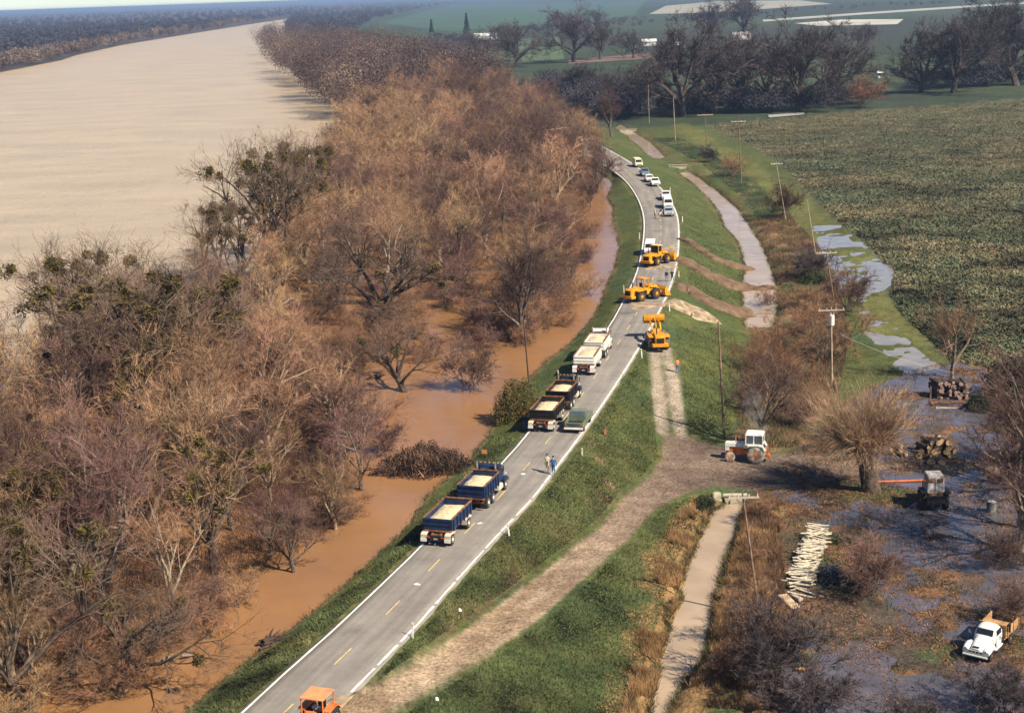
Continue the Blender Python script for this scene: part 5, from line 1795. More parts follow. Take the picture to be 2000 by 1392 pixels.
s_ = road_s(1130, 838)
hd = road_dir(s_)
c_ = ((r0[0] + r1[0]) / 2 + math.cos(hd) * 2.7, (r0[1] + r1[1]) / 2 + math.sin(hd) * 2.7)
car('pickup', 'pickup_truck', 'green pickup driving beside the black tipper trailer', (c_[0], c_[1], .09), hd, GREEN_P, tail=NAVY_P, glass=GLASS_L)
def on_road(px, py, flip=False):
    s = road_s(px, py)
    p = at(px, py, .09)
    return (p[0], p[1], .09), road_dir(s) + (math.pi if flip else 0)
GRPC = 'cars parked along the far bend'
for kind, nm, lab, px, py, pt, kw in (
        ('van', 'parked_van', 'cream van, farthest of the vehicles parked along the bend', 1245, 325, CREAM_V, {}),
        ('pickup', 'parked_pickup', 'blue-grey pickup parked just below the cream van', 1259, 343, BLUEG_P, {}),
        ('sedan', 'parked_car', 'white car parked right behind the blue-grey pickup', 1268, 354, WHITE_P, {}),
        ('pickup', 'parked_pickup', 'white pickup parked below the white car on the bend', 1279, 362, WHITE_P, {}),
        ('pickup', 'parked_pickup', 'white pickup next to the tall white marker on the bend', 1300, 389, WHITE_P, {}),
        ('van', 'parked_van', 'white van parked right behind the pale blue car', 1304, 405, WHITE_P, {}),
        ('sedan', 'parked_car', 'pale blue car with an open door, nearest of the parked line', 1306, 420, PALE_BLUE, {'open_door': True, 'door_col': BLUEG_P})):
    lc, hd = on_road(px, py, True)
    car(kind, nm, lab, lc, hd, pt, group=GRPC, **kw)
lc, hd = on_road(1270, 494, True)
car('van', 'parked_van', 'white van standing right behind the upper yellow loader', lc, hd, WHITE_P)

def loader(name, label, loc, heading, arm=0.0, closed=False, cab=True, steer=0.0, wheel_mat=RUBBER, roof_paint=None, mount=None):
    """articulated wheel loader; origin between the axles, forward +x; arm lifts the bucket"""
    t = thing(name, label, 'loader', loc, heading, 'yellow wheel loaders working on the levee')
    r, w = .82, .55
    for s in (-1, 1):
        wheel(t, -1.5, s * 1.0, r, w, YELLOW, wheel_mat, s)
        wheel(t, 1.5, s * 1.0, r, w, YELLOW, wheel_mat, s)
    MB().cyl((-1.5, -.9, r), (-1.5, .9, r), .2, n=8).cyl((1.5, -.9, r), (1.5, .9, r), .2, n=8).build('axle', STEEL_DK, t)
    eng = MB().prism([(-3.15, .85), (-.5, .75), (-.5, 1.75), (-.9, 2.0), (-2.9, 1.92), (-3.15, 1.75)], -.62, .62).build('engine_hood', YELLOW, t, .06, True)
    MB().box(-3.20, -3.152, -.46, .46, 1.08, 1.70).build('grille', STEEL_DK, eng)
    MB().box(-3.42, -2.5, -1.0, 1.0, .62, 1.02).build('counterweight', YELLOW, t, .06, True)
    MB().cyl((-1.9, .3, 1.9), (-1.9, .3, 2.75), .07, n=8).build('exhaust_stack', STEEL_DK, eng)
    for s in (-1, 1):
        MB().prism([(-2.35, 1.72), (-.55, 1.72), (-.55, 1.62), (-2.35, 1.62)], s * 1.0 - .30, s * 1.0 + .30).box(-.6, -.5, s * 1.0 - .3, s * 1.0 + .3, 1.0, 1.7).build('fender', YELLOW, t)
    MB().box(-.7, .75, -.38, .38, .7, 1.15).build('hinge_frame', STEEL_DK, t, .04)
    MB().prism([(.45, .7), (2.2, .7), (2.2, 1.2), (1.5, 1.95), (.85, 1.95), (.45, 1.3)], -.45, .45).build('front_frame', YELLOW, t, .04, True)
    MB().box(-.62, .42, -.72, .72, 1.15, 1.75).build('cab_base', YELLOW, t, .04)
    if cab:
        c = MB().box(-.66, .52, -.80, .80, 3.02, 3.16).build('cab_roof', roof_paint or YELLOW, t, .04)
        for x in (-.58, .38):
            for s in (-1, 1):
                MB().box(x - .05, x + .05, s * .68 - .05, s * .68 + .05, 1.75, 3.02).build('pillar', YELLOW, t)
        MB().box(-.5, .0, -.28, .28, 1.75, 1.95).box(-.55, -.42, -.28, .28, 1.95, 2.5).build('seat', SEAT, t, .03)
        MB().cyl((.2, 0, 1.75), (.12, 0, 2.2), .03, n=6).lathe([(-.015, .2), (.015, .2)], 'Z', 12, (.12, 0, 2.22)).build('steering_wheel', STEEL_DK, t)
        if closed:
            for s in (-1, 1):
                MB().box(-.50, .30, s * .69 - .015, s * .69 + .015, 2.12, 2.92).build('side_window', GLASS, t)
                MB().box(-.50, .30, s * .69 - .02, s * .69 + .02, 1.76, 2.10).build('door', YELLOW, t)
            MB().box(.385, .415, -.60, .60, 2.0, 2.95).build('windshield', GLASS, t)
            MB().box(-.615, -.585, -.60, .60, 2.12, 2.92).build('rear_window', GLASS, t)
    # lift arms swing about the front frame
    piv = Vector((1.0, 0, 1.80))
    a = arm
    def rot(x, z):
        q = Vector((x - piv.x, 0, z - piv.z))
        return piv.x + q.x * math.cos(a) - q.z * math.sin(a), piv.z + q.x * math.sin(a) + q.z * math.cos(a)
    for s in (-1, 1):
        pr = [rot(x, z) for x, z in ((.85, 1.70), (1.9, 1.62), (3.1, .62), (3.25, .75), (2.05, 1.95), (.95, 1.95))]
        MB().prism(pr, s * .55 - .09, s * .55 + .09).build('lift_arm', YELLOW, t, .015)
        p0, p1 = Vector((.9, s * .55, 1.0)), Vector((rot(2.1, 1.6)[0], s * .55, rot(2.1, 1.6)[1]))
        MB().cyl(p0, p0.lerp(p1, .6), .085, n=8).cyl(p0.lerp(p1, .6), p1, .05, n=8).build('hydraulic_ram', CHROME if s > 0 else STEEL_DK, t)
    bk = rot(3.2, .70)
    tl = a * .55
    def bx(x, z):
        return bk[0] + x * math.cos(tl) - z * math.sin(tl), bk[1] + x * math.sin(tl) + z * math.cos(tl)
    prof = [bx(x, z) for x, z in ((0, .55), (-.08, .2), (0, -.25), (.30, -.48), (1.25, -.50), (1.27, -.42), (.36, -.38), (.10, -.18), (.05, .2), (.14, .62), (.30, .86), (.22, .92))]
    bkt = MB().prism(prof, -1.28, 1.28).build('bucket', YELLOW, t)
    side = [bx(x, z) for x, z in ((0, .5), (-.06, .2), (.02, -.25), (.30, -.46), (1.2, -.48), (.95, -.05), (.28, .85))]
    for s in (-1, 1):
        MB().prism(side, s * 1.28 - .03, s * 1.28 + .03).build('bucket_side', YELLOW, bkt)
    for k in range(7):
        y = -1.1 + k * 2.2 / 6
        MB().prism([bx(1.2, -.51), bx(1.5, -.50), bx(1.2, -.40)], y - .06, y + .06).build('bucket_tooth', STEEL_DK, bkt)
    MB().tube([Vector((1.3, 0, 1.95)), Vector((rot(2.0, 2.1)[0], 0, rot(2.0, 2.1)[1])), Vector((bx(.0, .45)[0], 0, bx(.0, .45)[1]))], .07, 6).build('tilt_link', YELLOW, t)
    return t
p = at(1258, 588, .1)
loader('wheel_loader', 'yellow wheel loader with canopy pushing earth off the road, lower of two', (18.95, 206.9, .10), math.radians(41), arm=-.02)
loader('wheel_loader', 'yellow wheel loader with closed cab, upper of two on the road', (23.7, 234.4, .10), math.radians(52), arm=-.02, closed=True, roof_paint=mat('faded_roof', (.80, .60, .28), .5))
p = on_ground(1287, 683)
q = on_ground(1288, 692)
loader('wheel_loader', 'yellow wheel loader without cab, bucket raised, climbing the dirt track', (p[0], p[1] + 1.8, p[2] + .05), math.radians(91), arm=.72, cab=False, wheel_mat=RUBBER_MUD)

# farm tractors
def tractor(label, loc, heading, hoodp, bodyp, cabp, rimp, tyre, open_roof=False, roofp=None, name='farm_tractor'):
    t = thing(name, label, 'tractor', loc, heading)
    for s in (-1, 1):
        wheel(t, 0, s * .85, .80, .42, rimp, tyre, s, .6)
        wheel(t, 2.35, s * .72, .46, .24, rimp, tyre, s, .6)
    MB().cyl((0, -.8, .8), (0, .8, .8), .14, n=8).cyl((2.35, -.7, .46), (2.35, .7, .46), .08, n=8).build('axle', bodyp, t)
    MB().box(-.35, 1.2, -.30, .30, .62, 1.05).box(1.2, 2.75, -.24, .24, .55, 1.0).build('chassis', bodyp, t, .03)
    hood = MB().prism([(.95, 1.32), (2.82, 1.28), (2.90, 1.50), (2.82, 1.70), (.95, 1.76)], -.33, .33).build('hood', hoodp, t, .05, True)
    MB().prism([(2.45, .92), (2.84, .92), (2.86, 1.3), (2.45, 1.3)], -.31, .31).build('nose', hoodp, t, .02)
    MB().box(2.865, 2.90, -.22, .22, .98, 1.5).build('grille', STEEL_DK, hood)
    MB().box(1.25, 2.42, -.22, .22, 1.0, 1.28).build('engine', bodyp, t, .03)
    MB().cyl((1.9, .12, 1.7), (1.9, .12, 2.25), .05, n=8).cyl((1.55, -.12, 1.7), (1.55, -.12, 2.05), .06, n=8).build('exhaust_stack', bodyp, t)
    for s in (-1, 1):
        MB().prism([(-.85, 1.25), (-.62, 1.62), (-.2, 1.76), (.75, 1.72), (.75, 1.6), (-.2, 1.66), (-.55, 1.52), (-.75, 1.22)], s * .82 - .24, s * .82 + .24).build('fender', hoodp, t)
        MB().cyl((2.86, s * .24, 1.38), (2.90, s * .24, 1.38), .07, n=10).build('headlight', LAMP, t)
    MB().box(-.35, .15, -.25, .25, 1.2, 1.38).box(-.42, -.3, -.27, .27, 1.38, 1.95).build('seat', SEAT, t, .04)
    MB().cyl((.9, 0, 1.6), (.55, 0, 1.78), .03, n=6).lathe([(-.02, .21), (.02, .21)], 'Z', 14, (.52, 0, 1.82)).build('steering_wheel', CHROME if open_roof else STEEL_DK, t)
    if open_roof:
        rf_ = MB().box(-.62, 1.0, -.80, .80, 2.46, 2.54).build('cab_roof', roofp, t, .03)
        for x, z in ((-.55, 1.5), (.92, 1.3)):
            for s in (-1, 1):
                MB().cyl((x, s * .70, z), (x, s * .72, 2.46), .045, n=8).build('pillar', cabp, t)
        MB().box(.86, .95, -.72, .72, 1.3, 1.42).build('crossbar', cabp, t)
    else:
        MB().prism([(-.62, 1.62), (1.05, 1.62), (1.0, 1.75), (-.62, 1.75)], -.74, .74).build('cab_base', cabp, t, .02)
        MB().box(-.66, 1.02, -.76, .76, 2.52, 2.72, .10, .12).build('cab_roof', cabp, t, .05, True)
        for x in (-.58, .22, .93):
            for s in (-1, 1):
                MB().box(x - .05, x + .05, s * .68 - .05, s * .68 + .05, 1.75, 2.52).build('pillar', cabp, t)
        for s in (-1, 1):
            MB().box(-.52, .16, s * .69 - .012, s * .69 + .012, 1.76, 2.51).build('side_window', GLASS_L, t)
            MB().box(.28, .87, s * .69 - .012, s * .69 + .012, 1.76, 2.51).build('side_window', GLASS_L, t)
        MB().box(.92, .95, -.62, .62, 1.76, 2.51).build('windshield', GLASS_L, t)
        MB().box(-.60, -.57, -.62, .62, 1.76, 2.51).build('rear_window', GLASS_L, t)
    MB().box(-1.15, -.35, -.28, .28, .55, .66).box(-1.2, -1.0, -.45, .45, .42, .56).box(-1.0, -.9, -.4, -.32, .5, 1.5).box(-1.0, -.9, .32, .4, .5, 1.5).build('hitch', ORANGE, t)
    return t
pa, pb = on_ground(1422, 902), on_ground(1474, 905)
hd = math.atan2(pa[1] - pb[1], pa[0] - pb[0])
tractor('white and orange cab tractor on the muddy farm road', (pb[0] + .35, pb[1] + .85, pb[2] + .03), hd, WHITE_P, ORANGE, WHITE_P, ORANGE, mat('pale_muddy_tyre', (.42, .36, .28), .95, var=.35, scale=3)).scale = (1.12, 1.12, 1.12)
s_ = road_s(560, 1400)
tractor('orange open-roofed tractor on the road at the bottom edge', (-12.35, 82.1, .09), road_dir(12) + math.pi, ORANGE, ORANGE, ORANGE, DIRTY_W, RUBBER, True, ORANGE_R)

# old flat-faced tractor standing in the puddles, seen from behind
p = on_ground(1830, 1000)
t = thing('old_tractor', 'derelict dark tractor with dirty white cab standing in the yard puddles', 'tractor', (p[0], p[1] + 1.0, p[2]), math.radians(86))
t.scale = (1.2, 1.2, 1.2)
for s in (-1, 1):
    wheel(t, 0, s * .82, .72, .40, RUST, RUBBER, s)
    wheel(t, 2.2, s * .65, .42, .24, RUST, RUBBER, s)
MB().box(-.7, 1.3, -.55, .55, .55, 1.35).build('body', RUST, t, .05)
MB().box(-.95, -.72, -.75, .75, .7, 1.3).build('rear_box', STEEL_DK, t, .04)
MB().prism([(1.3, .7), (2.7, .7), (2.7, 1.45), (1.3, 1.6)], -.38, .38).build('hood', RUST, t, .05)
cb = MB().box(-.45, 1.05, -.68, .68, 1.36, 2.75, .06, .07).build('cab', DIRTY_W, t, .05)
for y in (-.32, .32):
    MB().box(-.475, -.44, y - .22, y + .22, 2.28, 2.56).build('rear_window', RUST, cb)
MB().box(-.482, -.45, -.03, .03, 1.4, 2.68).build('rear_seam', DIRTY_W, cb)
for s in (-1, 1):
    MB().box(.0, .8, s * .655 - .02, s * .655 + .02, 1.95, 2.55).build('side_window', GLASS, cb)
    MB().box(-.75, .75, s * .85 - .22, s * .85 + .22, 1.42, 1.52).build('fender', STEEL_DK, t)

# old round-fendered farm truck with a wooden bed
def old_truck():
    f0, f1 = on_ground(1882, 1292), on_ground(1924, 1300)
    c = (f0 + f1) / 2
    hd = math.radians(-128)
    u = np.array([math.cos(hd), math.sin(hd)])
    o = c[:2] - u * 4.55
    W2 = mat('old_white_paint', (.80, .80, .74), .4, var=.05, scale=1.5)
    t = thing('farm_truck', 'old round-nosed white farm truck with wooden flatbed by the puddles', 'truck', (o[0], o[1], c[2] + .08), hd)
    for s in (-1, 1):
        wheel(t, 0, s * .80, .40, .36, RUST, RUBBER, s)
        wheel(t, 3.6, s * .80, .40, .24, RUST, RUBBER, s)
    MB().box(-1.3, 4.3, -.42, -.30, .5, .66).box(-1.3, 4.3, .30, .42, .5, .66).box(-1.2, -1.1, -.3, .3, .5, .66).box(2.0, 2.1, -.3, .3, .5, .66).build('chassis', STEEL_DK, t)
    def ring(x, hw, z0, z1, k=14, p=2.6):
        r = []
        for i in range(k):
            a = 2 * math.pi * i / k
            ca, sa = math.cos(a), math.sin(a)
            y = hw * math.copysign(abs(ca) ** (2 / p), ca)
            z = (z0 + z1) / 2 + (z1 - z0) / 2 * math.copysign(abs(sa) ** (2 / p), sa)
            r.append((x, y, z))
        return r
    hood = MB().loft([ring(2.75, .66, .62, 1.46), ring(3.3, .60, .62, 1.40), ring(3.9, .50, .62, 1.28), ring(4.25, .44, .64, 1.14), ring(4.42, .34, .70, 1.02)]).build('hood', W2, t, 0, True)
    MB().box(4.36, 4.45, -.55, .55, .62, .92).build('nose_panel', W2, t, .04)
    for k in range(4):
        MB().box(4.452, 4.475, -.48 + k * .26, -.30 + k * .26, .74, .86).build('grille_slot', STEEL_DK, hood)
    MB().prism([(4.38, 1.12), (4.30, 1.19), (4.22, 1.15), (4.30, 1.09)], -.22, .22).build('hood_vent', STEEL_DK, hood)
    for s in (-1, 1):
        MB().loft([ring(2.85, .14, .55, .85), ring(3.15, .24, .62, 1.08), ring(3.6, .27, .76, 1.18), ring(4.05, .27, .66, 1.10), ring(4.40, .22, .58, .98)]).build('fender', W2, t, 0, True).location.y = s * .74
        MB().cyl((4.36, s * .72, .92), (4.46, s * .72, .92), .12, n=14).build('headlight', LAMP, t)
        MB().box(1.45, 2.9, s * .86 - .10, s * .86 + .10, .50, .58).build('running_board', W2, t, .03)
        MB().cyl((2.75, s * .9, 1.35), (2.72, s * 1.12, 1.45), .015, n=5).box(2.68, 2.72, s * 1.14 - .09, s * 1.14 + .09, 1.36, 1.60).build('mirror', CHROME, t)
    MB().box(4.45, 4.60, -.92, .92, .46, .62).build('front_bumper', W2, t, .05)
    cab = MB().loft([ring(1.35, .80, .62, 1.55, 18, 4), ring(1.38, .80, .62, 1.85, 18, 3.4), ring(1.6, .80, .62, 2.02, 18, 3.2), ring(2.1, .80, .62, 2.04, 18, 3.2), ring(2.45, .79, .62, 1.92, 18, 3.2), ring(2.68, .77, .62, 1.62, 18, 3.4), ring(2.85, .74, .62, 1.42, 18, 3.6)]).build('cab', W2, t, 0, True)
    MB().add([(2.80, -.60, 1.50), (2.80, .60, 1.50), (2.58, .58, 1.86), (2.58, -.58, 1.86), (2.70, -.60, 1.46), (2.70, .60, 1.46), (2.46, .58, 1.84), (2.46, -.58, 1.84)],
             [(0, 1, 2, 3), (7, 6, 5, 4), (0, 4, 5, 1), (1, 5, 6, 2), (2, 6, 7, 3), (3, 7, 4, 0)]).build('windshield', GLASS, cab)
    for s in (-1, 1):
        d = MB().box(1.55, 2.5, s * .805 - .015, s * .805 + .015, .66, 1.40).build('door', W2, cab, .01)
        MB().prism([(1.62, 1.46), (2.5, 1.46), (2.36, 1.84), (1.70, 1.86)], s * .79 - .03, s * .79 + .03).build('side_window', GLASS, d)
        MB().box(1.62, 1.75, s * .835 - .015, s * .835 + .015, 1.22, 1.26).build('door_handle', CHROME, d)
    MB().box(1.33, 1.36, -.42, .42, 1.5, 1.78).build('rear_window', GLASS, cab)
    for k in range(7):
        y = -1.0 + k * 2.0 / 7
        MB().box(-1.5, 1.15, y + .01, y + 2.0 / 7 - .01, .86, .92).build('bed_plank', WOOD, t)
    MB().box(-1.5, 1.15, -.9, -.8, .66, .86).box(-1.5, 1.15, .8, .9, .66, .86).build('bed_beam', WOOD, t)
    for k in range(4):
        z = .94 + k * .22
        MB().box(1.10, 1.16, -1.0, 1.0, z, z + .19).build('headboard_plank', WOOD, t)
    for s in (-1, 1):
        for k in range(3):
            z = .94 + k * .22
            MB().box(-1.45, .2 if s > 0 else 1.05, s * 1.0 - .025, s * 1.0 + .025, z, z + .17).build('side_plank', WOOD, t)
        for x in (-1.3, -.3, .9):
            MB().box(x - .04, x + .04, s * 1.05 - .03, s * 1.05 + .03, .8, 1.6).build('stake', WOOD, t)
old_truck()

# ------------------------------------------------------------------ people
def person(label, loc, heading, top, legs, hair=(.04, .03, .025), hat=None, pose='stand', h=1.76, sleeves=True):
    import bmesh
    s = h / 1.76
    V, E, Rd = [], [], []
    def v(x, y, z, r, frm=None):
        V.append((x * s, y * s, z * s))
        Rd.append(r * s)
        if frm is not None:
            E.append((frm, len(V) - 1))
        return len(V) - 1
    bend = .45 if pose == 'bend' else 0.0
    pel = v(0, 0, .95, .155)
    w1 = v(.02 + bend * .35, 0, 1.12, .145, pel)
    ch = v(.02 + bend * .8, 0, 1.34 - bend * .1, .165, w1)
    nb = v(.03 + bend * 1.05, 0, 1.47 - bend * .18, .075, ch)
    hd1 = v(.05 + bend * 1.2, 0, 1.58 - bend * .22, .085, nb)
    hd2 = v(.06 + bend * 1.3, 0, 1.70 - bend * .25, .085, hd1)
    v(.155 + bend * 1.25, 0, 1.60 - bend * .22, .016, hd1)
    st = .16 if pose == 'walk' else .05
    for sd_ in (-1, 1):
        hip = v(.0, sd_ * .10, .86, .105, pel)
        kn = v(.03 + sd_ * st * .6, sd_ * .115, .50, .068, hip)
        an = v(sd_ * st - .03, sd_ * .12, .10, .045, kn)
        v(sd_ * st + .14, sd_ * .13, .045, .042, an)
        sh = v(.02 + bend * .85, sd_ * .19, 1.40 - bend * .12, .065, ch)
        if pose == 'arms':
            el = v(.14, sd_ * .27, 1.16, .046, sh)
            wr = v(.30, sd_ * .16, 1.12, .033, el)
            hv = v(.36, sd_ * .12, 1.13, .036, wr)
            fd = (1, 0, 0)
        else:
            el = v(.0 + bend * .95 - sd_ * st * .4, sd_ * .27, 1.12 - bend * .2, .046, sh)
            wr = v(.08 + bend * 1.15 - sd_ * st * .6, sd_ * .28, .88 - bend * .3, .033, el)
            hv = v(.10 + bend * 1.2 - sd_ * st * .6, sd_ * .28, .80 - bend * .3, .036, wr)
            fd = (.25, 0, -1)
        bx_, by_, bz_ = [c / s for c in V[hv]]
        for k, (off, ln) in enumerate(((-.030, .075), (-.010, .090), (.010, .085), (.030, .065))):
            a_ = v(bx_ + (off if abs(fd[2]) > .5 else .03), by_ + (0 if abs(fd[2]) > .5 else off), bz_ - (.045 if abs(fd[2]) > .5 else 0), .010, hv)
            m1 = v(bx_ + off * 1.2 * (abs(fd[2]) > .5) + fd[0] * ln * .5, by_ + off * (abs(fd[2]) < .5), bz_ + fd[2] * (.03 + ln * .6), .009, a_)
            v(bx_ + off * 1.2 * (abs(fd[2]) > .5) + fd[0] * ln * .9 + .01, by_ + off * (abs(fd[2]) < .5) - sd_ * .012, bz_ + fd[2] * (.03 + ln), .008, m1)
        th = v(bx_ + .04, by_ - sd_ * .03, bz_ - .01, .011, hv)
        v(bx_ + .065, by_ - sd_ * .04, bz_ - .045, .009, th)
    me = bpy.data.meshes.new('person_body')
    me.from_pydata(V, E, [])
    o = bpy.data.objects.new('person', me)
    COL.objects.link(o)
    md = o.modifiers.new('skin', 'SKIN')
    sv = me.skin_vertices[0].data
    for i, r in enumerate(Rd):
        sv[i].radius = (r, r * (1.25 if i in (0, 1, 2) else 1.0))
        sv[i].use_root = (i == 0)
    o.modifiers.new('sub', 'SUBSURF').levels = 1
    o.modifiers['sub'].render_levels = 1
    dg = bpy.context.evaluated_depsgraph_get()
    ev = bpy.data.meshes.new_from_object(o.evaluated_get(dg))
    o.modifiers.clear()
    o.data = ev
    ev.materials.clear()
    for m in (top, legs, SKIN, SEAT, mat('hair_%d' % int(hair[0] * 1000), hair, .8)):
        ev.materials.append(m)
    for pl in ev.polygons:
        c = pl.center / s
        ev_z = c.z + (.30 * max(0, c.x - .1) if pose == 'bend' else 0)
        mi = 0
        lim = (abs(c.y) > .22)
        if c.z < .085:
            mi = 3
        elif c.z < .97 and not (lim and c.z > .60):
            mi = 1
        elif lim and c.z < .86 - bend * .3:
            mi = 2
        elif ev_z > 1.48 - bend * .1:
            mi = 4 if (c.z > 1.62 - bend * .25 and c.x < .10 + bend * 1.3) else 2
        pl.material_index = mi
        pl.use_smooth = True
    o.location = tuple(float(q) for q in loc)
    o.rotation_euler = (0, 0, heading)
    tag(o, label, 'person')
    hx, hz = (.06 + bend * 1.3) * s, (1.70 - bend * .25) * s
    if hat:
        MB().lathe([(-.02, .165 * s), (0, .165 * s), (.01, .10 * s), (.09 * s, .09 * s), (.11 * s, .05 * s)], 'Z', 14, (hx, 0, hz + .03)).build('hat', hat, o, smooth=True)
    else:
        mb = MB()
        rings = []
        for k in range(5):
            th_ = k / 4 * 1.45
            rr = .108 * s * math.cos(th_ * .95)
            rings.append([(hx - .012 + rr * math.cos(2 * math.pi * i / 12), rr * .92 * math.sin(2 * math.pi * i / 12), hz - .03 + .125 * s * math.sin(th_)) for i in range(12)])
        mb.loft(rings).build('hair', MATS['hair_%d' % int(hair[0] * 1000)], o, smooth=True)
    return o
CL = lambda n, c: mat('cloth_' + n, c, .9, var=.15, scale=6)
TANW, JEANS, NAVY, DARKJ, REDS, ORS, CREAMS, BLUEC = CL('tan', (.62, .52, .38)), CL('jeans', (.09, .15, .27)), CL('navy', (.03, .045, .10)), CL('dark', (.022, .022, .035)), CL('red', (.42, .07, .04)), CL('orange', (.70, .26, .07)), CL('cream', (.72, .62, .45)), CL('blue', (.05, .13, .26))
def foot(px, py, road_=True):
    if road_:
        p = at(px, py, .10)
        return (p[0], p[1], .10)
    p = on_ground(px, py)
    return (p[0], p[1], p[2] + .01)
person('person in tan shirt and pants walking on the road, left of a pair', foot(1069, 922), 1.2, TANW, TANW, pose='walk')
person('person in blue work clothes walking on the road, right of a pair', foot(1081, 926), 1.25, BLUEC, BLUEC, pose='walk')
person('person in dark jacket and pale jeans between the loaders, left of two', foot(1302, 550), 1.9, DARKJ, CL('pale_jeans', (.16, .26, .40)))
person('person in dark jacket and dark jeans between the loaders, right of two', foot(1313, 549), 1.6, DARKJ, NAVY, pose='arms')
person('person in light shirt and dark trousers beside the pale blue car', foot(1279, 427), .2, CREAMS, DARKJ, hat=CREAMS)
person('person in white shirt bending towards the pale blue car', foot(1288, 428), .4, CREAMS, CL('khaki', (.50, .34, .22)), pose='bend', hat=CREAMS)
person('person with red cap standing behind the black tipper trailer', foot(1025, 840, False), 1.0, NAVY, JEANS, hat=REDS, pose='arms')
person('person in orange shirt and jeans beside the dirt track', foot(1323, 728, False), 1.7, ORS, JEANS)
# ------------------------------------------------------------------ poles, posts, signs
POLE = mat('pole_wood', (.23, .145, .095), .9, var=.3, scale=1.5, obj_var=.2)
POLE_P = mat('pole_wood_pale', (.42, .31, .22), .9, var=.25, scale=1.5)
ARM_P = mat('crossarm_wood', (.55, .43, .30), .9, var=.2, scale=2)
PORC = mat('insulator', (.55, .55, .52), .3, var=.1)
CONC = mat('concrete', (.52, .45, .34), .9, var=.2, scale=2)
PIPE_SHADE = mat('pipe_shade', (.03, .026, .022), .9)
POST_W = mat('post_white', (.82, .79, .70), .6, var=.08, scale=3)

def power_pole(label, base, top, z, arm=None, r=.15, m=POLE, transformer=False, side=0.0, name='power_pole'):
    b = on_ground(*base) if z is None else at(base[0], base[1], z)
    d = ray(*top)
    k = b[1] / d[1]
    T = Vector((d[0] * k, b[1], CAM_H + d[2] * k))
    t = thing(name, label, 'pole', b)
    tp = T - Vector(b)
    MB().cyl((-tp.x * .08, 0, -tp.z * .08), tuple(tp), r, r * .62, 10).build('shaft', m, t, smooth=True)
    if arm:
        ax = Vector((math.cos(side), math.sin(side), 0))
        c = tp * .965
        o = ax * (arm / 2)
        n_ = Vector((-ax.y, ax.x, 0)) * .06
        u_ = Vector((0, 0, .07))
        f_ = Vector((-ax.y, ax.x, 0)) * -.2
        cc = c + f_
        v = [cc - o - n_ - u_, cc + o - n_ - u_, cc + o + n_ - u_, cc - o + n_ - u_, cc - o - n_ + u_, cc + o - n_ + u_, cc + o + n_ + u_, cc - o + n_ + u_]
        a = MB().add(v, [(3, 2, 1, 0), (4, 5, 6, 7), (0, 1, 5, 4), (1, 2, 6, 5), (2, 3, 7, 6), (3, 0, 4, 7)]).build('crossarm', ARM_P, t)
        for q in (-.9, -.35, .35, .9):
            pp = cc + o * q
            MB().cyl(tuple(pp + Vector((0, 0, .06))), tuple(pp + Vector((0, 0, .30))), .06, .045, 8).build('insulator', PORC, a)
        for s in (-1, 1):
            MB().cyl(tuple(cc + o * (.55 * s)), tuple(c * .93 + f_ * .4), .025, n=5).build('brace', POLE, a)
    if transformer:
        c = tp * .84 + Vector((0, -.42, 0))
        tr = MB().cyl(tuple(c - Vector((0, 0, .62))), tuple(c + Vector((0, 0, .62))), .30, n=14).build('transformer', POST_W, t, .03, True)
        for s in (-.14, .14):
            MB().cyl(tuple(c + Vector((s, 0, .62))), tuple(c + Vector((s * 1.6, 0, .95))), .04, n=6).build('bushing', PORC, tr)
    return t
power_pole('power pole farthest away, standing in front of the dark oaks', (1268, 240), (1266, 166), ZF, None, .13, POLE_P)
power_pole('second farthest power pole, beside the far field corner', (1319, 274), (1315, 190), ZF, None, .16, POLE_P)
power_pole('crossarm power pole third from the far end', (1381, 300), (1377, 222), ZF, 4.6, .16, POLE)
power_pole('tall crossarm power pole beside the rusty bush', (1448, 360), (1442, 233), ZF, 3.6, .18, POLE)
power_pole('slim leaning pole beside the grey upright bush', (1535, 432), (1516, 316), ZF, 2.4, .11, POLE_P)
power_pole('leaning pole with no crossarm by the field track', (1593, 498), (1576, 390), ZF, None, .12, POLE_P)
power_pole('leaning crossarm pole above the dark green bush', (1634, 618), (1613, 489), ZF, 3.0, .13, POLE)
tp_ = power_pole('pale power pole carrying a white transformer drum', (1625, 748), (1623, 600), ZF, 3.2, .16, POLE_P, True)
power_pole('tall bare pole on the grass slope behind the white tractor', (1415, 856), (1403, 628), None, None, .16, POLE)
power_pole('tilted crossarm pole beside the lower ditch', (1481, 1186), (1450, 962), None, 2.4, .12, POLE)
power_pole('thin dark pole standing in floodwater behind the round bush', (1033, 748), (1020, 596), ZW, None, .10, mat('pole_dark', (.085, .05, .035), .9))
# service wire from the transformer pole to the field corner
b0 = at(1625, 748, ZF)
d_ = ray(1640, 652)
k_ = b0[1] / d_[1]
A_ = Vector((d_[0] * k_, b0[1], CAM_H + d_[2] * k_))
e_ = at(1862, 728, ZF + .8)
B_ = Vector(e_)
pts = [A_.lerp(B_, i / 12) - Vector((0, 0, .5 * math.sin(math.pi * i / 12))) for i in range(13)]
o = MB().tube(pts, .018, 5).build('service_wire', mat('wire_grey', (.55, .50, .45), .5))
tag(o, 'pale wire running from the transformer pole down to the field corner', 'wire')

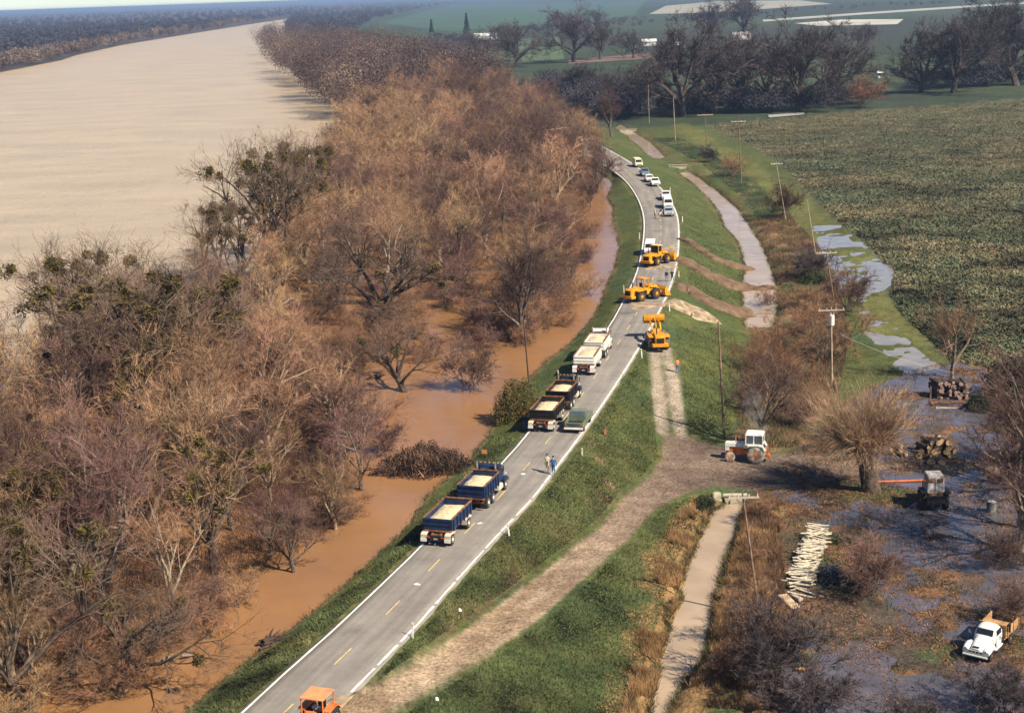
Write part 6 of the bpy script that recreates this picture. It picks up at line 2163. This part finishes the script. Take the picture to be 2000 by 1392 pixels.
def marker(label, px, py, lean=0.0, h=1.15, z=None):
    p = on_ground(px, py) if z is None else at(px, py, z)
    t = thing('marker_post', label, 'post', p, group='white marker posts along the levee road', rot=(0, lean, R.uniform(-.3, .3)))
    MB().box(-.07, .07, -.025, .025, -.4, h).build('post', POST_W, t, .01)
    MB().box(-.05, .05, -.034, -.027, h - .26, h - .14).build('reflector', AMBER, t)
marker('white marker post right of the road beside the blue trailer', 995, 1047, -.12)
marker('white marker post right of the road, nearest to the camera', 806, 1245, .05)
marker('white marker post on the grass just below the walking pair', 1137, 890, .02, .8)
marker('white marker post by the road edge left of the raised-bucket loader', 1254, 699, -.08)
marker('white marker post at the road edge below the lower loader', 1308, 608, -.05)
marker('white marker post at the road edge near the two dark-jacketed people', 1326, 541, 0, .9)
marker('white marker post left of the road behind the lower loader', 1219, 572, -.06)
marker('white marker post left of the road beyond the black truck', 1091, 742, -.03)
marker('white marker post left of the road above the loaders', 1249, 467, 0)
marker('white marker post right of the road below the pale blue car', 1333, 434, 0)
marker('tall white marker post right of the road beside a white pickup', 1309, 383, 0, 1.9)
p = on_ground(947, 903)
t = thing('road_sign', 'small orange sign on a thin post in front of the blue truck', 'sign', p, math.radians(-18))
MB().box(-.03, .03, -.02, .02, -.3, 1.25).build('post', STEEL_DK, t)
MB().box(-.28, .28, -.045, -.022, .88, 1.30).build('sign_plate', mat('sign_orange', (.75, .30, .10), .6, var=.1), t, .005)
p = on_ground(1182, 850)
t = thing('survey_stake', 'thin dark stake with a rusty marker at its foot on the grass', 'stake', p)
MB().cyl((0, 0, -.3), (.05, 0, 3.1), .035, .02, 6).build('rod', POLE, t)
MB().box(-.14, .14, -.12, .12, 0, .62).build('marker_block', mat('rusty_marker', (.42, .17, .09), .8, var=.3), t, .03)
for px, py, lab in ((853, 1368, 'tiny white stone at the bottom edge beside the dirt ramp'), (898, 1194, 'small white stone on the grass between road and ramp')):
    p = on_ground(px, py, .05)
    v = [(.16 * math.cos(a) * (1 - .2 * k), .12 * math.sin(a) * (1 - .2 * k), .10 * k) for k in range(3) for a in [2 * math.pi * i / 7 for i in range(7)]]
    mb = MB().loft([v[0:7], v[7:14], v[14:21]])
    o = mb.build('white_stone', POST_W, None, .01)
    o.location = tuple(p)
    tag(o, lab, 'stone')

# ------------------------------------------------------------------ culverts and small bridges
def culvert(label, px, py, width, hgt, z, heading, thick=.35, wing=.8, hole=.55):
    p = at(px, py, z)
    t = thing('concrete_culvert', label, 'culvert', p, heading)
    w2 = width / 2
    MB().add([(-w2, 0, -.6), (w2, 0, -.6), (w2 + wing, 0, hgt), (-w2 - wing, 0, hgt), (-w2, thick, -.6), (w2, thick, -.6), (w2 + wing, thick, hgt), (-w2 - wing, thick, hgt)],
             [(0, 1, 2, 3), (7, 6, 5, 4), (0, 4, 5, 1), (1, 5, 6, 2), (2, 6, 7, 3), (3, 7, 4, 0)]).build('headwall', CONC, t, .03)
    MB().box(-w2 - wing - .05, w2 + wing + .05, -.12, thick + .1, hgt, hgt + .14).build('coping', CONC, t, .02)
    MB().cyl((0, -.06, .15), (0, thick - .05, .15), hole, n=18).build('pipe_mouth', PIPE_SHADE, t)  # solid plug; its near-black colour paints the dark of the hollow
    MB().lathe([(-.10, hole), (-.10, hole + .09), (.0, hole + .09), (.0, hole)], 'Y', 18, (0, 0, .15)).build('pipe_rim', CONC, t)
culvert('pale concrete culvert crossing the upper ditch by the parked cars', 1324, 334, 3.4, 1.5, ZD, math.radians(-8), hole=.75)
culvert('small pale concrete culvert at the far end of the upper ditch', 1226, 258, 4.6, .8, ZD, math.radians(-6), hole=.6)
culvert('pale concrete culvert where the lower ditch meets the farm road', 1436, 982, 1.6, .70, ZD, math.radians(-4), wing=.3, hole=.42)
p = on_ground(1400, 972)
o = MB().box(-.5, .5, -.35, .35, -.3, .55, .12, .1).build('concrete_block', CONC, None, .08)
o.location = tuple(p)
tag(o, 'weathered concrete lump just left of the lower culvert', 'block')

# ------------------------------------------------------------------ logs, posts and yard clutter
BARKL = mat('log_bark', (.155, .095, .065), .95, var=.4, scale=3, obj_var=.25)
CUT = mat('log_cut_end', (.72, .46, .235), .85, var=.25, scale=5, obj_var=.2)
BARKD = mat('log_bark_dark', (.10, .065, .055), .95, var=.4, scale=3, obj_var=.3)
CUTD = mat('log_cut_weathered', (.40, .26, .21), .9, var=.3, scale=5, obj_var=.3)
PEEL = mat('peeled_wood', (.66, .56, .41), .8, var=.3, scale=4, obj_var=.16)

def log_mesh(name, L, r, bark, cut, seed, n=10):
    rn = random.Random(seed)
    w = [r * rn.uniform(.9, 1.1) for _ in range(n)]
    mb = MB()
    rings = [[(w[i] * k * math.cos(2 * math.pi * i / n), t, w[i] * k * math.sin(2 * math.pi * i / n)) for i in range(n)] for t, k in ((-L / 2, 1), (-L / 6, .97), (L / 4, .98), (L / 2, .94))]
    mb.loft(rings)
    o = mb.build(name, bark)
    o.data.materials.append(cut)
    for pl in o.data.polygons:
        if len(pl.vertices) == n:
            pl.material_index = 1
    return o
def pile(name, label, group, cat, places, L, r, bark, cut, nv=3):
    protos = [log_mesh(name, L * R.uniform(.85, 1.1), r * R.uniform(.8, 1.25), bark, cut, 40 + k) for k in range(nv)]
    used = [False] * nv
    for (loc, rot) in places:
        k = R.randrange(nv)
        if used[k]:
            o = protos[k].copy()
            COL.objects.link(o)
        else:
            o = protos[k]
            used[k] = True
        o.location = loc
        o.rotation_euler = rot
        tag(o, label, cat, group)
    for k in range(nv):
        if not used[k]:
            bpy.data.objects.remove(protos[k])
def heap(px0, px1, py, rows, r, head, depth=1, jit=.18, taper=1):
    a, b = on_ground(px0, py), on_ground(px1, py)
    W = float(np.linalg.norm((b - a)[:2]))
    ux, uy = (b[0] - a[0]) / W, (b[1] - a[1]) / W
    out = []
    for q in range(depth):
        n = int(W / (2 * r))
        for k in range(rows):
            m = n - k * taper
            for i in range(max(1, m)):
                s = (i + .5 + k * taper * .5) * 2 * r + R.gauss(0, .04)
                y = q * 1.6 + R.gauss(0, .12)
                zg = max(a[2], ZF + .0)
                out.append(((a[0] + ux * s - uy * y, a[1] + uy * s + ux * y, zg + r + k * r * 1.72 + R.uniform(-.03, .05)), (R.gauss(0, .08), R.random() * .3, head + R.gauss(0, jit))))
    return out
pile('log', 'cut log with pale orange end in the small heap right of the willow', 'logs of the small heap by the willow', 'log', heap(1732, 1772, 888, 3, .22, .3, 1, .35), 1.3, .23, BARKL, CUT)
pile('log', 'cut log with pale orange end in the large heap on the farm road', 'logs of the large heap on the farm road', 'log', heap(1790, 1872, 893, 4, .28, -.2, 2, .4), 1.5, .28, BARKL, CUT)
pile('log', 'big round log lying in front of the large heap', 'big logs in front of the large heap', 'log', heap(1816, 1856, 905, 1, .36, -.35, 1, .25), 1.4, .37, BARKL, CUT)
pile('log', 'dark weathered log in the far stack beside the evergreen bush', 'logs of the far dark stack', 'log', heap(1822, 1890, 775, 6, .20, .1, 1, .12, 0), 2.2, .20, BARKD, CUTD)
p = on_ground(1850, 790)
t = thing('log_trailer', 'old flat log carrier under the far dark stack', 'trailer', (p[0], p[1] - .2, p[2]), 0)
MB().box(-2.0, 2.0, -.10, .10, .25, .42).box(-1.9, -1.7, -.8, .8, .05, .25).box(1.7, 1.9, -.8, .8, .05, .25).build('frame', RUST, t)
for x in (-2.0, 2.0):
    MB().box(x - .06, x + .06, -.06, .06, .2, 2.3).build('stake', POLE, t)
p = on_ground(1848, 800)
o = MB().box(-1.2, 1.2, -.16, .16, .0, .22).build('plank', mat('weathered_plank', (.50, .42, .36), .9, var=.25, scale=3), None, .02)
o.location = (p[0], p[1], p[2] + .05)
o.rotation_euler = (0, .05, -.05)
tag(o, 'pale weathered plank lying below the far dark log stack', 'plank')

# peeled fence posts stacked across a long pile
a, b = on_ground(1562, 1152), on_ground(1597, 1050)
places = []
D = b - a
Ln = float(np.linalg.norm(D[:2]))
ang = math.atan2(D[1], D[0])
nx, ny = -math.sin(ang), math.cos(ang)
s = 0.0
row = 0
while s < Ln:
    top = .95 + .35 * math.sin(s * 1.1) + R.uniform(-.1, .15)
    k = int(max(3, top / .16))
    for j in range(k):
        side = R.gauss(0, .2)
        places.append(((a[0] + D[0] / Ln * s + nx * side + R.gauss(0, .05), a[1] + D[1] / Ln * s + ny * side + R.gauss(0, .05), max(a[2], ZF) + .08 + j * .145 + R.uniform(0, .05)),
                       (R.gauss(0, .14) + (.06 * (1 if R.random() < .5 else -1)), 0, ang + R.gauss(.2, .28))))
    s += .22
R.shuffle(places)
print('posts', len(places))
pile('fence_post', 'peeled pale fence post in the long stack beside the lower pole', 'peeled fence posts in the long stack', 'post', places[:290], 1.75, .074, PEEL, PEEL, 6)
# a few bent poles and a fat one at the near end
for px, py, L_, r_, hdg, lab in ((1577, 1158, 2.8, .09, .9, 'long peeled pole slumping off the near end of the stack, longest'), (1566, 1164, 2.4, .08, 1.15, 'short peeled pole lying against the near end of the stack'), (1556, 1172, 1.0, .21, .5, 'fat pale log butt at the near end of the post stack')):
    p = on_ground(px, py)
    o = log_mesh('peeled_log', L_, r_, PEEL, PEEL, int(px))
    o.location = (p[0], p[1], max(p[2], ZF) + r_ + .02)
    o.rotation_euler = (.10 if L_ > 2 else 0, 0, hdg)
    tag(o, lab, 'log')
p = on_ground(1541, 1180)
o = MB().box(-.45, .45, -1.0, 1.0, 0, .12).build('wood_slab', mat('slab_wood', (.55, .38, .25), .85, var=.2), None, .05)
o.location = (p[0], p[1], p[2] + .22)
o.rotation_euler = (.22, .1, .45)
tag(o, 'pale pinkish slab of wood lying below the post stack', 'slab')
# dark brush heap right of the posts
p = on_ground(1622, 1128)
t = thing('brush_heap', 'dark heap of tangled branches and scrap right of the post stack', 'heap', (p[0], p[1], max(p[2], ZF)))
rn = random.Random(3)
T_ = Tree(2, 1, limbs=0)
T_.cv, T_.cf = [], []
T_.rn = rn
for k in range(260):
    a_ = rn.random() * 6.28
    rr = rn.random() ** .6
    c = Vector((math.cos(a_) * rr * 1.4, math.sin(a_) * rr * 1.9, rn.random() * 1.0 * (1 - rr * .6)))
    d = Vector((rn.gauss(0, 1), rn.gauss(0, 1), rn.gauss(0, .35))).normalized()
    T_.tubes(T_.cv, T_.cf, [c - d * .5, c + d * .1, c + d * rn.uniform(.4, .9)], [.045, .035, .015], 4)
mesh_obj('branches', [tuple(v) for v in T_.cv], T_.cf, mat('scrap_dark', (.05, .055, .075), .7, var=.4, scale=2), t)
# pipe, plank, drum
def tube_thing(name, label, cat, pts, r, m, px0=None):
    o = MB().tube([Vector(p) for p in pts], r, 8).build(name, m, None, smooth=True)
    return tag(o, label, cat)
tube_thing('red_pipe', 'long orange-red pipe lying on the ground right of the willow', 'pipe', [on_ground(1702, 944, .18), on_ground(1750, 943, .18), on_ground(1806, 941, .18)], .11, mat('pipe_orange', (.68, .17, .05), .6, var=.2))
p = on_ground(1578, 1310, .12)
o = MB().box(-.9, .9, -.16, .16, 0, .1).build('plank', mat('orange_plank', (.80, .40, .08), .7, var=.25, scale=2), None, .02)
o.location = tuple(p)
o.rotation_euler = (.0, .05, -.12)
tag(o, 'bright orange plank lying in the dark brush at the bottom', 'plank')
p = on_ground(1936, 1000)
t = thing('drum', 'pale round metal drum standing under the large right tree', 'drum', p)
MB().lathe([(0, .38), (.02, .42), (.5, .42), (.52, .44), (.54, .42), (1.0, .42), (1.02, .40)], 'Z', 18).build('shell', mat('drum_grey', (.26, .24, .21), .8, var=.3), t, smooth=True)
MB().lathe([(1.02, .36), (1.04, .36)], 'Z', 18).build('lid', DIRTY_W, t)
# driftwood
def drift(name, label, px, py, z, n, L, m, rx, ry):
    p = at(px, py, z)
    t = thing(name, label, 'driftwood', p, .6)
    rn = random.Random(int(px))
    T_ = Tree(2, 1, limbs=0)
    T_.cv, T_.cf, T_.rn = [], [], rn
    for k in range(n):
        c = Vector((rn.gauss(0, rx), rn.gauss(0, ry), rn.uniform(.02, .3)))
        d = Vector((1, rn.gauss(0, .45), rn.gauss(0, .12))).normalized()
        l_ = L * rn.uniform(.5, 1.1)
        e, _ = T_.path(c - d * l_ / 2, d, l_, 4, .18, 0)
        T_.tubes(T_.cv, T_.cf, e, [.10, .11, .09, .07, .03], 6)
    mesh_obj('branches', [tuple(v) for v in T_.cv], T_.cf, m, t)
drift('driftwood_heap', 'dark driftwood heap stranded on the near left grass bank', 533, 1254, ZW + .15, 16, 1.9, mat('wet_driftwood', (.075, .045, .035), .8, var=.4, scale=2), .35, .25)
drift('floating_branch', 'pale driftwood floating in the brown water near the left bottom', 340, 1290, ZW, 5, 1.3, mat('grey_driftwood', (.30, .24, .20), .8, var=.3, scale=2), .45, .1)
drift('floating_branch', 'dark branch tangle floating before the flooded clearing', 735, 738, ZW, 6, 1.6, mat('wet_driftwood', (.075, .045, .035)), .5, .3)
# pale dead limb above the canopy at the far bend
T_ = Tree(8, 1, limbs=0)
T_.tv, T_.tf, T_.rn = [], [], random.Random(8)
A_, B_ = Vector(at(1022, 285, 5.0)), Vector(at(1100, 252, 8.5))
B_.y = A_.y + 3
d_ = ray(1108, 250)
B_ = Vector((d_[0] / d_[1] * B_.y, B_.y, CAM_H + d_[2] / d_[1] * B_.y))
base_ = A_
pts_ = [A_.lerp(B_, k / 6) + Vector((0, 0, 1.3 * math.sin(math.pi * k / 6))) for k in range(7)]
t = thing('dead_branch', 'bleached dead limb sticking out of the canopy at the far bend', 'branch', tuple(A_))
pts_ = [q - A_ for q in pts_]
T_.tubes(T_.tv, T_.tf, pts_, [.34, .32, .28, .26, .22, .18, .08], 7)
for k in (1, 2, 4, 5):
    e, _ = T_.path(pts_[k], Vector((T_.rn.gauss(.2, .4), T_.rn.gauss(0, .5), -.7)).normalized(), T_.rn.uniform(2, 4.5), 4, .2, .05)
    T_.tubes(T_.tv, T_.tf, e, [.18, .15, .12, .09, .04], 5)
mesh_obj('limb', [tuple(v) for v in T_.tv], T_.tf, mat('bleached_wood', (.68, .55, .38), .8, var=.15), t, True)

# ------------------------------------------------------------------ far farm buildings
WALLW = mat('farm_wall_white', (.78, .76, .70), .8, var=.08, scale=.4)
ROOFG = mat('farm_roof_grey', (.30, .27, .26), .8, var=.15, scale=.4)
ROOFW = mat('farm_roof_white', (.70, .68, .62), .8, var=.1, scale=.4)
def house(label, px, py, wpx, h, depth, roof, rot=0.0):
    p = at(px, py, ZF)
    w = wpx * p[1] / F
    t = thing('farm_building', label, 'building', p, rot)
    w2, d2 = w / 2, depth / 2
    MB().box(-w2, w2, -d2, d2, -.3, h).build('wall', WALLW, t)
    e = .5
    MB().add([(-w2 - e, -d2 - e, h), (w2 + e, -d2 - e, h), (w2 + e, d2 + e, h), (-w2 - e, d2 + e, h), (-w2 - e, 0, h + depth * .28), (w2 + e, 0, h + depth * .28)],
             [(0, 1, 5, 4), (2, 3, 4, 5), (0, 4, 3), (1, 2, 5), (3, 2, 1, 0)]).build('roof', roof, t)
    for k in range(max(2, int(w / 4.5))):
        x = -w2 + (k + .5) * w / max(2, int(w / 4.5))
        if k == 1:
            MB().box(x - .6, x + .6, -d2 - .05, -d2 + .05, 0, 2.1).build('door', ROOFG, t)
        else:
            MB().box(x - .7, x + .7, -d2 - .05, -d2 + .05, 1.1, 2.2).build('window', GLASS, t)
house('long white farm building among dark trees at the upper left', 948, 78, 42, 4.2, 10, ROOFW, .1)
house('low white farm shed left of the oak row', 1268, 90, 26, 3.6, 8, ROOFW, -.1)
house('tiny white farm shed between the shed and the oaks', 1322, 88, 12, 3.4, 6, ROOFG, .2)
house('white farmhouse under the two oaks at the upper middle', 1447, 78, 34, 4.4, 9, ROOFG, .05)
house('tiny white hut beyond the oak clump at the upper right', 1718, 152, 9, 2.4, 3, ROOFW, 0)

# ------------------------------------------------------------------ tractor exhaust smoke and the hazy air
def blob(name, centers, m):
    import bmesh
    bm = bmesh.new()
    for c, r in centers:
        g = bmesh.ops.create_icosphere(bm, subdivisions=2, radius=r)
        for v in g['verts']:
            v.co += Vector(c) + Vector((R.gauss(0, .07), R.gauss(0, .07), R.gauss(0, .07))) * r
    me = bpy.data.meshes.new(name)
    bm.to_mesh(me)
    bm.free()
    me.materials.append(m)
    o = bpy.data.objects.new(name, me)
    COL.objects.link(o)
    return o
def volume(name, rgb, dens, aniso=0.0):
    m = bpy.data.materials.new(name)
    m.use_nodes = True
    nt = m.node_tree
    nt.nodes.remove(nt.nodes['Principled BSDF'])
    pv = nt.nodes.new('ShaderNodeVolumePrincipled')
    pv.inputs['Color'].default_value = (*rgb, 1)
    pv.inputs['Density'].default_value = dens
    pv.inputs['Anisotropy'].default_value = aniso
    nt.links.new(pv.outputs[0], nt.nodes['Material Output'].inputs['Volume'])
    return m
def smoke_material():
    m = volume('smoke', (.9, .85, .76), .5)
    nt = m.node_tree
    pv = [n for n in nt.nodes if n.type == 'PRINCIPLED_VOLUME'][0]
    nz = nt.nodes.new('ShaderNodeTexNoise')
    nz.inputs['Scale'].default_value = 1.1
    nz.inputs['Detail'].default_value = 3
    tc = nt.nodes.new('ShaderNodeTexCoord')
    nt.links.new(tc.outputs['Object'], nz.inputs['Vector'])
    mr = nt.nodes.new('ShaderNodeMapRange')
    mr.inputs['From Min'].default_value = .45
    mr.inputs['From Max'].default_value = .72
    mr.inputs['To Max'].default_value = .32
    nt.links.new(nz.outputs['Fac'], mr.inputs['Value'])
    nt.links.new(mr.outputs[0], pv.inputs['Density'])
    return m
q = on_ground(1482, 893)
sm_ = blob('exhaust_smoke', [((q[0] + .3, q[1] + .7, q[2] + 2.6), .8), ((q[0] + .1, q[1] + .7, q[2] + 3.5), 1.0), ((q[0] - .3, q[1] + .9, q[2] + 4.6), 1.2), ((q[0] - .5, q[1] + 1.0, q[2] + 5.8), 1.2)], smoke_material())
tag(sm_, 'pale puff of exhaust smoke behind the white tractor cab', 'smoke', None, 'stuff')
HAZE = volume('hazy_air', (.50, .68, 1.0), .00010, .2)
hz = MB().box(-60000, 60000, -60, 66000, -9, 47).build('haze', HAZE)
tag(hz, kind='stuff')
hz.data.update()
